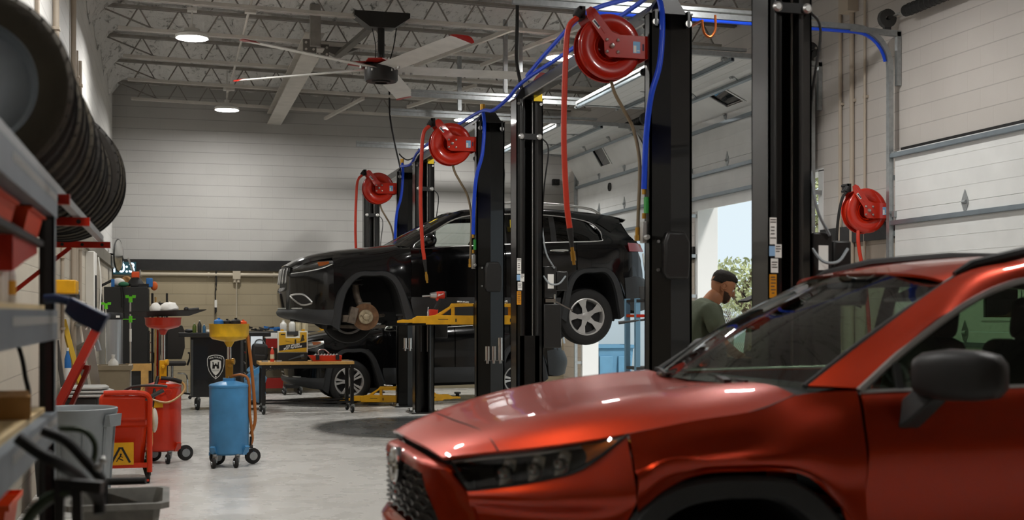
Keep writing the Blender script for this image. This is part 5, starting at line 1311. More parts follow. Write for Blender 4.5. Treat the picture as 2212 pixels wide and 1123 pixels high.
mb = MB(); mb.cbox(Q(2.86, .0, 1.52), (.04, .22, .06), Matrix.Rotation(.2, 3, 'Y')); mb.cyl(Q(2.85, 0, 1.54), Q(2.88, 0, 1.61), .012); mb.done('rear_view_mirror', M_blackm, red, bevel=.012)
mb = MB()
for v in (.36, -.36): mb.cbox(Q(2.98, v, 1.535), (.16, .36, .015), Matrix.Rotation(-.35, 3, 'Y'))
mb.done('sun_visor', mat('grey headliner', '#4b4a47'), red, bevel=.005)
# ================================================================ left side: shelving, tyres, wall, janitor things
M_shelf = mat('grey shelf steel', '#6f777d', .45, .3, noise=.1)
M_cream = mat('pale board', '#c9b184', .6, noise=.1)
M_card = mat('cardboard', '#b98a52', .8, noise=.12, nscale=9)
M_sackw = mat('off-white cloth', '#cfc9bd', .9)
M_stain = mat('stainless steel', '#b9bbbd', .3, .85, noise=.05, nscale=3)
M_orred = mat('orange red plastic', '#e2440f', .45)
SX, SY0, SY1 = -.43, 2.5, 4.79
t = thing('shelving_unit', 'grey steel shelving with a dark upright close to the camera at the left edge', 'shelf', (-.72, 3.6, 0))
for x in (SX - .03, -1.0):
    for y in (SY0, SY1):
        mb = MB(); mb.box(x, y - .03, 0, x + .05, y - .024, 1.905); mb.box(x + .044, y - .03, 0, x + .05, y + .03, 1.905); mb.done('upright', M_black if x > -.9 else M_shelf, t)
for y in (SY0, SY1):
    mb = MB(); mb.box(SX + .021, y - .03, 0.02, SX + .0225, y + .03, 1.9)
    mb.done('upright_edge', M_shelf, t)
for k, (z, h) in enumerate(((1.80, .1), (1.36, .105), (1.0, .1), (.3, .1))):
    mb = MB(); mb.box(SX - .03, SY0 - .02, z, SX + .026, SY1 + .045, z + h); mb.box(-1.0, SY0, z, -.96, SY1, z + h); mb.box(-1.0, SY1 + .0, z, SX, SY1 + .03, z + h); bm_ = mb.done('beam', M_shelf, t)
    mb = MB()
    for i in range(25): mb.box(SX + .0262, 3.52 + i * .052, z + h * .56, SX + .0275, 3.544 + i * .052, z + h * .8)
    mb.done('slot', mat('pale slot', '#b9b7b0', .6), bm_)
    mb = MB(); mb.box(-.99, SY0, z + h - .005, SX - .01, SY1 + .02, z + h + .018); mb.done('deck', M_cream if k != 0 else M_blackm, t)
mb = MB(); mb.box(-.99, SY0, 1.69, SX - .01, SY1 - .04, 1.71); mb.done('deck', M_blackm, t)
def bin_(x0, y0, z, w, d, h, m, lab, grp):
    t = thing('storage_bin', lab, 'bin', (x0 + w / 2, y0 + d / 2, z), grp)
    mb = MB(); a = .02
    q = lambda s, zz: [V((x0 + s, y0 + s, zz)), V((x0 + w - s, y0 + s, zz)), V((x0 + w - s, y0 + d - s, zz)), V((x0 + s, y0 + d - s, zz))]
    mb.loft([q(a, z), q(0, z + h)], cap=False); mb.face(q(a, z + .001)); mb.done('body', m, t, thick=.004)
    mb = MB(); mb.tube([p for p in q(-.004, z + h - .006)], .007, n=6, closed=True); mb.done('rim', m, t)
bin_(-.86, 4.25, 1.712, .42, .46, .085, M_orred, 'red plastic bin just left of the dark shelf upright, under the top beam', 'red bins')
bin_(-.9, 3.6, 1.712, .44, .5, .085, M_orred, 'red plastic bin at the left picture edge, under the top beam', 'red bins')
t = thing('hanging_tray', 'red tray hung below the black shelf board at the left edge', 'tray', (-.66, 4.2, 1.6))
mb = MB(); mb.prism([(4.0, 1.69), (4.7, 1.69), (4.7, 1.665), (4.3, 1.62), (4.0, 1.58)], lambda a, b, d: V((d, a, b)), -.9, SX - .03); mb.done('tray', M_redplast, t)
mb = MB(); mb.box(-.9, 4.02, 1.685, -.88, 4.68, 1.70); mb.done('lip', M_blackm, t)
def jug(name, loc, h, r, m, lab, cat, capm=None, labm=None, grp=None, square=False, taper=.35):
    t = thing(name, lab, cat, loc, grp); x, y, z = loc
    mb = MB(); mb.lathe([(.001, 0), (r * .95, 0), (r, .01), (r, h * .62), (r * .9, h * .7), (r * taper, h * .88), (r * taper, h * .93)], loc, n=4 if square else 20); mb.done('body', m, t, bevel=.01 if square else 0)
    mb = MB(); mb.lathe([(r * taper * 1.1, h * .92), (r * taper * 1.1, h), (.001, h)], loc, n=14); mb.done('cap', capm or M_white, t)
    if labm: mb = MB(); mb.lathe([(r + .001, h * .2), (r + .001, h * .5)], loc, n=20); mb.done('paper_label', labm, t)
    return t
M_milky = mat('milky plastic', '#d9d7d0', .35)
M_ylab = mat('yellow label', '#d59a22', .6)
for k, (x, y, h, r, lm) in enumerate(((-.56, 3.95, .2, .065, M_ylab), (-.56, 4.15, .2, .06, None), (-.55, 4.36, .17, .035, None), (-.54, 4.52, .16, .03, M_ylab), (-.56, 4.63, .14, .028, None), (-.75, 4.2, .2, .07, None))):
    jug('plastic_bottle', (x, y, 1.484), h, r, M_milky, ('large white bottle with yellow label at the left edge of the middle shelf', 'large white bottle second from the left on the middle shelf', 'slim white bottle in the middle of the shelf row', 'slim white bottle with amber label near the dark upright', 'smallest white bottle right behind the dark upright', 'white bottle at the back of the middle shelf')[k], 'bottle', labm=lm, grp='white bottles on the middle shelf')
t = thing('cardboard_box', 'brown cardboard box with blue print on the lower shelf by the upright', 'box', (-.57, 4.36, 1.118))
mb = MB(); mb.cbox((-.58, 4.36, 1.155), (.26, .36, .072), Matrix.Rotation(.12, 3, 'Z')); b_ = mb.done('carton', M_card, t)
mb = MB(); mb.cbox((-.449, 4.33, 1.155), (.004, .2, .03), Matrix.Rotation(.12, 3, 'Z')); mb.done('blue_print', mat('blue print', '#3f6f9c', .6), b_)
mb = MB(); mb.sphere((-.6, 3.7, 1.17), .08, 22, 14, (1, 1.4, .7)); mb.sphere((-.56, 3.88, 1.18), .06, 20, 12, (.9, 1.2, 1.2)); mb.sphere((-.57, 3.98, 1.15), .045, 18, 10)
for v in mb.bm.verts: v.co += V((rnd.uniform(-.009, .009), rnd.uniform(-.009, .009), rnd.uniform(-.009, .009)))
tag(mb.done('rag_pile', M_sackw), 'pale crumpled cloth rags on the lower shelf at the left edge', 'rags', kind='stuff')
# dark blue scoop reaching out of the shelf
t = thing('plastic_scoop', 'dark blue plastic scoop sticking out of the middle shelf past the upright', 'scoop', (-.36, 4.7, 1.46))
M_navy = mat('navy plastic', '#16294a', .45)
a = at_d(96, 646, 4.35); b = at_d(150, 651, 4.35); c_ = at_d(232, 690, 4.3)
mb = MB(); mb.tube([a, a.lerp(b, .5) + V((0, 0, .006)), b], .016, n=8, smooth=3); mb.done('handle', M_navy, t)
mb = MB(); d = (c_ - b).normalized(); sd = V((0, 1, 0)); up = d.cross(sd) * -1
if up.z < 0: up = -up
L_ = (c_ - b).length
rings = []
for s, w, h in ((-.01, .03, .02), (.02, .07, .045), (.35, .09, .06), (1, .095, .06)):
    c0 = b + d * (s * L_); rings.append([c0 + sd * w + up * .018, c0 - sd * w + up * .018, c0 - sd * w - up * h, c0 + sd * w - up * h])
mb.loft(rings); mb.done('scoop', M_navy, t, bevel=.008)

# ---- tyre rack with its tyres
t = thing('tire_rack', 'red wall brackets with silver rails carrying the row of tyres', 'tire rack', (XL, 6, 1.9))
mb = MB()
for x in (-.44, -.84): mb.bar((x, 3.3, 1.932), (x, 8.38, 1.932), .035, .035)
mb.done('rail', M_galv, t)
for y in (5.1, 6.3, 8.36):
    mb = MB(); mb.bar((XL, y, 1.892), (-.38, y, 1.892), .03, .04); mb.bar((XL + .02, y, 1.5), (XL + .02, y, 2.1), .04, .04, (1, 0, 0)); mb.bar((XL + .02, y, 1.52), (-.62, y, 1.875), .025, .025); br = mb.done('bracket', M_red, t)
    mb = MB()
    for x in (-.43, -.55, -.67): mb.cyl((x, y - .016, 1.892), (x, y - .0155, 1.892), .011, n=10)
    mb.done('hole', M_blackm, br)
M_tyrew = [mat('tyre rubber a', '#2e2a25', .78, noise=.25, nscale=4, bump=.25, bscale=50), mat('dusty tyre rubber', '#4a4437', .8, noise=.2, bump=.25, bscale=50), mat('brown dusty tyre rubber', '#3d372c', .8, noise=.2, bump=.25, bscale=50)]
def loose_tyre(loc, r, w, m, lab, rim=False):
    t = thing('tire', lab, 'tire', loc, 'tyres on the wall rack'); c = V(loc); ax = (0, 1, 0); h = w / 2; ri = r * .66
    mb = MB(); mb.lathe([(ri, h * .75), (ri, h * .95), (ri + .02, h), (r * .86, h * 1.02), (r * .95, h * .9), (r * .985, h * .66), (r, h * .5), (r, -h * .5), (r * .985, -h * .66), (r * .95, -h * .9), (r * .86, -h * 1.02), (ri + .02, -h), (ri, -h * .95), (ri, -h * .75), (ri + .02, -h * .6), (r * .93, -h * .6), (r * .96, 0), (r * .93, h * .6), (ri + .02, h * .6), (ri, h * .75)], c, ax, 56)
    mb.done('casing', m, t)
    mb = MB()
    for k in (-.36, -.12, .12, .36): mb.lathe([(r + .0015, h * k * 1.25 - .006), (r - .004, h * k * 1.25), (r + .0015, h * k * 1.25 + .006)], c, ax, 56)
    for i in range(40):
        a = 2 * math.pi * i / 40
        for s in (-1, 1): p = c + V((math.cos(a) * (r - .004), s * h * .72, math.sin(a) * (r - .004))); mb.cbox(p, (.007, h * .3, .002), Matrix.Rotation(-a + math.pi / 2, 3, 'Y'))
    mb.done('tread', M_rubber, t)
    if rim:
        mb = MB(); mb.lathe([(ri + .005, -h * .9), (ri - .01, -h * .8), (ri - .03, -h * .2), (ri * .5, -h * .35), (ri * .35, -h * .2), (.001, -h * .2)], c, ax, 40); mb.lathe([(ri - .01, -h * .8), (ri, h * .9)], c, ax, 40)
        mb.done('rim', mat('painted steel wheel', '#8f979f', .4, .4), t)
ty = 8.2; n = 0
ordn = ['farthest', 'second farthest', 'third farthest', 'fourth farthest', 'fifth farthest', 'sixth farthest', 'seventh farthest', 'eighth farthest', 'ninth farthest', 'tenth farthest', 'eleventh farthest', 'twelfth farthest', 'thirteenth farthest', 'fourteenth farthest', 'fifteenth farthest', 'sixteenth farthest', 'seventeenth farthest']
y = 8.2
for n in range(17):
    w = (.2, .19, .22, .2, .21)[n % 5]; r = (.318, .312, .322, .315, .32, .31, .316)[n % 7]
    if n < 4: r = (.362, .368, .36, .355)[n]
    last = n == 16
    dz = math.sqrt((r + .02) ** 2 - .2 ** 2)
    loose_tyre((-.64, y - w / 2, 1.932 + dz), r, w, M_tyrew[(n * 2) % 3], ('black tyre with silver wheel at the near end of the wall rack' if last else ordn[n] + ' black tyre in the row on the wall rack, counted from the back'), last)
    y -= w + .022
# ---- left wall conduits, panel
for k, (px, y0, r, z0, z1, lab) in enumerate(((137, None, .018, .3, 2.3, 'thin dark vertical conduit beside the shelf upright'), (158, None, .03, 0, 5.2, 'painted vertical pipe left of the yellow tool'), (166, None, .022, 0, 4.4, 'second painted vertical pipe beside the yellow tool'), (174, None, .022, 0, 4.4, 'third painted vertical pipe beside the yellow tool'), (82, None, .02, 2.6, 4.6, 'vertical conduit high on the left wall over the tyres'), (120, None, .03, 2.6, 5.5, 'thick vertical conduit high on the left wall beside the tyres'))):
    r_ = ray(px, 600); p = V((0, 0, 0)) + r_ * ((XL + .03) / r_.x)
    mb = MB(); mb.cyl((XL + r + .004, p.y, z0), (XL + r + .004, p.y, z1), r, n=10)
    for z in (z0 + .3, (z0 + z1) / 2, z1 - .3): mb.box(XL + .001, p.y - r - .02, z, XL + r * 2 + .01, p.y + r + .02, z + .025)
    tag(mb.done('conduit', M_cond), lab, 'conduit', kind='structure')
p = at_x(196, 590, XL + .05)
t = thing('electrical_panel', 'tall white electrical panel on the left wall behind the pipes', 'electrical panel', (XL, p.y, 1.3))
mb = MB(); mb.box(XL + .001, p.y - .3, 1.0, XL + .11, p.y + .3, 2.25); pb = mb.done('cabinet', M_white, t, bevel=.008)
mb = MB(); mb.box(XL + .11, p.y - .12, 1.5, XL + .125, p.y + .02, 1.95); mb.done('breaker_strip', M_blackm, pb)
mb = MB(); mb.tube([(XL + .13, p.y + .25, 2.2), (XL + .16, p.y + .26, 1.9), (XL + .15, p.y + .25, 1.5), (XL + .12, p.y + .2, 1.2)], .01, n=6, smooth=5); mb.done('cord', M_white, t)
p = at_x(150, 622, XL + .12)
t = thing('wall_winch', 'yellow and black tool hung on the left wall beside the shelf upright', 'tool', (XL, p.y, p.z - .07))
mb = MB(); mb.box(XL + .002, p.y - .35, p.z - .06, XL + .2, p.y + .05, p.z + .07); mb.done('body', M_yellow, t, bevel=.012)
mb = MB(); mb.prism([(.05, .06), (.45, .03), (.8, -.02), (.8, -.1), (.5, -.1), (.2, -.05), (.05, -.02)], lambda a, b, d: V((d, p.y + a, p.z + b)), XL + .01, XL + .16); hd = mb.done('black_arm', M_blackm, t, bevel=.01)
mb = MB()
for a in (.25, .45, .65): mb.cyl((XL + .16, p.y + a, p.z - .03), (XL + .168, p.y + a, p.z - .03), .03, n=12)
mb.done('dial', M_alu, hd)
mb = MB(); mb.tube([at_d(18, 730, 4.3), at_d(36, 742, 4.3), at_d(48, 775, 4.3), at_d(55, 815, 4.3), at_d(62, 850, 4.3), at_d(60, 900, 4.3)], .008, n=6, smooth=5); tag(mb.done('power_cord', M_blackm), 'thin black cord dangling under the middle shelf at the left edge', 'cord')  # loose black power cord under the shelf
# ---- mirror, clock
p = at(246, 555, 22.6)
t = thing('round_mirror', 'round convex mirror seen edge-on in the back left corner', 'mirror', (p.x, p.y, p.z - .3))
ax = V((.975, -.22, 0)).normalized(); c = V((XL + .16, 22.6, 2.47))
mb = MB(); mb.lathe([(.27, -.01), (.275, .0), (.27, .012), (.2, .045), (.001, .08)], c, ax, 36); mb.done('glass', M_chrome, t)
mb = MB(); mb.lathe([(.275, -.012), (.285, 0), (.275, .014)], c, ax, 36); mb.lathe([(.27, -.012), (.001, -.02)], c, ax, 36); mb.bar(c, (XL + .001, 22.7, 2.5), .03, .03); mb.done('frame', M_blackm, t)
p0 = at(246, 567, YB - .13); p1 = at(291, 591, YB - .13)
t = thing('wall_clock', 'digital wall clock with pale blue digits 10:3 in the back left corner', 'clock', (p0.x, YB - .1, p1.z))
mb = MB(); mb.box(p0.x - .02, YB - .15, p1.z - .02, p1.x + .03, YB - .052, p0.z + .02); cb = mb.done('case', M_blackm, t)
M_led = mat('lit digits', '#dff2ff', .4, emit='#cfeaff', estr=1.5)
tx = text_mb('10:3', .25, lambda a, b, d: V(((p0.x + p1.x) / 2 - .02 + a, YB - .152 - d, (p0.z + p1.z) / 2 + b)), bold=True); tx.done('digits', M_led, cb, flat=True)
mb = MB(); mb.box(p0.x - .015, YB - .1515, p1.z - .015, p1.x + .025, YB - .1505, p0.z + .015); mb.done('face', mat('teal clock face', '#2c5a66', .4), cb)
# ---- tall black cabinet with clutter on top
CB = dict(x0=-1.0, x1=-.36, y0=19.9, y1=20.75, z=1.87)
t = thing('tool_cabinet', 'tall black cabinet against the left wall with clutter on its top', 'cabinet', (-.68, 20.3, 0))
M_cab = mat('charcoal cabinet', '#22211f', .5, noise=.1)
mb = MB(); mb.box(CB['x0'], CB['y0'], .06, CB['x1'], CB['y1'], CB['z']); mb.box(CB['x0'] + .04, CB['y0'] + .04, 0, CB['x1'] - .04, CB['y1'] - .04, .06); mb.done('body', M_cab, t, bevel=.006)
for i in range(7):
    z = .15 + i * .15
    mb = MB(); mb.box(CB['x1'], CB['y0'] + .03, z, CB['x1'] + .018, CB['y1'] - .03, z + .14); dr = mb.done('drawer', M_cab, t)
    mb = MB(); mb.bar((CB['x1'] + .035, CB['y0'] + .08, z + .115), (CB['x1'] + .035, CB['y1'] - .08, z + .115), .025, .02); mb.done('handle', M_chrome, dr)
mb = MB(); mb.box(CB['x1'], CB['y0'] + .03, 1.25, CB['x1'] + .012, CB['y1'] - .03, 1.84); mb.done('door', M_cab, t)
mb = MB(); p = at(283, 730, CB['y0'] - .01); 
for sx, l in ((-.13, .3), (-.1, .5)): mb.tube([(-.62 + sx, CB['y0'] - .012, 1.87), (-.6 + sx, CB['y0'] - .02, 1.7), (-.62 + sx * .9, CB['y0'] - .015, 1.87 - l)], .012, n=6, smooth=4)
tag(mb.done('strap', M_blackm), 'black strap hanging down the face of the tall black cabinet', 'strap')
zt = CB['z']; yf = 20.15
def top(px): return at(px, 618, yf).x
def blob(name, lab, cat, px, dz, sc, m, y=yf, z=None):
    z0 = zt if z is None else z
    x = top(px); mb = MB(); mb.sphere((x, y, z0 + sc[2]), 1, 16, 10, sc); return tag(mb.done(name, m), lab, cat)
t = thing('power_drill', 'orange and silver power drill standing on the tall black cabinet', 'drill', (top(293), yf, zt))
x = top(293)
mb = MB(); mb.lathe([(.12, 0), (.13, .03), (.09, .09), (.06, .13)], (x, yf, zt + .02), n=20); mb.done('base', M_blackm, t)
mb = MB(); mb.box(x - .06, yf - .05, zt + .14, x + .06, yf + .05, zt + .24); mb.done('motor', M_orange, t, bevel=.015)
mb = MB(); mb.bar((x - .03, yf, zt + .22), (x - .11, yf, zt + .45), .03, .03); mb.bar((x + .05, yf - .03, zt + .1), (x + .07, yf - .03, zt + .27), .02, .02); mb.done('chuck', M_chrome, t)
t = thing('tool_case', 'blue and black flat tool case lying on the tall black cabinet', 'case', (top(305), yf, zt))
mb = MB(); mb.box(top(282), yf - .15, zt, top(322), yf + .15, zt + .05); mb.box(top(284), yf - .16, zt + .01, top(300), yf - .15, zt + .045); mb.done('body', M_blackm, t, bevel=.01)
mb = MB(); mb.box(top(316), yf - .12, zt + .0, top(330), yf + .05, zt + .14); mb.done('blue_side', M_bluep, t, bevel=.015)
blob('hard_hat', 'white cap lying on the tall black cabinet beside green gloves', 'cap', 256, 0, (.1, .1, .07), M_white)
blob('work_gloves', 'green work gloves on the front edge of the tall black cabinet', 'gloves', 268, 0, (.08, .06, .04), mat('green cloth', '#2f6b4c', .8), yf - .16)
blob('work_gloves', 'orange and white work gloves hanging over the cabinet right edge', 'gloves', 333, 0, (.055, .06, .07), mat('orange cloth', '#d9662c', .8), z=zt - .05)
blob('roll_of_tape', 'brown round roll standing on the tall black cabinet behind the drill', 'roll', 272, 0, (.09, .05, .09), M_card, yf + .3)
t = thing('black_wiper_blade', 'long dark blade poking out to the left over the cabinet top', 'wiper blade', (top(235), yf, zt))
mb = MB(); mb.bar((top(243), yf - .1, zt + .1), (top(209), yf - .1, zt - .02), .03, .04); mb.done('blade', M_blackm, t)
mb = MB(); mb.box(top(241), yf - .13, zt + .0, top(248), yf - .07, zt + .12); mb.done('holder', M_bluep, t)
# file tray beside the cabinet with long handles
t = thing('tool_stand', 'open black stand of long-handled tools right of the tall cabinet', 'stand', (-.2, 20.4, 0))
mb = MB()
for x in (-.3, -.08):
    for y in (20.2, 20.6): mb.bar((x, y, 0), (x, y, 1.78), .03, .03)
mb.box(-.31, 20.19, .05, -.07, 20.61, .08); mb.box(-.31, 20.19, 1.6, -.07, 20.61, 1.63); mb.done('frame', M_black, t)
for k, (x, m) in enumerate(((-.26, M_wood), (-.2, M_alu), (-.16, M_blackm), (-.12, M_alu), (-.23, M_red))):
    mb = MB(); mb.tube([(x, 20.3 + .05 * k, .09), (x + .01, 20.3 + .05 * k, 1.72 - .07 * k)], .014, n=8); mb.done('long_handle', m, t)
# ---- stainless tank, sink, T-handles
p = at_d(240, 700, 17.2)
t = thing('steel_bin', 'tall round brushed steel bin with black lid in front of the black cabinet', 'bin', (p.x, p.y, 0))
mb = MB(); mb.lathe([(.001, 0), (.155, 0), (.155, 1.4)], (p.x, p.y, 0), n=36); mb.done('body', M_stain, t)
mb = MB(); mb.lathe([(.157, 1.38), (.16, 1.40), (.16, 1.445), (.15, 1.47), (.001, 1.475)], (p.x, p.y, 0), n=36); ld = mb.done('lid', M_blackm, t)
mb = MB(); mb.box(p.x + .07, p.y - .15, 1.405, p.x + .12, p.y - .143, 1.435); mb.done('badge', M_paper, ld)
mb = MB(); mb.lathe([(.158, .0), (.163, .0), (.163, .1), (.158, .1)], (p.x, p.y, 0), n=36); mb.done('base_ring', M_blackm, t)
def t_pole(px, d, ztop, lab, mid=None):
    p = at_d(px, 700, d)
    t = thing('support_pole', lab, 'pole', (p.x, p.y, 0), 'green topped support poles')
    mb = MB(); mb.cyl((p.x, p.y, 0), (p.x, p.y, ztop), .011, n=10); mb.done('pole', M_chrome, t)
    mb = MB(); mb.cyl((p.x, p.y, ztop - .06), (p.x, p.y, ztop), .024, n=10); mb.bar((p.x - .06, p.y, ztop + .005), (p.x + .06, p.y, ztop + .005), .035, .02); mb.bar((p.x - .062, p.y, ztop + .02), (p.x - .02, p.y, ztop + .02), .04, .02); mb.bar((p.x + .02, p.y, ztop + .02), (p.x + .062, p.y, ztop + .02), .04, .02); mb.done('green_head', M_green, t)
    if mid:
        mb = MB(); mb.cyl((p.x, p.y, mid - .04), (p.x, p.y, mid + .04), .022, n=10); mb.bar((p.x - .09, p.y, mid), (p.x + .06, p.y, mid), .01, .012); mb.done('clamp', M_green, t)
        mb = MB(); mb.cyl((p.x, p.y, mid - .28), (p.x, p.y, mid - .12), .014, n=10); mb.done('paper_sleeve', M_paper, t)
    mb = MB(); mb.cyl((p.x, p.y, 0), (p.x, p.y, .02), .05, n=14); mb.done('foot', M_blackm, t)
t_pole(282, 15.6, 1.66, 'chrome pole with lime green T head and a second green clamp, before the black cabinet', 1.39)
t_pole(229, 16.4, 1.58, 'shorter pole with lime green V head beside the steel bin', None)
p = at_d(247, 800, 14.6); x0, x1 = at_d(205, 800, 14.6).x, at_d(284, 800, 14.6).x
t = thing('utility_sink', 'tan plastic utility sink on chrome legs with a white funnel in it', 'sink', (p.x, p.y, 0))
M_tan = mat('tan plastic', '#8d8069', .55, noise=.12)
y0, y1 = p.y - .2, p.y + .28; mb = MB()
q = lambda s, z: [V((x0 + s, y0 + s, z)), V((x1 - s, y0 + s, z)), V((x1 - s, y1 - s, z)), V((x0 + s, y1 - s, z))]
mb.loft([q(.04, .42), q(.015, .8), q(-.01, .81), q(-.01, .86), q(.035, .86), q(.05, .6), q(.06, .5)], cap=True); mb.done('basin', M_tan, t)
for x in (x0 + .05, x1 - .04):
    for y in (y0 + .05, y1 - .05): mb = MB(); mb.cyl((x, y, 0), (x, y, .55), .018, n=10); mb.done('leg', M_chrome, t)
mb = MB(); fx_ = at_d(245, 790, 14.5).x; mb.lathe([(.06, .86), (.055, .9), (.02, .94), (.022, .985), (.001, .985)], (fx_, y0 + .06, 0), n=20); tag(mb.done('funnel', mat('white funnel', '#d5d3cd', .4)), 'white plastic funnel upside down on the front rim of the tan sink', 'funnel')
t = thing('shop_crate', 'wooden and black box on the floor under the tall cabinet edge', 'crate', (at_d(305, 840, 17).x, at_d(305, 840, 17).y, 0))
p = at_d(305, 840, 17.2)
mb = MB(); mb.box(p.x - .2, p.y - .15, 0, p.x + .14, p.y + .2, .74); mb.done('body', M_blackm, t)
mb = MB(); mb.box(p.x - .2, p.y - .17, .68, p.x + .14, p.y - .15, .78); mb.box(p.x + .0, p.y - .18, 0, p.x + .1, p.y - .15, .7); mb.done('board', M_wood, t)
# ---- leaning bars and ladder
def lean(name, lab, cat, p, q, w, h, m, up=(0, 0, 1)):
    mb = MB(); mb.bar(p, q, w, h, up); return tag(mb.done(name, m, bevel=.004), lab, cat)
lean('yellow_bar', 'long yellow bar leaning against the left wall behind the red arm', 'bar', at_d(136, 690, 12.6), V((at_d(212, 900, 12.8).x - .0, at_d(212, 900, 12.8).y, .02)), .06, .05, mat('pale yellow paint', '#d8b13c', .45))
lean('wooden_prop', 'dark grey post leaning on the wall left of the yellow bar', 'post', at_d(122, 735, 12.0), V((at_d(160, 930, 12.1).x, at_d(160, 930, 12.1).y, .02)), .06, .04, mat('dark grey paint', '#4b4844', .6))
t = thing('step_ladder', 'aluminium ladder folded and leaning against the left wall', 'ladder', (-.95, 13.2, 0))
a, b = at_d(178, 655, 13.0), at_d(210, 850, 13.1); a2, b2 = at_d(158, 676, 13.6), at_d(184, 850, 13.7)
for (p, q) in ((a, b), (a2, b2)):
    d = (q - p) / (q.z - p.z); g = p - d * p.z
    mb = MB(); mb.bar(p + V((0, 0, 0)), g, .09, .03, (0, 1, 0)); mb.done('rail', M_alu, t)
mb = MB()
for k in range(6):
    f = .1 + k * .16; ga = a - (b - a) / (b.z - a.z) * a.z; gb = a2 - (b2 - a2) / (b2.z - a2.z) * a2.z; mb.bar(a.lerp(ga, f), a2.lerp(gb, f), .07, .03)
mb.done('step', M_alu, t)
jug('spray_bottle', tuple(at_d(146, 838, 12.4) * 1), .4, .035, M_bluep, 'slim blue and white bottle standing behind the yellow bar', 'bottle', labm=M_paper)
# ---- red lifting arm
t = thing('engine_hoist', 'red engine hoist with its arm slanting up beside the shelf upright', 'hoist', (at_d(160, 900, 11.2).x, at_d(160, 900, 11.2).y, 0))
a, b = at_d(211, 708, 11.2), at_d(128, 872, 11.2); mb = MB(); mb.bar(a, b + (b - a) * .08, .065, .075); mb.done('boom', M_red, t, bevel=.005)
mb = MB(); mb.bar(at_d(172, 792, 11.3), at_d(194, 794, 11.3), .05, .04); mb.bar(at_d(190, 796, 11.3), at_d(150, 885, 11.3), .045, .035); mb.done('brace', mat('dark red enamel', '#7a1c0d', .4), t)
mb = MB(); g = b + (b - a) * .08; mb.bar(g, (g.x, g.y, .08), .08, .08, (0, 1, 0)); mb.bar((g.x, g.y - .2, .08), (g.x, g.y + .4, .08), .08, .08); mb.done('post', M_red, t)
mb = MB(); e = at_d(209, 706, 11.17); mb.cyl(e, e + V((0, 0, .03)), .025, n=10); mb.tube([at_d(198, 716, 11.2), at_d(192, 706, 11.2), at_d(186, 712, 11.2)], .008, n=6, smooth=4); mb.done('hook', M_white, t)
mb = MB(); mb.cyl((g.x, g.y - .2, .035), (g.x + .04, g.y - .2, .035), .035, n=14); mb.cyl((g.x, g.y + .35, .035), (g.x + .04, g.y + .35, .035), .035, n=14); mb.done('wheel', M_rubber, t)
lean('spray_gun', 'grey spray nozzle hanging behind the tip of the red hoist arm', 'nozzle', at_d(208, 735, 11.4), at_d(214, 758, 11.4), .04, .04, M_greyp)
# ---- pale lids stacked on a tote
t = thing('tote_box', 'dark tote with pale grey lids piled on top beside the shelf upright', 'tote', (-.75, 11.5, 0))
mb = MB(); p = at_d(190, 849, 12.1); mb.box(XL + .03, p.y - .25, 0, p.x + .1, p.y + .2, .66); mb.done('tote', M_dgrey, t, bevel=.02)
for k in range(3):
    mb = MB(); o = .02 * k; mb.prism([(XL + .04, -.3 + o), (p.x + .2 - .03 * k, -.3 + o), (p.x + .3 - .05 * k, -.1), (p.x + .22 - .03 * k, .2), (XL + .04, .24)], lambda a, b, d: V((a, p.y + b, d)), .665 + k * .035, .69 + k * .035); mb.done('lid', mat('pale grey lid', '#b5b5b0', .5), t, bevel=.008)
# ---- red mop bucket cart with yellow caution sign
c0 = at_z(272, 1046, 0); cx, cy = c0.x - .02, c0.y + .3
t = thing('mop_bucket', 'red janitor mop bucket on casters with a yellow caution sign on its side', 'mop bucket', (cx, cy, 0))
M_redb = mat('red bucket plastic', '#cf3308', .42)
mb = MB(); q = lambda s, z: [V((cx + a * (.2 + s), cy + b * (.26 + s), z)) for a, b in ((-1, -.8), (-.8, -1), (.8, -1), (1, -.8), (1, .8), (.8, 1), (-.8, 1), (-1, .8))]
mb.loft([q(-.04, .14), q(-.01, .48), q(.02, .5), q(.02, .54), q(-.01, .54), q(-.03, .3)], cap=True); mb.done('bucket', M_redb, t)
mb = MB(); mb.box(cx - .2, cy - .32, .54, cx + .2, cy + .05, .76); mb.done('wringer', M_redb, t, bevel=.03)
mb = MB(); mb.tube([(cx - .16, cy - .3, .78), (cx + .12, cy - .32, .78), (cx + .21, cy - .32, .74), (cx + .215, cy - .32, .6), (cx + .215, cy - .31, .1)], .022, n=8, smooth=5); mb.bar((cx - .18, cy - .3, .16), (cx + .21, cy - .3, .16), .03, .04); mb.bar((cx - .18, cy - .3, .03), (cx + .21, cy - .3, .03), .02, .02); mb.done('frame', M_redb, t)
mb = MB(); mb.tube([(cx - .02, cy - .2, .78), (cx + .08, cy - .25, .83), (cx + .25, cy - .3, .84), (cx + .36, cy - .3, .83)], .011, n=8, smooth=4); mb.tube([(cx + .1, cy - .3, .68), (cx + .2, cy - .3, .73), (cx + .33, cy - .3, .8)], .018, n=8, smooth=4); mb.done('lever', M_dgrey, t)
mb = MB(); s_y = cy - .335; mb.box(cx - .2, s_y - .008, .17, cx + .085, s_y, .36); sg = mb.done('caution_sign', M_yellow, t)
mb = MB()
f = lambda a, b, d: V((cx - .02 + a, s_y - .0095 - d, .19 + b))
mb.bar(f(-.075, .0, 0), f(-.012, .12, 0), .018, .002, (0, 1, 0)); mb.bar(f(.075, .0, 0), f(.012, .12, 0), .018, .002, (0, 1, 0)); mb.bar(f(-.02, .125, 0), f(.02, .125, 0), .014, .002, (0, 1, 0))
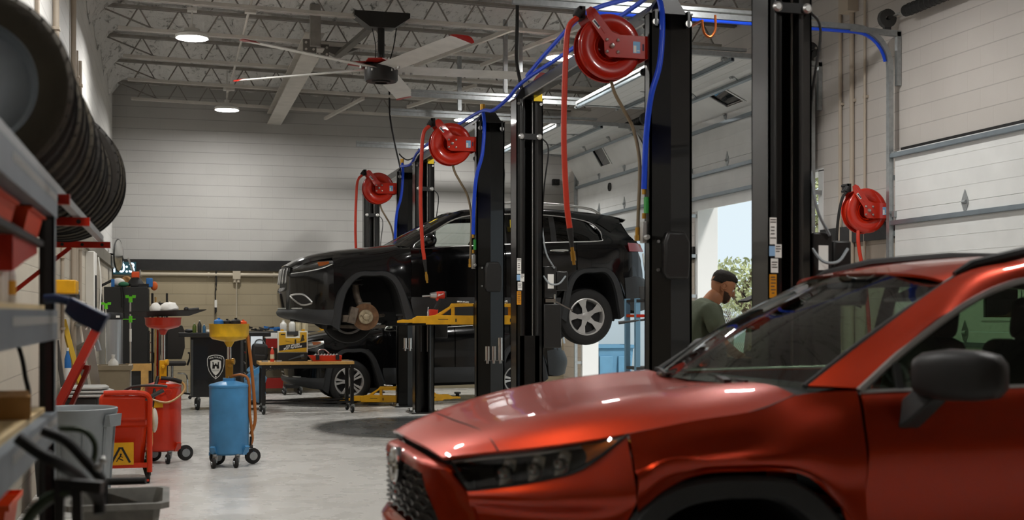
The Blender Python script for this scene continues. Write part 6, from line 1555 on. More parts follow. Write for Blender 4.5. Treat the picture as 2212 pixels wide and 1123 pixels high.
mb.cyl(f(0, .07, 0), f(0, .07, .002), .009, n=12); mb.bar(f(0, .06, 0), f(-.02, .035, 0), .012, .002, (0, 1, 0)); mb.bar(f(-.02, .035, 0), f(-.035, .01, 0), .008, .002, (0, 1, 0)); mb.bar(f(-.015, .035, 0), f(.02, .02, 0), .008, .002, (0, 1, 0)); mb.bar(f(-.005, .055, 0), f(.018, .045, 0), .006, .002, (0, 1, 0)); mb.done('pictogram', M_blackm, sg)
mb = MB(); mb.box(cx + .2, cy - .2, .3, cx + .235, cy + .18, .62); mb.box(cx + .19, cy - .26, .1, cx + .22, cy + .2, .3); mb.done('yellow_panel', M_yellow, t)
mb = MB(); mb.sphere((cx + .25, cy - .05, .52), .09, 14, 9, (.35, 1, 1.2)); mb.done('cloth', M_sackw, t)
for sx in (-1, 1):
    for sy in (-1, 1):
        mb = MB(); mb.lathe([(.001, -.016), (.05, -.016), (.055, 0), (.05, .016), (.001, .016)], (cx + sx * .2, cy + sy * .25, .055), (1, 0, 0), 18); mb.bar((cx + sx * .2, cy + sy * .25, .055), (cx + sx * .17, cy + sy * .22, .15), .03, .03); mb.done('caster', M_rubber, t)
# ---- round grey bin
p = at_d(160, 875, 9.6); bx_, by_ = p.x - .0, p.y
t = thing('trash_can', 'big round grey plastic bin behind the shelf upright, rim at knee height', 'trash can', (bx_, by_, 0))
mb = MB(); mb.lathe([(.001, 0), (.235, 0), (.25, .02), (.292, .62), (.298, .64), (.305, .66), (.322, .705), (.322, .73), (.31, .735), (.295, .72), (.28, .6), (.235, .05), (.001, .04)], (bx_, by_, 0), n=48)
for k in range(10):
    a = 2 * math.pi * k / 10; mb.bar((bx_ + .255 * math.cos(a), by_ + .255 * math.sin(a), .06), (bx_ + .295 * math.cos(a), by_ + .295 * math.sin(a), .6), .03, .02)
mb.done('body', M_greyp, t)
for a in (-.5, 2.6):
    c = V((bx_ + .325 * math.cos(a), by_ + .325 * math.sin(a), .6)); mb = MB(); tt = V((-math.sin(a), math.cos(a), 0)); n_ = V((math.cos(a), math.sin(a), 0))
    mb.loft([[c + tt * .09 + V((0, 0, .09)), c - tt * .09 + V((0, 0, .09)), c - tt * .07 - n_ * .03, c + tt * .07 - n_ * .03]] + [[p_ + n_ * .03 for p_ in (c + tt * .09 + V((0, 0, .09)), c - tt * .09 + V((0, 0, .09)), c - tt * .07, c + tt * .07)]]); mb.done('handle', M_greyp, t)
# ---- grey tub near the bottom edge
p = at_d(296, 1080, 6.6); tz = p.z
t = thing('plastic_tub', 'worn grey rectangular plastic tub at the bottom edge of the picture', 'tub', (p.x - .05, p.y, 0))
mb = MB(); tx_, ty_ = p.x - .1, p.y + .12
q = lambda s, z: [V((tx_ + a * (.23 + s), ty_ + b * (.3 + s), z)) for a, b in ((-1, -.85), (-.85, -1), (.85, -1), (1, -.85), (1, .85), (.85, 1), (-.85, 1), (-1, .85))]
mb.loft([q(-.07, 0), q(-.01, tz - .03), q(.035, tz - .02), q(.035, tz + .01), q(.0, tz + .01), q(-.025, tz - .06), q(-.07, .03)]); mb.done('body', mat('dirty grey plastic', '#6f6d66', .65, noise=.35, nscale=9), t)
mb = MB(); mb.tube([at_d(232, 1040, 6.9), at_d(315, 1038, 6.9)], .02, n=10); mb.cyl(at_d(225, 1040, 6.9), at_d(225, 1123, 6.9), .02, n=8); tag(mb.done('foam_handle', M_blackm), 'straight black foam handle just above the grey tub', 'handle')
# ---- black folded cart handles in front of the bin, blurred
t = thing('folded_cart', 'black folded cart with looped foam handles in front of the grey bin', 'cart', (-.25, 3.4, 0))
D5 = 3.3
mb = MB(); mb.tube([at_d(38, 945, D5), at_d(80, 975, D5), at_d(125, 1000, D5), at_d(170, 1030, D5 + .1), at_d(210, 1075, D5 + .2), at_d(215, 1110, D5 + .2)], .017, n=10, smooth=5); mb.tube([at_d(92, 930, D5 + .2), at_d(140, 950, D5 + .2), at_d(180, 990, D5 + .2), at_d(215, 1030, D5 + .2), at_d(222, 1050, D5 + .2)], .015, n=10, smooth=5); mb.done('foam_handle', M_blackm, t)
mb = MB(); mb.tube([at_d(130, 925, D5 + .4), at_d(180, 930, D5 + .4), at_d(205, 960, D5 + .4), at_d(200, 1010, D5 + .4)], .009, n=8, smooth=5); mb.tube([at_d(150, 1060, D5), at_d(100, 1080, D5), at_d(60, 1123, D5), at_d(40, 1180, D5)], .016, n=8, smooth=5); mb.done('green_tube', mat('dark green tube', '#2d3a26', .5), t)
mb = MB(); g1 = at_d(165, 1050, D5); mb.bar(g1, (g1.x + .03, g1.y, 0.02), .025, .03, (0, 1, 0)); mb.bar(at_d(130, 1040, D5), (g1.x - .06, g1.y, .02), .025, .03, (0, 1, 0)); mb.bar(at_d(120, 1045, D5), at_d(222, 1052, D5), .03, .03); mb.done('frame', M_black, t)
mb = MB()
for px, py in ((212, 1010), (222, 995), (126, 1068)): c = at_d(px, py, D5); mb.sphere(c, .011, 10, 8)
mb.done('knob', M_alu, t)
mb = MB()
for dx in (-.06, .03): mb.lathe([(.001, -.02), (.07, -.02), (.075, 0), (.07, .02), (.001, .02)], (g1.x + dx, g1.y, .075), (1, 0, 0), 20)
mb.done('wheel', M_rubber, t)
t = thing('orange_bin', 'bright orange-red open bin at the bottom left corner', 'bin', (-.5, 4.3, .0))
mb = MB(); c = at_d(20, 1110, 4.6)
q = lambda s, z: [V((c.x - .14 + a * (.15 + s), c.y + b * (.2 + s), z)) for a, b in ((-1, -1), (1, -1), (1, 1), (-1, 1))]
mb.loft([q(-.02, c.z - .12), q(0, c.z + .04), q(.015, c.z + .04), q(.015, c.z + .06)], cap=False); mb.face(q(-.02, c.z - .119)); mb.done('body', M_orange, t, thick=.004)
mb = MB(); mb.box(c.x - .3, c.y - .22, .42, c.x + .02, c.y + .22, c.z - .12); mb.done('stand', M_dgrey, t)
# ================================================================ shop furniture in the middle and back
def caster(parent, x, y, r=.05, w=.03, name='caster'):
    mb = MB(); mb.lathe([(.001, -w / 2), (r * .9, -w / 2), (r, -w / 4), (r, w / 4), (r * .9, w / 2), (.001, w / 2)], (x, y, r), (1, .25, 0), 18); cs = mb.done(name, M_rubber, parent)
    mb = MB(); mb.bar((x + .01, y + .03, r * 1.0), (x + .02, y + .05, r * 2.3), w + .02, .012); mb.cyl((x + .015, y + .045, r * 2.2), (x + .015, y + .045, r * 2.6), .022, n=10); mb.cyl((x - w * .7, y, r), (x + w * .7, y, r), r * .35, n=10); mb.done('fork', M_galv, cs)
def oil_drain(loc, tank_m, pan_m, lab, tan=True, pan_h=(1.21, 1.36), r=.187, top=.80):
    x, y, _ = loc
    t = thing('oil_drain', lab, 'oil drain', (x, y, 0), 'wheeled oil drains'); c = (x, y, 0)
    mb = MB(); mb.lathe([(.001, .115), (r - .03, .115), (r - .004, .13), (r, .15), (r, top - .045), (r + .004, top - .04), (r + .004, top - .025), (r - .01, top - .015), (.06, top + .015), (.06, top + .04), (.001, top + .04)], c, n=44)
    for sx in (-1, 1): mb.bar((x + sx * r * .7, y - r * .6, .12), (x + sx * (r * .75 + .02), y - r * .8, .2), .05, .02)
    mb.done('tank', tank_m, t)
    mb = MB(); mb.cyl((x, y, top), (x, y, top + .06), .032, n=14); mb.cyl((x, y, top + .05), (x, y, pan_h[0] - .03), .02, n=14); mb.done('pipe', M_chrome, t)
    mb = MB(); mb.lathe([(.022, pan_h[0] - .07), (.05, pan_h[0] - .02), (r * .86, pan_h[0] + .005), (r * .98, pan_h[0] + .03), (r, pan_h[1] - .01), (r + .006, pan_h[1]), (r - .004, pan_h[1]), (r * .95, pan_h[0] + .04), (.02, pan_h[0])], c, n=44); mb.done('funnel', pan_m, t)
    mb = MB(); mb.box(x - .035, y - .03, top + .01, x + .035, y + .03, top + .22); mb.cyl((x + .02, y - .03, top + .2), (x + .05, y - .04, top + .2), .03, n=12); mb.cyl((x, y - .03, top + .16), (x, y - .06, top + .16), .02, n=10); mb.done('valve', M_brass if tan else M_yellow, t, bevel=.008)
    for sx in (-1, 1):
        caster(t, x + sx * r * .55 - .05, y - r - .0, .05, .03)
    for sx in (-1, 1):
        mb = MB(); mb.lathe([(.001, -.025), (.045, -.025), (.06, -.02), (.075, -.018), (.078, 0), (.075, .018), (.06, .02), (.045, .025), (.001, .025)], (x + sx * (r - .02) + .06, y + r * .55, .078), (.35, -1, 0), 26); w = mb.done('wheel', M_rubber, t)
        mb = MB(); mb.lathe([(.001, -.026), (.04, -.026), (.045, -.02)], (x + sx * (r - .02) + .06, y + r * .55, .078), (-.35, 1, 0), 20); mb.done('hub', M_galv, w)
    mb = MB(); mb.bar((x - r, y + r * .5, .11), (x + r + .05, y + r * .5, .11), .03, .03); mb.done('axle', tank_m, t)
    return t
M_dblue = mat('worn blue enamel', '#4587b8', .4, noise=.22, nscale=5)
M_dred = mat('worn red enamel', '#c42c0a', .38, noise=.15, nscale=5, coat=.3)
p = at_z(497, 1011, 0); bd = V((p.x, p.y + .187, 0))
t = oil_drain(bd, M_dblue, mat('worn yellow pan', '#e0b01c', .45, noise=.3, nscale=8), 'blue wheeled oil drain with a yellow pan and a long amber hose')
mb = MB(); x, y = bd.x, bd.y
mb.tube([(x + .17, y - .05, 1.25), (x + .2, y - .06, 1.0), (x + .235, y - .05, .6), (x + .24, y - .04, .42), (x + .2, y - .03, .3)], .016, n=10, smooth=6); mb.tube([(x + .02, y - .02, .86), (x + .12, y - .05, .87), (x + .18, y - .06, .8), (x + .19, y - .06, .5), (x + .215, y - .05, .28), (x + .2, y - .05, .2)], .014, n=10, smooth=6); mb.done('hose', mat('amber hose', '#9a5a22', .4), t)
mb = MB(); mb.cyl((x + .2, y - .05, .2), (x + .205, y - .05, .28), .015, n=8); mb.cyl((x + .18, y - .05, .185), (x + .22, y - .05, .185), .016, n=8); mb.done('hose_end', M_blackm, t)
mb = MB(); mb.loft([[V((x + .15, y - .02, .84)) + q_ for q_ in (V((0, .02, .02)), V((0, -.02, .02)), V((0, -.02, -.02)), V((0, .02, -.02)))], [V((x + .28, y - .03, .92)) + q_ for q_ in (V((0, .035, .03)), V((0, -.035, .03)), V((0, -.035, -.03)), V((0, .035, -.03)))]]); mb.done('spout', M_dblue, t)
# parts heaped in the yellow pan
for k, (dx, dy, r, m, nm, lab, cat) in enumerate(((-.1, -.05, .045, M_bluep, 'filter_cap', 'blue and white cap lying in the yellow drain pan', 'cap'), (-.02, .0, .04, M_blackm, 'oil_filter', 'black oil filter left of centre in the yellow drain pan', 'filter'), (.06, -.04, .045, M_blackm, 'oil_filter', 'taller black oil filter right of centre in the yellow drain pan', 'filter'), (.13, -.02, .035, M_orange, 'orange_cap', 'orange cap at the right rim of the yellow drain pan', 'cap'))):  # last entry is a loose orange plastic cap
    mb = MB(); mb.lathe([(.001, 0), (r, 0), (r * 1.05, r * .5), (r, r * 1.1), (r * .6, r * 1.4), (.001, r * 1.4)], (x + dx, y + dy, 1.34), n=14); mb.lathe([(.001, r * 1.4), (r * .3, r * 1.4), (r * .3, r * 1.7), (.001, r * 1.7)], (x + dx, y + dy, 1.34), n=10); tag(mb.done(nm, m), lab, cat)
for k, dx in enumerate((-.13, .0, .1)):
    pass
p = at_z(352, 1003, 0); rd = V((p.x - .0, p.y + .187, 0))
t = oil_drain(rd, M_dred, M_dred, 'red wheeled oil drain with a flat black tray on its red funnel', False, (1.32, 1.42), .172, .78)
x, y = rd.x, rd.y
mb = MB(); mb.tube([(x - .17, y - .1, .76), (x - .2, y - .12, .7), (x - .1, y - .18, .63), (x + .05, y - .185, .6), (x + .18, y - .12, .68), (x + .2, y - .05, .76), (x + .1, y, .83)], .011, n=8, smooth=6); mb.done('hose', mat('clear amber hose', '#b48a52', .35), t)
mb = MB(); mb.tube([(x - .05, y - .06, .84), (x - .08, y - .15, .7), (x - .13, y - .2, .4), (x - .17, y - .2, .3)], .018, n=8, smooth=5); mb.tube([(x - .02, y - .1, .83), (x + .08, y - .1, .82), (x + .17, y - .06, .79)], .02, n=8, smooth=4); mb.done('black_hose', M_blackm, t)
mb = MB()
for dx in (-.01, .05): mb.lathe([(.028, 0), (.032, .004), (.028, .008)], (x + dx, y - .173, .70), (0, -1, 0), 20)
mb.done('gauge_ring', M_dred, t)
mb = MB(); mb.box(x - .09, y - .176, .55, x - .0, y - .165, .61); mb.done('yellow_label', M_yellow, t)
t = thing('drip_tray', 'wide flat black tray balanced on top of the red oil drain', 'tray', (x, y, 1.42))
mb = MB(); f = lambda a, b, d: V((x + a, y + b, d))
mb.loft([[f(-.2, -.16, 1.425), f(.24, -.16, 1.435), f(.24, .22, 1.435), f(-.2, .22, 1.425)], [f(-.37, -.24, 1.47), f(.4, -.24, 1.49), f(.4, .3, 1.49), f(-.37, .3, 1.47)], [f(-.38, -.25, 1.475), f(.41, -.25, 1.50), f(.41, .31, 1.50), f(-.38, .31, 1.475)], [f(-.2, -.15, 1.44), f(.24, -.15, 1.45), f(.24, .21, 1.45), f(-.2, .21, 1.44)]]); mb.done('tray', M_blackm, t)
for k, (dx, s, lab) in enumerate(((-.07, (.055, .06, .06), 'smaller left white rag bundle on the black drip tray'), (.06, (.09, .07, .065), 'larger white rag bundle on the black drip tray'))):
    mb = MB(); mb.sphere((x + dx, y + .02, 1.455 + s[2] * .8), 1, 18, 10, s)
    for v in mb.bm.verts: v.co += V((rnd.uniform(-.006, .006), rnd.uniform(-.006, .006), rnd.uniform(-.006, .006)))
    tag(mb.done('rag_bundle', M_paper), lab, 'rag')
mb = MB(); mb.cyl((x + .24, y, 1.49), (x + .34, y + .02, 1.5), .02, n=10); mb.sphere((x + .22, y, 1.5), .025); tag(mb.done('hand_tool', M_blackm), 'small black tool on the right end of the drip tray', 'tool')

# ---- black tool cart with crest
p0 = at_z(412, 887, 0); d0 = p0.y; CX0 = p0.x; CX1 = at(543, 800, d0).x; CZ = 1.17
t = thing('tool_cart', 'black rolling tool cabinet with a white castle crest on its end', 'tool cart', ((CX0 + CX1) / 2, d0 + .35, 0))
M_cart = mat('gloss black cart', '#0e0e0e', .25, coat=.3)
mb = MB(); mb.box(CX0, d0, .2, CX1 - .12, d0 + .75, CZ - .07); mb.done('body', M_cart, t, bevel=.008)
mb = MB(); mb.box(CX0 + .005, d0 - .012, .22, CX0 + .035, d0 + .003, CZ - .1); mb.box(CX1 - .16, d0 - .012, .22, CX1 - .12, d0 + .003, CZ - .1); mb.done('corner_trim', M_dgrey, t)
mb = MB(); mb.box(at(386, 715, d0).x, d0 - .03, CZ - .06, at(585, 715, d0).x, d0 + .9, CZ); mb.done('worktop', M_blackm, t, bevel=.006)
for i in range(5):
    mb = MB(); mb.box(CX1 - .12, d0 + .03, .24 + i * .165, CX1 - .1, d0 + .72, .39 + i * .165); dr = mb.done('drawer', M_cart, t)
    mb = MB(); mb.bar((CX1 - .085, d0 + .1, .37 + i * .165), (CX1 - .085, d0 + .65, .37 + i * .165), .02, .02); mb.done('handle', M_red if i == 3 else M_alu, dr)
for sx in (CX0 + .1, CX1 - .3):
    for sy in (d0 + .06, d0 + .68): caster(t, sx, sy, .075, .04)
ex = at(466, 790, d0).x; ez = at(466, 792, d0).z
def shield(s, h=1.0): return [(-.5 * s, .46 * s * h), (-.42 * s, .62 * s * h), (-.2 * s, .70 * s * h), (0, .72 * s * h), (.2 * s, .70 * s * h), (.42 * s, .62 * s * h), (.5 * s, .46 * s * h), (.49 * s, .1 * s), (.4 * s, -.25 * s), (.22 * s, -.55 * s), (0, -.74 * s), (-.22 * s, -.55 * s), (-.4 * s, -.25 * s), (-.49 * s, .1 * s)]
f = lambda dd: (lambda a, b, d: V((ex + a, d0 - dd - d, ez + b)))
M_crest = mat('crest white', '#cfccc4', .6)
mb = MB(); mb.prism(shield(.255), f(.0005), 0, .001); cr = mb.done('crest', M_crest, t, flat=True)
mb = MB(); mb.prism(shield(.238), f(.0018), 0, .0008); mb.done('crest_field', M_cart, cr, flat=True)
inner = [(-.078, .10), (-.04, .118), (0, .122), (.04, .118), (.078, .10), (.078, .0), (.06, -.06), (.03, -.105), (0, -.13), (-.03, -.105), (-.06, -.06), (-.078, .0)]
mb = MB(); mb.prism([(a, b * .95 - .008) for a, b in inner], f(.003), 0, .0008); mb.cyl(f(.003)(0, -.152, 0), f(.003)(0, -.152, .001), .012, n=14); mb.done('inner_shield', M_crest, cr, flat=True)
mb = MB()
ff = f(.0042)
castle = [(-.052, -.03), (-.046, .055), (-.05, .055), (-.05, .075), (-.043, .075), (-.043, .068), (-.037, .068), (-.037, .075), (-.03, .075), (-.03, .055), (-.027, .03), (-.012, .03), (-.012, .05), (.012, .05), (.012, .03), (.027, .03), (.03, .055), (.03, .075), (.037, .075), (.037, .068), (.043, .068), (.043, .075), (.05, .075), (.05, .055), (.046, .055), (.052, -.03), (.014, -.03), (.012, .0), (0, .01), (-.012, .0), (-.014, -.03)]
vs_ = [mb.bm.verts.new(ff(a, b, 0)) for a, b in castle]; mb.bm.faces.new(vs_)
for dz in (-.05, -.065): mb.tube([ff(-.05 + .01 * k, dz + .004 * (k % 2), .0) for k in range(11)], .0022, n=4)
mb.done('castle', M_cart, cr, flat=True)
word = 'WOLFSBURG'; mbw = None
for k, ch in enumerate(word):
    a = (k - 4) / 4.0; gx = a * .083; gz = .143 - .018 * a * a
    mb = text_mb(ch, .034, lambda u, v, d: V((ex + gx + u * .85 + v * .2 * -a * 0, d0 - .0032 - d, ez + gz + v - u * a * .35)), depth=.0005, bold=True)
    me_ = bpy.data.meshes.new('tmp'); mb.bm.to_mesh(me_); mb.bm.free()
    if mbw is None: mbw = MB()
    mbw.bm.from_mesh(me_); bpy.data.meshes.remove(me_)
mbw.done('lettering', M_crest, cr, flat=True)
# bottles on the cart top
for px, h, r, m, lab in ((420, .15, .03, mat('green can', '#5c6d2e', .4), 'green spray can on the black cart, left of the dark one'), (431, .19, .03, M_dgrey, 'dark spray can with white cap on the black cart'), (441, .13, .025, mat('blue can', '#3b6b8f', .4), 'short blue can on the black cart, right of the dark one')):
    q = at(px, 712, d0 + .15); jug('spray_can', (q.x, d0 + .15, CZ), h, r, m, lab, 'spray can', capm=M_paper, grp='cans on the black cart')
q = at(408, 712, d0 + .2); mb = MB(); mb.sphere((q.x, d0 + .2, CZ + .03), 1, 12, 8, (.07, .05, .03)); tag(mb.done('shop_rag', M_dgrey), 'dark crumpled rag left of the cans on the black cart', 'rag')
q = at(453, 714, d0 + .05); mb = MB(); mb.cyl((q.x - .05, d0 + .06, CZ + .025), (q.x + .05, d0 + .06, CZ + .025), .025, n=12); tag(mb.done('paper_roll', M_paper), 'small white paper roll at the front edge of the black cart', 'paper roll')
# ---- office chair
p = at_d(371, 790, 21.3); hx, hy = p.x, p.y
t = thing('office_chair', 'black mesh office chair between the oil drain and the tool cart', 'chair', (hx, hy, 0))
sz = .58
mb = MB(); mb.box(hx - .24, hy - .24, sz, hx + .24, hy + .22, sz + .07); mb.done('seat', mat('brown black mesh', '#2b2723', .8), t, bevel=.03)
mb = MB(); mb.loft([[V((hx - .22 * w, hy + .2 + o, z)), V((hx + .22 * w, hy + .2 + o, z)), V((hx + .22 * w, hy + .24 + o, z)), V((hx - .22 * w, hy + .24 + o, z))] for z, w, o in ((sz + .1, .75, 0), (sz + .3, 1, .02), (sz + .6, .95, .07), (sz + .68, .8, .08))]); mb.done('backrest', mat('brown black mesh', '#2b2723'), t, bevel=.01)
for s in (-1, 1):
    mb = MB(); mb.tube([(hx + s * .26, hy + .1, sz), (hx + s * .3, hy + .05, sz + .12), (hx + s * .3, hy, sz + .2)], .018, n=8, smooth=4); mb.box(hx + s * .3 - .035, hy - .16, sz + .2, hx + s * .3 + .035, hy + .1, sz + .225); mb.done('armrest', M_blackm, t)
mb = MB(); mb.cyl((hx, hy, .12), (hx, hy, sz), .03, n=12); mb.done('column', M_chrome, t)
mb = MB()
for s in (-1, 1): mb.tube([(hx + s * .26, hy - .2, .12), (hx + s * .24, hy - .2, .42), (hx + s * .1, hy - .15, .45)], .014, n=8, smooth=3)
mb.done('footrest', M_chrome, t)
for k in range(5):
    a = 2 * math.pi * k / 5; e = V((hx + .3 * math.cos(a), hy + .3 * math.sin(a), .09)); mb = MB(); mb.bar((hx, hy, .13), e, .04, .03); lg = mb.done('base_leg', M_blackm, t); mb = MB(); mb.lathe([(.001, -.02), (.03, -.02), (.03, .02), (.001, .02)], (e.x, e.y, .03), (0, 1, 0), 12); mb.cyl((e.x, e.y, .03), (e.x, e.y, .085), .008); mb.done('caster', M_blackm, lg)
# ---- back bench with vise drawers etc.
B0 = 23.12; bz = at(650, 716, B0).z
t = thing('workbench', 'long dark workbench along the back wall behind the rolling table', 'workbench', (2.0, B0 + .4, 0))
bx0, bx1 = at(520, 716, B0).x, at(770, 716, B0).x
mb = MB(); mb.box(bx0, B0, bz - .06, bx1, B0 + .8, bz); mb.done('worktop', M_dgrey, t)
for x in (bx0 + .06, (bx0 + bx1) / 2, bx1 - .06): mb = MB(); mb.box(x - .03, B0 + .03, 0, x + .03, B0 + .76, bz - .06); mb.done('leg', M_black, t)
mb = MB(); mb.box(at(574, 740, B0).x, B0 - .01, bz - .3, at(606, 740, B0).x, B0 + .5, bz - .13); mb.done('red_drawer', mat('dark red drawer', '#8c1b12', .4), t)
mb = MB(); mb.box(at(573, 720, B0).x, B0 - .005, bz - .125, at(612, 720, B0).x, B0 + .02, bz - .02); mb.done('paper_sheet', M_paper, t)
mb = MB(); mb.box(at(570, 830, B0).x, B0 + .05, .1, at(612, 830, B0).x, B0 + .4, .28); mb.done('red_shelf', mat('dark red drawer', '#8c1b12'), t)
for k, px in enumerate((612, 631, 645, 659)):
    q = at(px, 715, B0 + .15)
    jug('white_jug', (q.x, B0 + .15, bz), (.21, .22, .2, .2)[k], .06, M_milky if k < 2 else mat('cream jug', '#cbbf9f', .5), ('leftmost white jug on the bench behind the yellow case', 'second white jug on the back bench, in the notch of the yellow case', 'cream jug on the back bench, third from left', 'rightmost white jug on the back bench under the car bumper')[k], 'jug', square=(k > 1), taper=.3 if k < 2 else .8, grp='jugs on the back bench')
for k, (px, w, m, lab) in enumerate(((560, .35, M_blackm, 'leftmost dark tool heap on the back bench'), (578, .3, M_dgrey, 'grey tool heap in the middle of the back bench'), (596, .3, M_bluep, 'blue tool left of the jugs on the back bench'))):
    q = at(px, 712, B0 + .1); mb = MB()
    for j in range(7): a = V((q.x + rnd.uniform(-w, w) * .45, B0 + rnd.uniform(.05, .4), bz + .02 + rnd.uniform(0, .05))); mb.bar(a, a + V((rnd.uniform(-.2, .2), rnd.uniform(-.1, .1), rnd.uniform(-.01, .03))), .035, .03)
    tag(mb.done('hand_tools', m), lab, 'tools', kind='stuff')
# yellow hanging clamps right of the jugs
q = at(690, 708, B0); mb = MB(); mb.bar(at(684, 694, B0 + .1), at(697, 714, B0 + .1), .04, .05); tag(mb.done('yellow_clamp', M_yellow), 'small yellow clamp behind the raised car bumper', 'clamp')
# ---- red cart with monitor and bags between cart and table
p = at_z(560, 900, 0); ty_ = 19.3
t = thing('monitor_stand', 'dark stand with a bright screen and hanging black bag, left of the rolling table', 'stand', (at(553, 800, ty_).x, ty_, 0))
x0, x1 = at(537, 800, ty_).x, at(574, 800, ty_).x
mb = MB(); mb.box(x0, ty_, .08, x1, ty_ + .5, .12); mb.box(x1 - .04, ty_, .1, x1, ty_ + .04, 1.05); mb.box(x0, ty_ + .46, .1, x0 + .04, ty_ + .5, 1.05); mb.box(x0, ty_, 1.05, x1, ty_ + .5, 1.09); mb.done('frame', M_blackm, t)
mb = MB(); z0, z1 = at(550, 762, ty_).z, at(550, 724, ty_).z; mb.box(x0 + .02, ty_ - .03, z0, x1 - .03, ty_, z1); sc_ = mb.done('screen_case', M_blackm, t)
mb = MB(); mb.box(x0 + .03, ty_ - .032, z0 + .015, x1 - .05, ty_ - .03, z1 - .015); mb.done('screen', mat('lit screen', '#dfe6ea', .4, emit='#cfdde6', estr=.35), sc_)
mb = MB(); mb.cbox((x0 + .15, ty_ - .09, .83), (.24, .13, .36), Matrix.Rotation(.08, 3, 'Y')); bg = mb.done('bag', M_blackm, t, bevel=.05, bseg=3)
mb = MB(); mb.cbox((x0 + .15, ty_ - .17, .76), (.17, .05, .18), Matrix.Rotation(.08, 3, 'Y')); mb.done('pocket', M_blackm, bg, bevel=.02); mb = MB(); mb.tube([(x0 + .08, ty_ - .09, 1.0), (x0 + .12, ty_ - .05, 1.06), (x0 + .2, ty_ - .05, 1.06), (x0 + .24, ty_ - .09, 1.0)], .01, n=6, smooth=4); mb.done('strap', M_dgrey, bg)
mb = MB()
for k in range(5): a = x0 + .12 + k * .06; mb.tube([(a, ty_ - .1, .78), (a + .03, ty_ - .14, .6 + .02 * k), (a + .1, ty_ - .12, .62), (a + .16, ty_ - .1, .85)], .006, n=5, smooth=4)
mb.done('cable', M_blackm, t)
mb = MB(); mb.sphere((x1 - .16, ty_ - .09, .42), 1, 26, 18, (.15, .1, .3))
for v in mb.bm.verts: v.co += V((.03 * math.sin(v.co.z * 31 + v.co.x * 9), .02 * math.sin(v.co.x * 37), .02 * math.sin(v.co.x * 43 + v.co.z * 11)))
tag(mb.done('plastic_sack', mat('pale blue film', '#6f9cc0', .35)), 'shiny pale blue plastic sack beside the table leg, behind the blue oil drain', 'sack')
# ---- rolling table
a, b = at_z(569, 893, 0), at_z(763, 894, 0); Ty = (a.y + b.y) / 2 + .02; tx0, tx1 = at(560, 800, Ty).x, at(765, 800, Ty).x
tz = at(660, 781, Ty).z
t = thing('rolling_table', 'low rolling table with pale wooden top and black frame before the lowered car', 'table', ((tx0 + tx1) / 2, Ty + .3, 0))
mb = MB(); mb.box(tx0, Ty - .02, tz - .045, tx1, Ty + .62, tz); mb.done('tabletop', M_wood, t, bevel=.004)
lx0, lx1 = tx0 + .06, tx1 - .03
mb = MB()
for y in (Ty, Ty + .58): mb.bar((lx0, y + .01, tz - .075), (lx1, y + .01, tz - .075), .04, .05); mb.bar((lx0, y + .01, .16), (lx1, y + .01, .16), .03, .025)
for x in (lx0, lx1): mb.bar((x, Ty, tz - .075), (x, Ty + .6, tz - .075), .04, .05)
mb.done('frame', M_black, t)
for x in (lx0, lx1):
    for y in (Ty + .01, Ty + .58):
        mb = MB(); mb.box(x - .025, y - .025, .13, x + .025, y + .025, tz - .05); mb.done('leg', M_black, t); caster(t, x, y - .03, .05, .03)
mb = MB(); mb.cyl((lx1 - .02, Ty - .012, tz - .07), (lx1 - .02, Ty, tz - .07), .012, n=10); mb.cyl((lx0 + .1, Ty - .012, tz - .07), (lx0 + .1, Ty, tz - .07), .009, n=10); mb.done('bolt', M_alu, t)
# yellow repair kit case
kx0, kx1 = at(600, 740, Ty + .2).x, at(665, 740, Ty + .2).x; kz1 = at(630, 715, Ty + .2).z; kz0 = at(630, 763, Ty + .2).z
t = thing('repair_kit_case', 'yellow-fronted translucent kit case standing in a black base on the rolling table', 'kit case', ((kx0 + kx1) / 2, Ty + .2, tz))
W = kx1 - kx0; H = kz1 - kz0
pl = [(0, 0), (W, 0), (W, H), (W * .7, H), (W * .7, H * .74), (W * .3, H * .74), (W * .3, H), (0, H)]
kf = lambda a, b, d: V((kx0 + a, Ty + .2 + d, kz0 + b))
mb = MB(); mb.prism(pl, kf, 0, .09); kc = mb.done('case', mat('frosted case', '#d8d4c2', .35), t, bevel=.008)
i_ = .018
pl2 = [(i_, i_), (W - i_, i_), (W - i_, H - i_), (W * .7 + i_, H - i_), (W * .7 + i_, H * .74 - i_), (W * .3 - i_, H * .74 - i_), (W * .3 - i_, H - i_), (i_, H - i_)]
mb = MB(); mb.prism(pl2, kf, -.003, -.001); mb.done('yellow_sheet', mat('kit yellow', '#c99a25', .5), kc)
mb = MB(); mb.prism([(i_, H * .12), (W - i_, H * .26), (W - i_, H * .5), (i_, H * .36)], kf, -.0045, -.0032); mb.done('black_band', M_blackm, kc)
sl = .14 * H / W * 1.2
for txt, yy, sz_ in (('MANUAL LINE', H * .26, .042), ('REPAIR KIT', H * .37, .042)):
    mb = text_mb(txt, sz_, lambda u, v, d: kf(W * .5 - u, yy - v - u * .17, -.0055 - d), depth=.0004, bold=True, shear=.2); mb.done('lettering', M_paper, kc, flat=True)
mb = MB(); mb.prism([(W * .1, H * .82), (W * .24, H * .82), (W * .24, H * .88), (W * .1, H * .88)], kf, -.0045, -.0032); mb.prism([(W * .56, H * .42), (W * .61, H * .42), (W * .61, H * .63), (W * .56, H * .63)], kf, -.0045, -.0032); mb.prism([(W * .74, H * .5), (W * .9, H * .58), (W * .86, H * .7), (W * .88, H * .8), (W * .8, H * .84), (W * .78, H * .7)], kf, -.0045, -.0032); mb.tube([kf(W * .25, H * .56, -.004), kf(W * .5, H * .5, -.004), kf(W * .75, H * .52, -.004)], .0022, n=4, smooth=4); mb.done('picture', mat('kit print', '#3a3018', .6), kc)
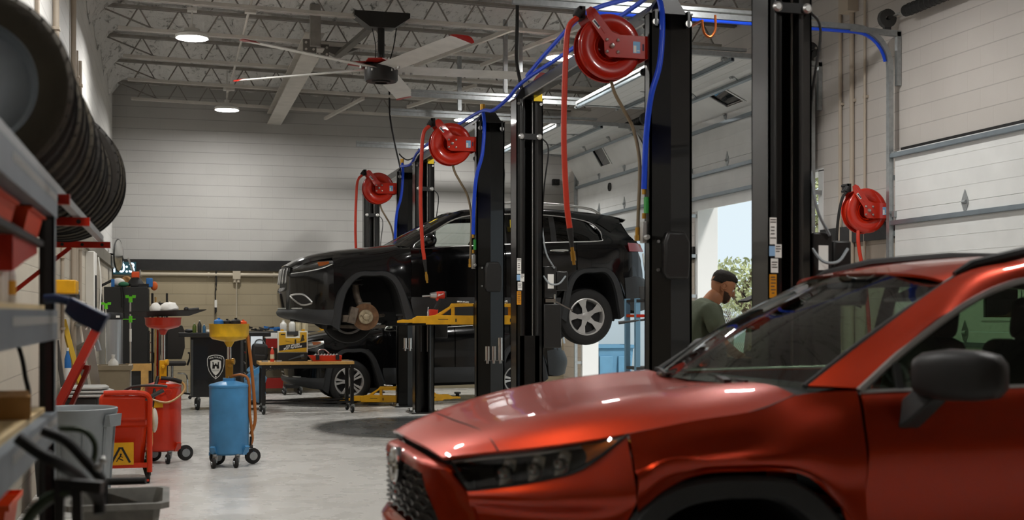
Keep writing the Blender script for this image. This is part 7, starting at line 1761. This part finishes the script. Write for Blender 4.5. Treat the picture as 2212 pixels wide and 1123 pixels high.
mb = MB(); mb.box(kx0 + W * .1, Ty + .21, kz1, kx0 + W * .2, Ty + .27, kz1 + .025); mb.box(kx0 + W * .8, Ty + .21, kz1, kx0 + W * .9, Ty + .27, kz1 + .025); mb.done('latch', M_yellow, kc)
mb = MB(); mb.box(kx0 + .005, Ty + .16, tz, kx1 - .005, Ty + .34, kz0 + .012); mb.done('base_tray', M_blackm, t, bevel=.006)
q = at(588, 775, Ty + .12); jug('spray_bottle', (q.x, Ty + .12, tz), .215, .03, mat('red white can', '#c9402c', .4), 'red and white bottle standing left of the yellow kit case', 'bottle', capm=M_paper, labm=mat('cream jug', '#cbbf9f'), taper=.4)
t = thing('heat_gun', 'black hand tool lying in front of the yellow kit case', 'tool', (at(640, 777, Ty).x, Ty + .06, tz))
mb = MB(); mb.tube([at(624, 778, Ty + .06), at(638, 774, Ty + .06), at(654, 770, Ty + .06)], [.016, .022, .03], n=10); mb.done('handle', M_blackm, t)
mb = MB(); mb.cyl(at(650, 771, Ty + .05), at(657, 769, Ty + .05), .034, n=12); mb.done('head', M_dgrey, t)
ox0, ox1 = at(668, 772, Ty + .1).x, at(738, 772, Ty + .1).x; oz1 = at(700, 768, Ty + .1).z
t = thing('orange_tool_tray', 'orange tool tray with black clips on the right half of the rolling table', 'tray', ((ox0 + ox1) / 2, Ty + .2, tz))
mb = MB(); mb.loft([[V((ox0 + .06, Ty + .06, tz)), V((ox1 - .01, Ty + .06, tz)), V((ox1 - .01, Ty + .34, tz)), V((ox0 + .06, Ty + .34, tz))], [V((ox0, Ty + .04, oz1)), V((ox1, Ty + .04, oz1)), V((ox1, Ty + .36, oz1)), V((ox0, Ty + .36, oz1))], [V((ox0 + .02, Ty + .06, oz1)), V((ox1 - .02, Ty + .06, oz1)), V((ox1 - .02, Ty + .34, oz1)), V((ox0 + .02, Ty + .34, oz1))], [V((ox0 + .07, Ty + .08, tz + .02)), V((ox1 - .03, Ty + .08, tz + .02)), V((ox1 - .03, Ty + .32, tz + .02)), V((ox0 + .07, Ty + .32, tz + .02))]]); mb.done('tray', mat('bright orange red', '#d8381a', .4), t)
mb = MB()
for px in (686, 729): x_ = at(px, 772, Ty + .03).x; mb.box(x_ - .025, Ty + .015, oz1 - .06, x_ + .025, Ty + .06, oz1 + .012)
mb.done('clip', M_blackm, t)
mb = MB()
for k in range(8): a = V((ox0 + .08 + k * .045, Ty + .2, oz1 - .005)); mb.cyl(a, a + V((.03, .02, .02)), .013, n=8)
mb.tube([V((ox0 + .15, Ty + .15, oz1)), V((ox0 + .14, Ty + .15, oz1 + .07)), V((ox0 + .22, Ty + .15, oz1 + .09)), V((ox0 + .3, Ty + .15, oz1 + .03))], .008, n=8, smooth=5); mb.done('socket', M_alu, t)
q = at(752, 776, Ty + .08); mb = MB(); mb.bar((q.x - .1, Ty + .1, tz + .008), (q.x + .07, Ty + .06, tz + .008), .03, .012); tag(mb.done('wrench', M_chrome), 'chrome wrench at the right end of the rolling table', 'wrench')
for k, px in enumerate((572, 602)):
    q = at(px, 778, Ty + .1); mb = MB(); mb.bar((q.x - .04, Ty + .08, tz + .01), (q.x + .04, Ty + .12, tz + .01), .03, .02); tag(mb.done('small_parts', M_alu), ('loose metal parts at the left end of the rolling table', 'loose metal parts just right of the red and white bottle')[k], 'parts')
# ---- low dolly on the floor and pad stands
p = at_z(632, 853, 0)
t = thing('engine_dolly', 'small low black dolly on chrome casters under the lowered car nose', 'dolly', (p.x, p.y + .1, 0))
mb = MB(); mb.box(p.x - .13, p.y, .12, p.x + .13, p.y + .3, .19); mb.done('deck', M_blackm, t, bevel=.01)
for sx in (-.14, .14): caster(t, p.x + sx, p.y, .055, .03); caster(t, p.x + sx, p.y + .28, .055, .03)
p = at_z(738, 872, 0); mb = MB(); mb.cyl((p.x, p.y + .1, 0), (p.x, p.y + .1, .13), .022, n=14); mb.cyl((p.x, p.y + .1, .13), (p.x, p.y + .1, .16), .045, n=16); mb.cyl((p.x - .1, p.y + .1, .15), (p.x - .05, p.y + .1, .15), .03, n=12); mb.cyl((p.x, p.y + .1, 0), (p.x, p.y + .1, .012), .06, n=16); mb.bar((p.x - .08, p.y + .1, .15), (p.x, p.y + .1, .15), .02, .02)
tag(mb.done('lift_stand', M_alu), 'small silver stand on the floor before the front wheel of the lowered car', 'stand')
# ---- impact wrench on the yellow arm
ay = 14.62; p = at(935, 690, ay)
t = thing('impact_wrench', 'red and black cordless impact wrench standing on the yellow lift arm', 'impact wrench', (p.x, ay, p.z))
G = lambda px, py, dy=0: at(px, py, ay + dy)
mb = MB(); mb.loft([[G(930, 682, d) if False else V((G(933, 690).x + a, ay + b, G(933, 690).z)) for a, b in ((-.06, -.035), (.06, -.035), (.06, .035), (-.06, .035))], [V((G(936, 668).x + a, ay + b, G(936, 668).z)) for a, b in ((-.05, -.03), (.055, -.03), (.055, .03), (-.05, .03))]]); mb.done('battery', mat('tool red', '#c4301a', .4), t, bevel=.008)
mb = MB(); mb.bar(G(940, 670), G(951, 646), .05, .06, (0, 1, 0)); mb.done('handle', M_blackm, t, bevel=.012)
mb = MB(); mb.cyl(G(942, 638), G(960, 637), .045, n=20); mb.bar(G(942, 648), G(948, 644), .04, .05, (0, 1, 0)); mb.done('housing', mat('tool red', '#c4301a'), t, bevel=.006)
mb = MB(); mb.cyl(G(929, 638), G(942, 638), .03, .042, n=20); mb.cyl(G(912, 640), G(930, 639), .011, n=10); mb.done('gearcase', M_alu, t)
mb = MB(); mb.cyl(G(960, 637), G(963, 637), .044, n=20); mb.done('end_cap', M_blackm, t)
mb = MB(); q = G(950, 638); f = lambda a, b: V((q.x + a, ay - .046, q.z + b)); mb.bar(f(-.035, -.008), f(.035, .02), .009, .002, (0, 1, 0)); mb.bar(f(-.03, .014), f(.0, .008), .008, .002, (0, 1, 0)); mb.done('script_mark', M_paper, t)
p = G(924, 686); mb = MB(); mb.lathe([(.014, 0), (.014, .07), (.008, .085), (.004, .13), (.001, .135)], (p.x, ay - .02, G(924, 687).z), n=14); tag(mb.done('punch_bit', M_chrome), 'silver pointed bit standing on the yellow lift arm beside the impact wrench', 'bit')
# ================================================================ man in the green shirt and his diagnostic cart
def skin_mesh(nodes, edges, root=0, sub=2):
    """nodes: (point, radius); returns a mesh grown round the skeleton"""
    me = bpy.data.meshes.new('sk'); me.from_pydata([tuple(n[0]) for n in nodes], edges, [])
    o = bpy.data.objects.new('sk', me); COL.objects.link(o)
    md = o.modifiers.new('s', 'SKIN'); md.use_smooth_shade = True
    for i, n in enumerate(nodes):
        r = n[1] if isinstance(n[1], tuple) else (n[1], n[1]); sv = me.skin_vertices[0].data[i]; sv.radius = r; sv.use_root = (i == root)
    sb = o.modifiers.new('d', 'SUBSURF'); sb.levels = sub
    dg = bpy.context.evaluated_depsgraph_get(); out = bpy.data.meshes.new_from_object(o.evaluated_get(dg))
    bpy.data.objects.remove(o); bpy.data.meshes.remove(me)
    return out
M_skin = mat('skin', '#a8714f', .55, noise=.08, nscale=12)
M_shirt = mat('green cotton', '#4e5543', .9, noise=.12, nscale=8, bump=.3, bscale=25)
M_hair = mat('short dark hair', '#1e1713', .8, bump=.8, bscale=160)
M_pants = mat('dark work trousers', '#2a2c30', .9, noise=.1)
head = at_d(1567, 618, 10.15)
dF = V((.985, -.17, 0)).normalized(); dR = V((dF.y, -dF.x, 0))
base = V((head.x, head.y, 0)) - dF * .27
HZ = head.z
def B(f, l, z): return base + dF * f + dR * l + V((0, 0, z))
t = thing('person', 'man in a green T-shirt looking down, in profile between two black lift posts', 'person', (base.x, base.y, 0))
k_ = HZ / 1.70
S = lambda f, l, z: B(f, l, z * k_)
nodes = [(S(0, 0, 1.0), (.16, .13)), (S(.01, 0, 1.18), (.15, .125)), (S(.075, 0, 1.40), (.15, .115)), (S(.125, 0, 1.525), (.09, .085)), (S(.17, 0, 1.60), .078), (S(.225, 0, 1.655), .074),
         (S(.12, .165, 1.485), .052), (S(.17, .25, 1.24), .05), (S(.33, .19, 1.13), .036), (S(.39, .17, 1.12), (.04, .024)),
         (S(.12, -.165, 1.485), .052), (S(.19, -.25, 1.25), .05), (S(.34, -.15, 1.08), .036), (S(.40, -.13, 1.06), (.04, .024)),
         (S(.0, .1, .90), .105), (S(.03, .11, .50), .068), (S(-.02, .11, .1), .05), (S(.0, -.1, .90), .105), (S(.05, -.11, .50), .068), (S(.0, -.11, .1), .05)]
ed = [(0, 1), (1, 2), (2, 3), (3, 4), (4, 5), (2, 6), (6, 7), (7, 8), (8, 9), (2, 10), (10, 11), (11, 12), (12, 13), (0, 14), (14, 15), (15, 16), (0, 17), (17, 18), (18, 19)]
mb = MB(); me = skin_mesh(nodes, ed); mb.bm.from_mesh(me); bpy.data.meshes.remove(me)
# hands: five bent fingers each
for (w, h, s) in ((S(.33, .19, 1.13), S(.39, .17, 1.12), 1), (S(.34, -.15, 1.08), S(.40, -.13, 1.06), -1)):
    d = (h - w).normalized(); sd = V((0, 0, 1)).cross(d).normalized(); up = d.cross(sd)
    for i, (o_, L1, L2) in enumerate(((-.03, .035, .03), (-.01, .042, .034), (.01, .04, .032), (.03, .03, .026))):
        a = h + sd * o_ * .9 + d * .012; b = a + d * L1 - up * .004; c = b + d * L2 * .7 - up * L2 * .7; e = c + d * .006 - up * .02
        m2 = skin_mesh([(a, .0095), (b, .009), (c, .008), (e, .007)], [(0, 1), (1, 2), (2, 3)], sub=1); mb.bm.from_mesh(m2); bpy.data.meshes.remove(m2)
    a = h - d * .03 + sd * s * .03; b = a + sd * s * .03 + d * .025 - up * .006; c = b + d * .03 - up * .01
    m2 = skin_mesh([(a, .012), (b, .0105), (c, .008)], [(0, 1), (1, 2)], sub=1); mb.bm.from_mesh(m2); bpy.data.meshes.remove(m2)
# head: sections from crown to chin in the tilted head frame
tilt = math.radians(24)
hx_ = dF * math.cos(tilt) - V((0, 0, 1)) * math.sin(tilt); hz_ = V((0, 0, 1)) * math.cos(tilt) + dF * math.sin(tilt)
HC = S(.25, 0, 1.695)
def Hd(f, l, z): return HC + hx_ * f + dR * l + hz_ * z
secs = [(.122, -.01, .02, .02), (.115, -.012, .055, .048), (.095, -.012, .083, .066), (.06, -.012, .099, .076), (.02, -.008, .102, .078), (-.01, -.003, .098, .075), (-.04, .004, .092, .069), (-.07, .014, .08, .06), (-.095, .028, .06, .047), (-.112, .04, .038, .032), (-.12, .045, .015, .015)]
rings = []
for z, o_, rf, rl in secs:
    r = []
    for k in range(32):
        a = 2 * math.pi * k / 32; cf, sl_ = math.cos(a), math.sin(a)
        f = o_ + rf * cf; l = rl * sl_
        if cf > .6:
            ff = (cf - .6) / .4
            if z == .02: f += .006 * ff                      # brow
            if z == -.01: f -= .006 * ff
            if z == -.095: f += .006 * ff
            if z == -.112: f += .004 * ff
        r.append(Hd(f, l, z))
    rings.append(r)
mb.loft(rings)
# nose, lips, ears
mb.loft([[Hd(.088, .009, .015), Hd(.088, -.009, .015), Hd(.098, 0, .018)], [Hd(.092, .014, -.02), Hd(.092, -.014, -.02), Hd(.117, 0, -.02)], [Hd(.088, .018, -.042), Hd(.088, -.018, -.042), Hd(.122, 0, -.04)], [Hd(.085, .014, -.05), Hd(.085, -.014, -.05), Hd(.1, 0, -.05)]])
for z, r in ((-.066, .008), (-.076, .009)): mb.sphere(Hd(.09, 0, z), r, 12, 8, (.8, 2.2, .7), Matrix((dF, dR, V((0, 0, 1)))).transposed())
for s in (1, -1):
    mb.sphere(Hd(-.012, s * .078, -.012), 1, 14, 10, (.018, .008, .032), Matrix((hx_, dR, hz_)).transposed()); mb.lathe([(.02, 0), (.026, .006), (.024, .012), (.016, .004)], Hd(-.012, s * .078, -.004), dR * s, 16)
body = mb.done('body', M_skin, t, sharp=80)
mb = MB()
for s in (1, -1): mb.sphere(Hd(.079, s * .03, .0), .012, 12, 8)
mb.done('eye', M_white, body)
# hair cap, brows, beard
mb = MB()
rings = []
for z, o_, rf, rl in ((.131, -.008, .02, .02), (.124, -.008, .062, .052), (.102, -.007, .093, .071), (.075, -.008, .106, .079), (.055, -.02, .092, .0795), (.03, -.04, .07, .0795), (.012, -.05, .058, .079)):
    rings.append([Hd(o_ + rf * math.cos(2 * math.pi * k / 28), rl * math.sin(2 * math.pi * k / 28), z) for k in range(28)])
mb.loft(rings)
for v in mb.bm.verts: v.co += V((rnd.uniform(-.003, .003), rnd.uniform(-.003, .003), rnd.uniform(-.003, .003)))
mb.done('hair', M_hair, t, sharp=180)
mb = MB()
rows = []
for z, o_, rf, rl in ((-.035, .003, .0905, .0705), (-.06, .01, .0845, .0645), (-.085, .021, .0725, .0535), (-.106, .036, .0505, .0395), (-.1215, .044, .027, .025)):
    rows.append([Hd(o_ + rf * math.cos(a), (rl) * math.sin(a), z) for a in [math.radians(-88 + 176 * k / 24) for k in range(25)]])
g2 = []
for i, r in enumerate(rows):
    g2.append([p for p in r])
L2 = [[p for k, p in enumerate(r) if k <= 8] for r in g2]; R2 = [[p for k, p in enumerate(r) if k >= 16] for r in g2]; mb.grid(L2); mb.grid(R2); mb.grid([[p for k, p in enumerate(r) if 8 <= k <= 16] for r in g2[2:]])
mb.done('beard', mat('stubble', '#3a271c', .9), t, sharp=180)
mb = MB()
for s in (1, -1): mb.bar(Hd(.093, s * .015, .022), Hd(.084, s * .045, .022), .008, .008)
mb.done('eyebrow', M_hair, t)
# clothes
nodes = [(S(0, 0, .94), (.2, .17)), (S(.0, 0, 1.14), (.2, .175)), (S(.07, 0, 1.38), (.23, .19)), (S(.125, 0, 1.53), (.15, .135)), (S(.155, 0, 1.585), .095), (S(.115, .175, 1.495), .09), (S(.15, .24, 1.31), .082), (S(.115, -.175, 1.495), .09), (S(.165, -.24, 1.32), .082)]
me = skin_mesh(nodes, [(0, 1), (1, 2), (2, 3), (3, 4), (2, 5), (5, 6), (2, 7), (7, 8)]); mb = MB(); mb.bm.from_mesh(me); bpy.data.meshes.remove(me); mb.done('shirt', M_shirt, t, sharp=80)
nodes = [(S(0, 0, .97), (.165, .13)), (S(0, .1, .86), .12), (S(.03, .11, .5), .09), (S(-.02, .11, .09), .08), (S(0, -.1, .86), .12), (S(.05, -.11, .5), .09), (S(0, -.11, .09), .08)]
me = skin_mesh(nodes, [(0, 1), (1, 2), (2, 3), (0, 4), (4, 5), (5, 6)]); mb = MB(); mb.bm.from_mesh(me); bpy.data.meshes.remove(me); mb.done('trousers', M_pants, t, sharp=80)
for l, f in ((.11, 0), (-.11, .02)):
    mb = MB(); mb.sphere(S(f + .04, l, 0) + V((0, 0, .05)), 1, 16, 10, (.15, .055, .05), Matrix((dF, dR, V((0, 0, 1)))).transposed()); mb.done('shoe', M_blackm, t)

p = at_d(1617, 790, 10.1)
t = thing('diagnostic_cart', 'black wheeled test cart with a tilted tablet in front of the man', 'cart', (p.x, p.y, 0))
cz = at_d(1610, 772, 10.1).z
mb = MB(); mb.box(p.x - .12, p.y - .2, .2, p.x + .45, p.y + .3, cz - .02); mb.done('cabinet', M_black, t, bevel=.01)
mb = MB(); mb.box(p.x - .15, p.y - .22, cz - .02, p.x + .48, p.y + .32, cz); mb.done('top', M_blackm, t, bevel=.006)
for sx in (-.08, .42):
    for sy in (-.15, .26): caster(t, p.x + sx, p.y + sy, .06, .03)
mb = MB(); mb.bar((p.x + .25, p.y, cz), (p.x + .25, p.y, 1.52), .03, .03, (0, 1, 0)); mb.bar((p.x + .25, p.y, 1.52), at_d(1622, 645, 10.1), .025, .025); mb.done('stand', M_blackm, t)
c = at_d(1619, 645, 10.1); rot = Matrix.Rotation(math.radians(-22), 3, 'Y')
mb = MB(); mb.cbox(c, (.14, .16, .016), rot); tb = mb.done('tablet', M_blackm, t, bevel=.004)
mb = MB(); mb.cbox(c + rot @ V((0, 0, -.0095)), (.12, .14, .001), rot); mb.done('back_plate', M_greyp, tb)
mb = MB(); mb.cyl(at_d(1611, 642, 10.1), at_d(1604, 633, 10.1), .006, n=8); mb.done('stylus', M_blackm, tb)
mb = MB(); q = at_d(1622, 762, 10.1); mb.tube([q, q + V((.02, 0, .05)), q + V((.06, 0, .12)), q + V((.1, 0, .16))], .008, n=6, smooth=4); mb.sphere(q + V((-.02, 0, -.01)), .03, 12, 8); mb.done('probe_lead', M_blackm, t)

# ================================================================ yard beyond the doors
mb = MB(); mb.box(XR + .3, -12, -.2, 60, 60, -.02); tag(mb.done('yard_ground', mat('sunlit concrete yard', '#bdb9b0', .8, noise=.1, nscale=1)), None, None, kind='structure')
def fence_mat():
    m = bpy.data.materials.new('chain link'); m.use_nodes = True; nt = m.node_tree; N = nt.nodes; L = nt.links; b = N['Principled BSDF']
    b.inputs['Base Color'].default_value = (*hexc('#b8bcbc'), 1); b.inputs['Metallic'].default_value = .4; b.inputs['Roughness'].default_value = .5
    return m
# chain-link fence: posts, rails and woven wire
t = thing('chain_link_fence', 'pale chain-link fence out in the yard beyond the open doors', 'fence', (14, 24, 0))
FX = 14.0
for i in range(9):
    mb = MB(); y = 10 + i * 3.6; mb.cyl((FX, y, -.02), (FX, y, 2.0), .035, n=8); mb.done('post', M_galv, t)
mb = MB(); mb.cyl((FX, 10, 1.95), (FX, 38.8, 1.95), .022, n=8); mb.cyl((FX, 10, .05), (FX, 38.8, .05), .015, n=8); mb.done('rail', M_galv, t)
mb = MB(); pitch = .11; Hh = 1.9; n = int(28.8 / pitch)
for s in (-1, 1):
    for i in range(-18, n):
        y0 = 10 + i * pitch; a = max(10, y0); b_ = min(38.8, y0 + Hh)
        if b_ <= a: continue
        za, zb_ = (a - y0), (b_ - y0)
        if s > 0: mb.bar((FX + .004, a, .05 + za), (FX + .004, b_, .05 + zb_), .006, .006)
        else: mb.bar((FX - .004, a, 1.95 - za), (FX - .004, b_, 1.95 - zb_), .006, .006)
mb.done('wire_mesh', fence_mat(), t, flat=True)
M_leaf = mat('pale sunlit leaves', '#b3b98a', .7, noise=.2, nscale=3)  # paled to put the overexposed daylight into the leaf colour
def tree(x, y, h, r, lab):
    t = thing('tree', lab, 'tree', (x, y, 0), 'trees beyond the fence')
    mb = MB(); mb.tube([(x, y, -.02), (x + .1, y, h * .4), (x, y + .1, h * .75)], [.14, .1, .05], n=8)
    for k in range(7):
        a = k * .9; mb.tube([(x, y, h * (.4 + .05 * k)), (x + r * .6 * math.cos(a), y + r * .6 * math.sin(a), h * (.55 + .06 * k))], [.05, .015], n=6)
    mb.done('trunk', mat('bark', '#6a5b4a', .9), t)
    mb = MB()
    for k in range(1500):
        while True:
            p = V((rnd.uniform(-1, 1), rnd.uniform(-1, 1), rnd.uniform(-1, 1)))
            if p.length < 1: break
        c = V((x, y, h * .72)) + V((p.x * r, p.y * r, p.z * h * .2)); s = rnd.uniform(.035, .075)
        u = V((rnd.uniform(-1, 1), rnd.uniform(-1, 1), rnd.uniform(-1, 1))).normalized(); w = u.cross(V((rnd.uniform(-1, 1), rnd.uniform(-1, 1), .3))).normalized()
        mb.face([c - u * s, c + w * s * .45, c + u * s, c - w * s * .45])
    mb.done('foliage', M_leaf, t, flat=True)
p = at_d(1612, 610, 26); tree(p.x, p.y, 2.9, 1.0, 'small pale green tree seen through the open door behind the man')
p = at_d(1800, 500, 19); tree(p.x, p.y, 4.2, .6, 'leafy tree glimpsed right of the chain-hung black post')
p = at_d(1345, 690, 34); tree(p.x + 5, p.y + 4, 2.4, 1.5, 'low tree beyond the fence behind the raised car tail')
t = thing('neighbour_building', 'plain white building wall outside, left part of the open doorway behind the man', 'building', (11.5, 26, 0))
a = at_d(1551, 600, 27); mb = MB(); mb.box(a.x - 1.2, a.y, -.02, a.x, a.y + 5.0, 7.0); mb.done('wall', mat('pale blue white render', '#dfe6ea', .8), t)
mb = MB(); mb.box(a.x - 1.3, a.y - .1, 7.0, a.x + .1, a.y + 5.1, 7.2); mb.done('coping', M_greyp, t)
# blue wheeled bin beside the far door
p = at_z(1330, 838, 0); wz = at_d(1330, 745, 2700 * CAM_H / (838 - HORIZON)).z
t = thing('wheeled_bin', 'big pale blue plastic refuse bin under the tail of the raised car', 'bin', (p.x, p.y + .3, 0))
w = at_d(1378, 800, (p.y) / (CY - SY * .08)).x - p.x
M_binb = mat('pale blue bin plastic', '#5f8fae', .5, noise=.08)
mb = MB(); q = lambda s, z, o=0: [V((p.x + a * (w + s), p.y + .35 + b * (.34 + s), z)) for a, b in ((-1, -.85), (-.85, -1), (.85, -1), (1, -.85), (1, .85), (.85, 1), (-.85, 1), (-1, .85))]
mb.loft([q(-.07, .04), q(-.02, wz - .08), q(.03, wz - .06), q(.03, wz), q(-.03, wz), q(-.08, .1)]); mb.done('body', M_binb, t)
for s in (-1, 1): mb = MB(); mb.box(p.x + s * w * .47 - w * .33, p.y - .0, .1, p.x + s * w * .47 + w * .33, p.y + .05, wz - .22); mb.done('panel', M_binb, t, bevel=.01)
mb = MB()
for s in (-1, 1): mb.lathe([(.001, -.03), (.1, -.03), (.1, .03), (.001, .03)], (p.x + s * w * .9, p.y + .62, .1), (1, 0, 0), 20)
mb.done('wheel', M_rubber, t)
# slim tool rack between bin and post
q = at_d(1388, 700, 13.3)
t = thing('tool_rack', 'pale blue steel rack with red shelf beside the tail of the raised car', 'rack', (q.x, q.y, 0))
mb = MB()
for dx in (-.06, .34):
    for dy in (0, .3): mb.bar((q.x + dx, q.y + dy, 0), (q.x + dx, q.y + dy, 1.62), .05, .05, (0, 1, 0))
mb.done('frame', mat('rack blue', '#6a93ad', .5), t)
for z, m in ((1.42, M_red), (1.58, M_blackm), (.86, M_dgrey)): mb = MB(); mb.box(q.x - .08, q.y - .03, z, q.x + .36, q.y + .33, z + .03); mb.done('shelf', m, t)
mb = MB(); mb.sphere((q.x + .1, q.y, 1.52), .06); mb.cyl((q.x + .05, q.y + .1, 1.61), (q.x + .05, q.y + .1, 1.75), .05, n=12); mb.done('stored_part', M_dgrey, t)
mb = MB(); mb.cyl(at_d(1338, 697, 13.2), at_d(1395, 690, 13.3), .012, n=8); mb.cyl(at_d(1336, 697, 13.2), at_d(1350, 695.5, 13.2), .018, n=8); mb.done('pry_bar', M_dgrey, t)
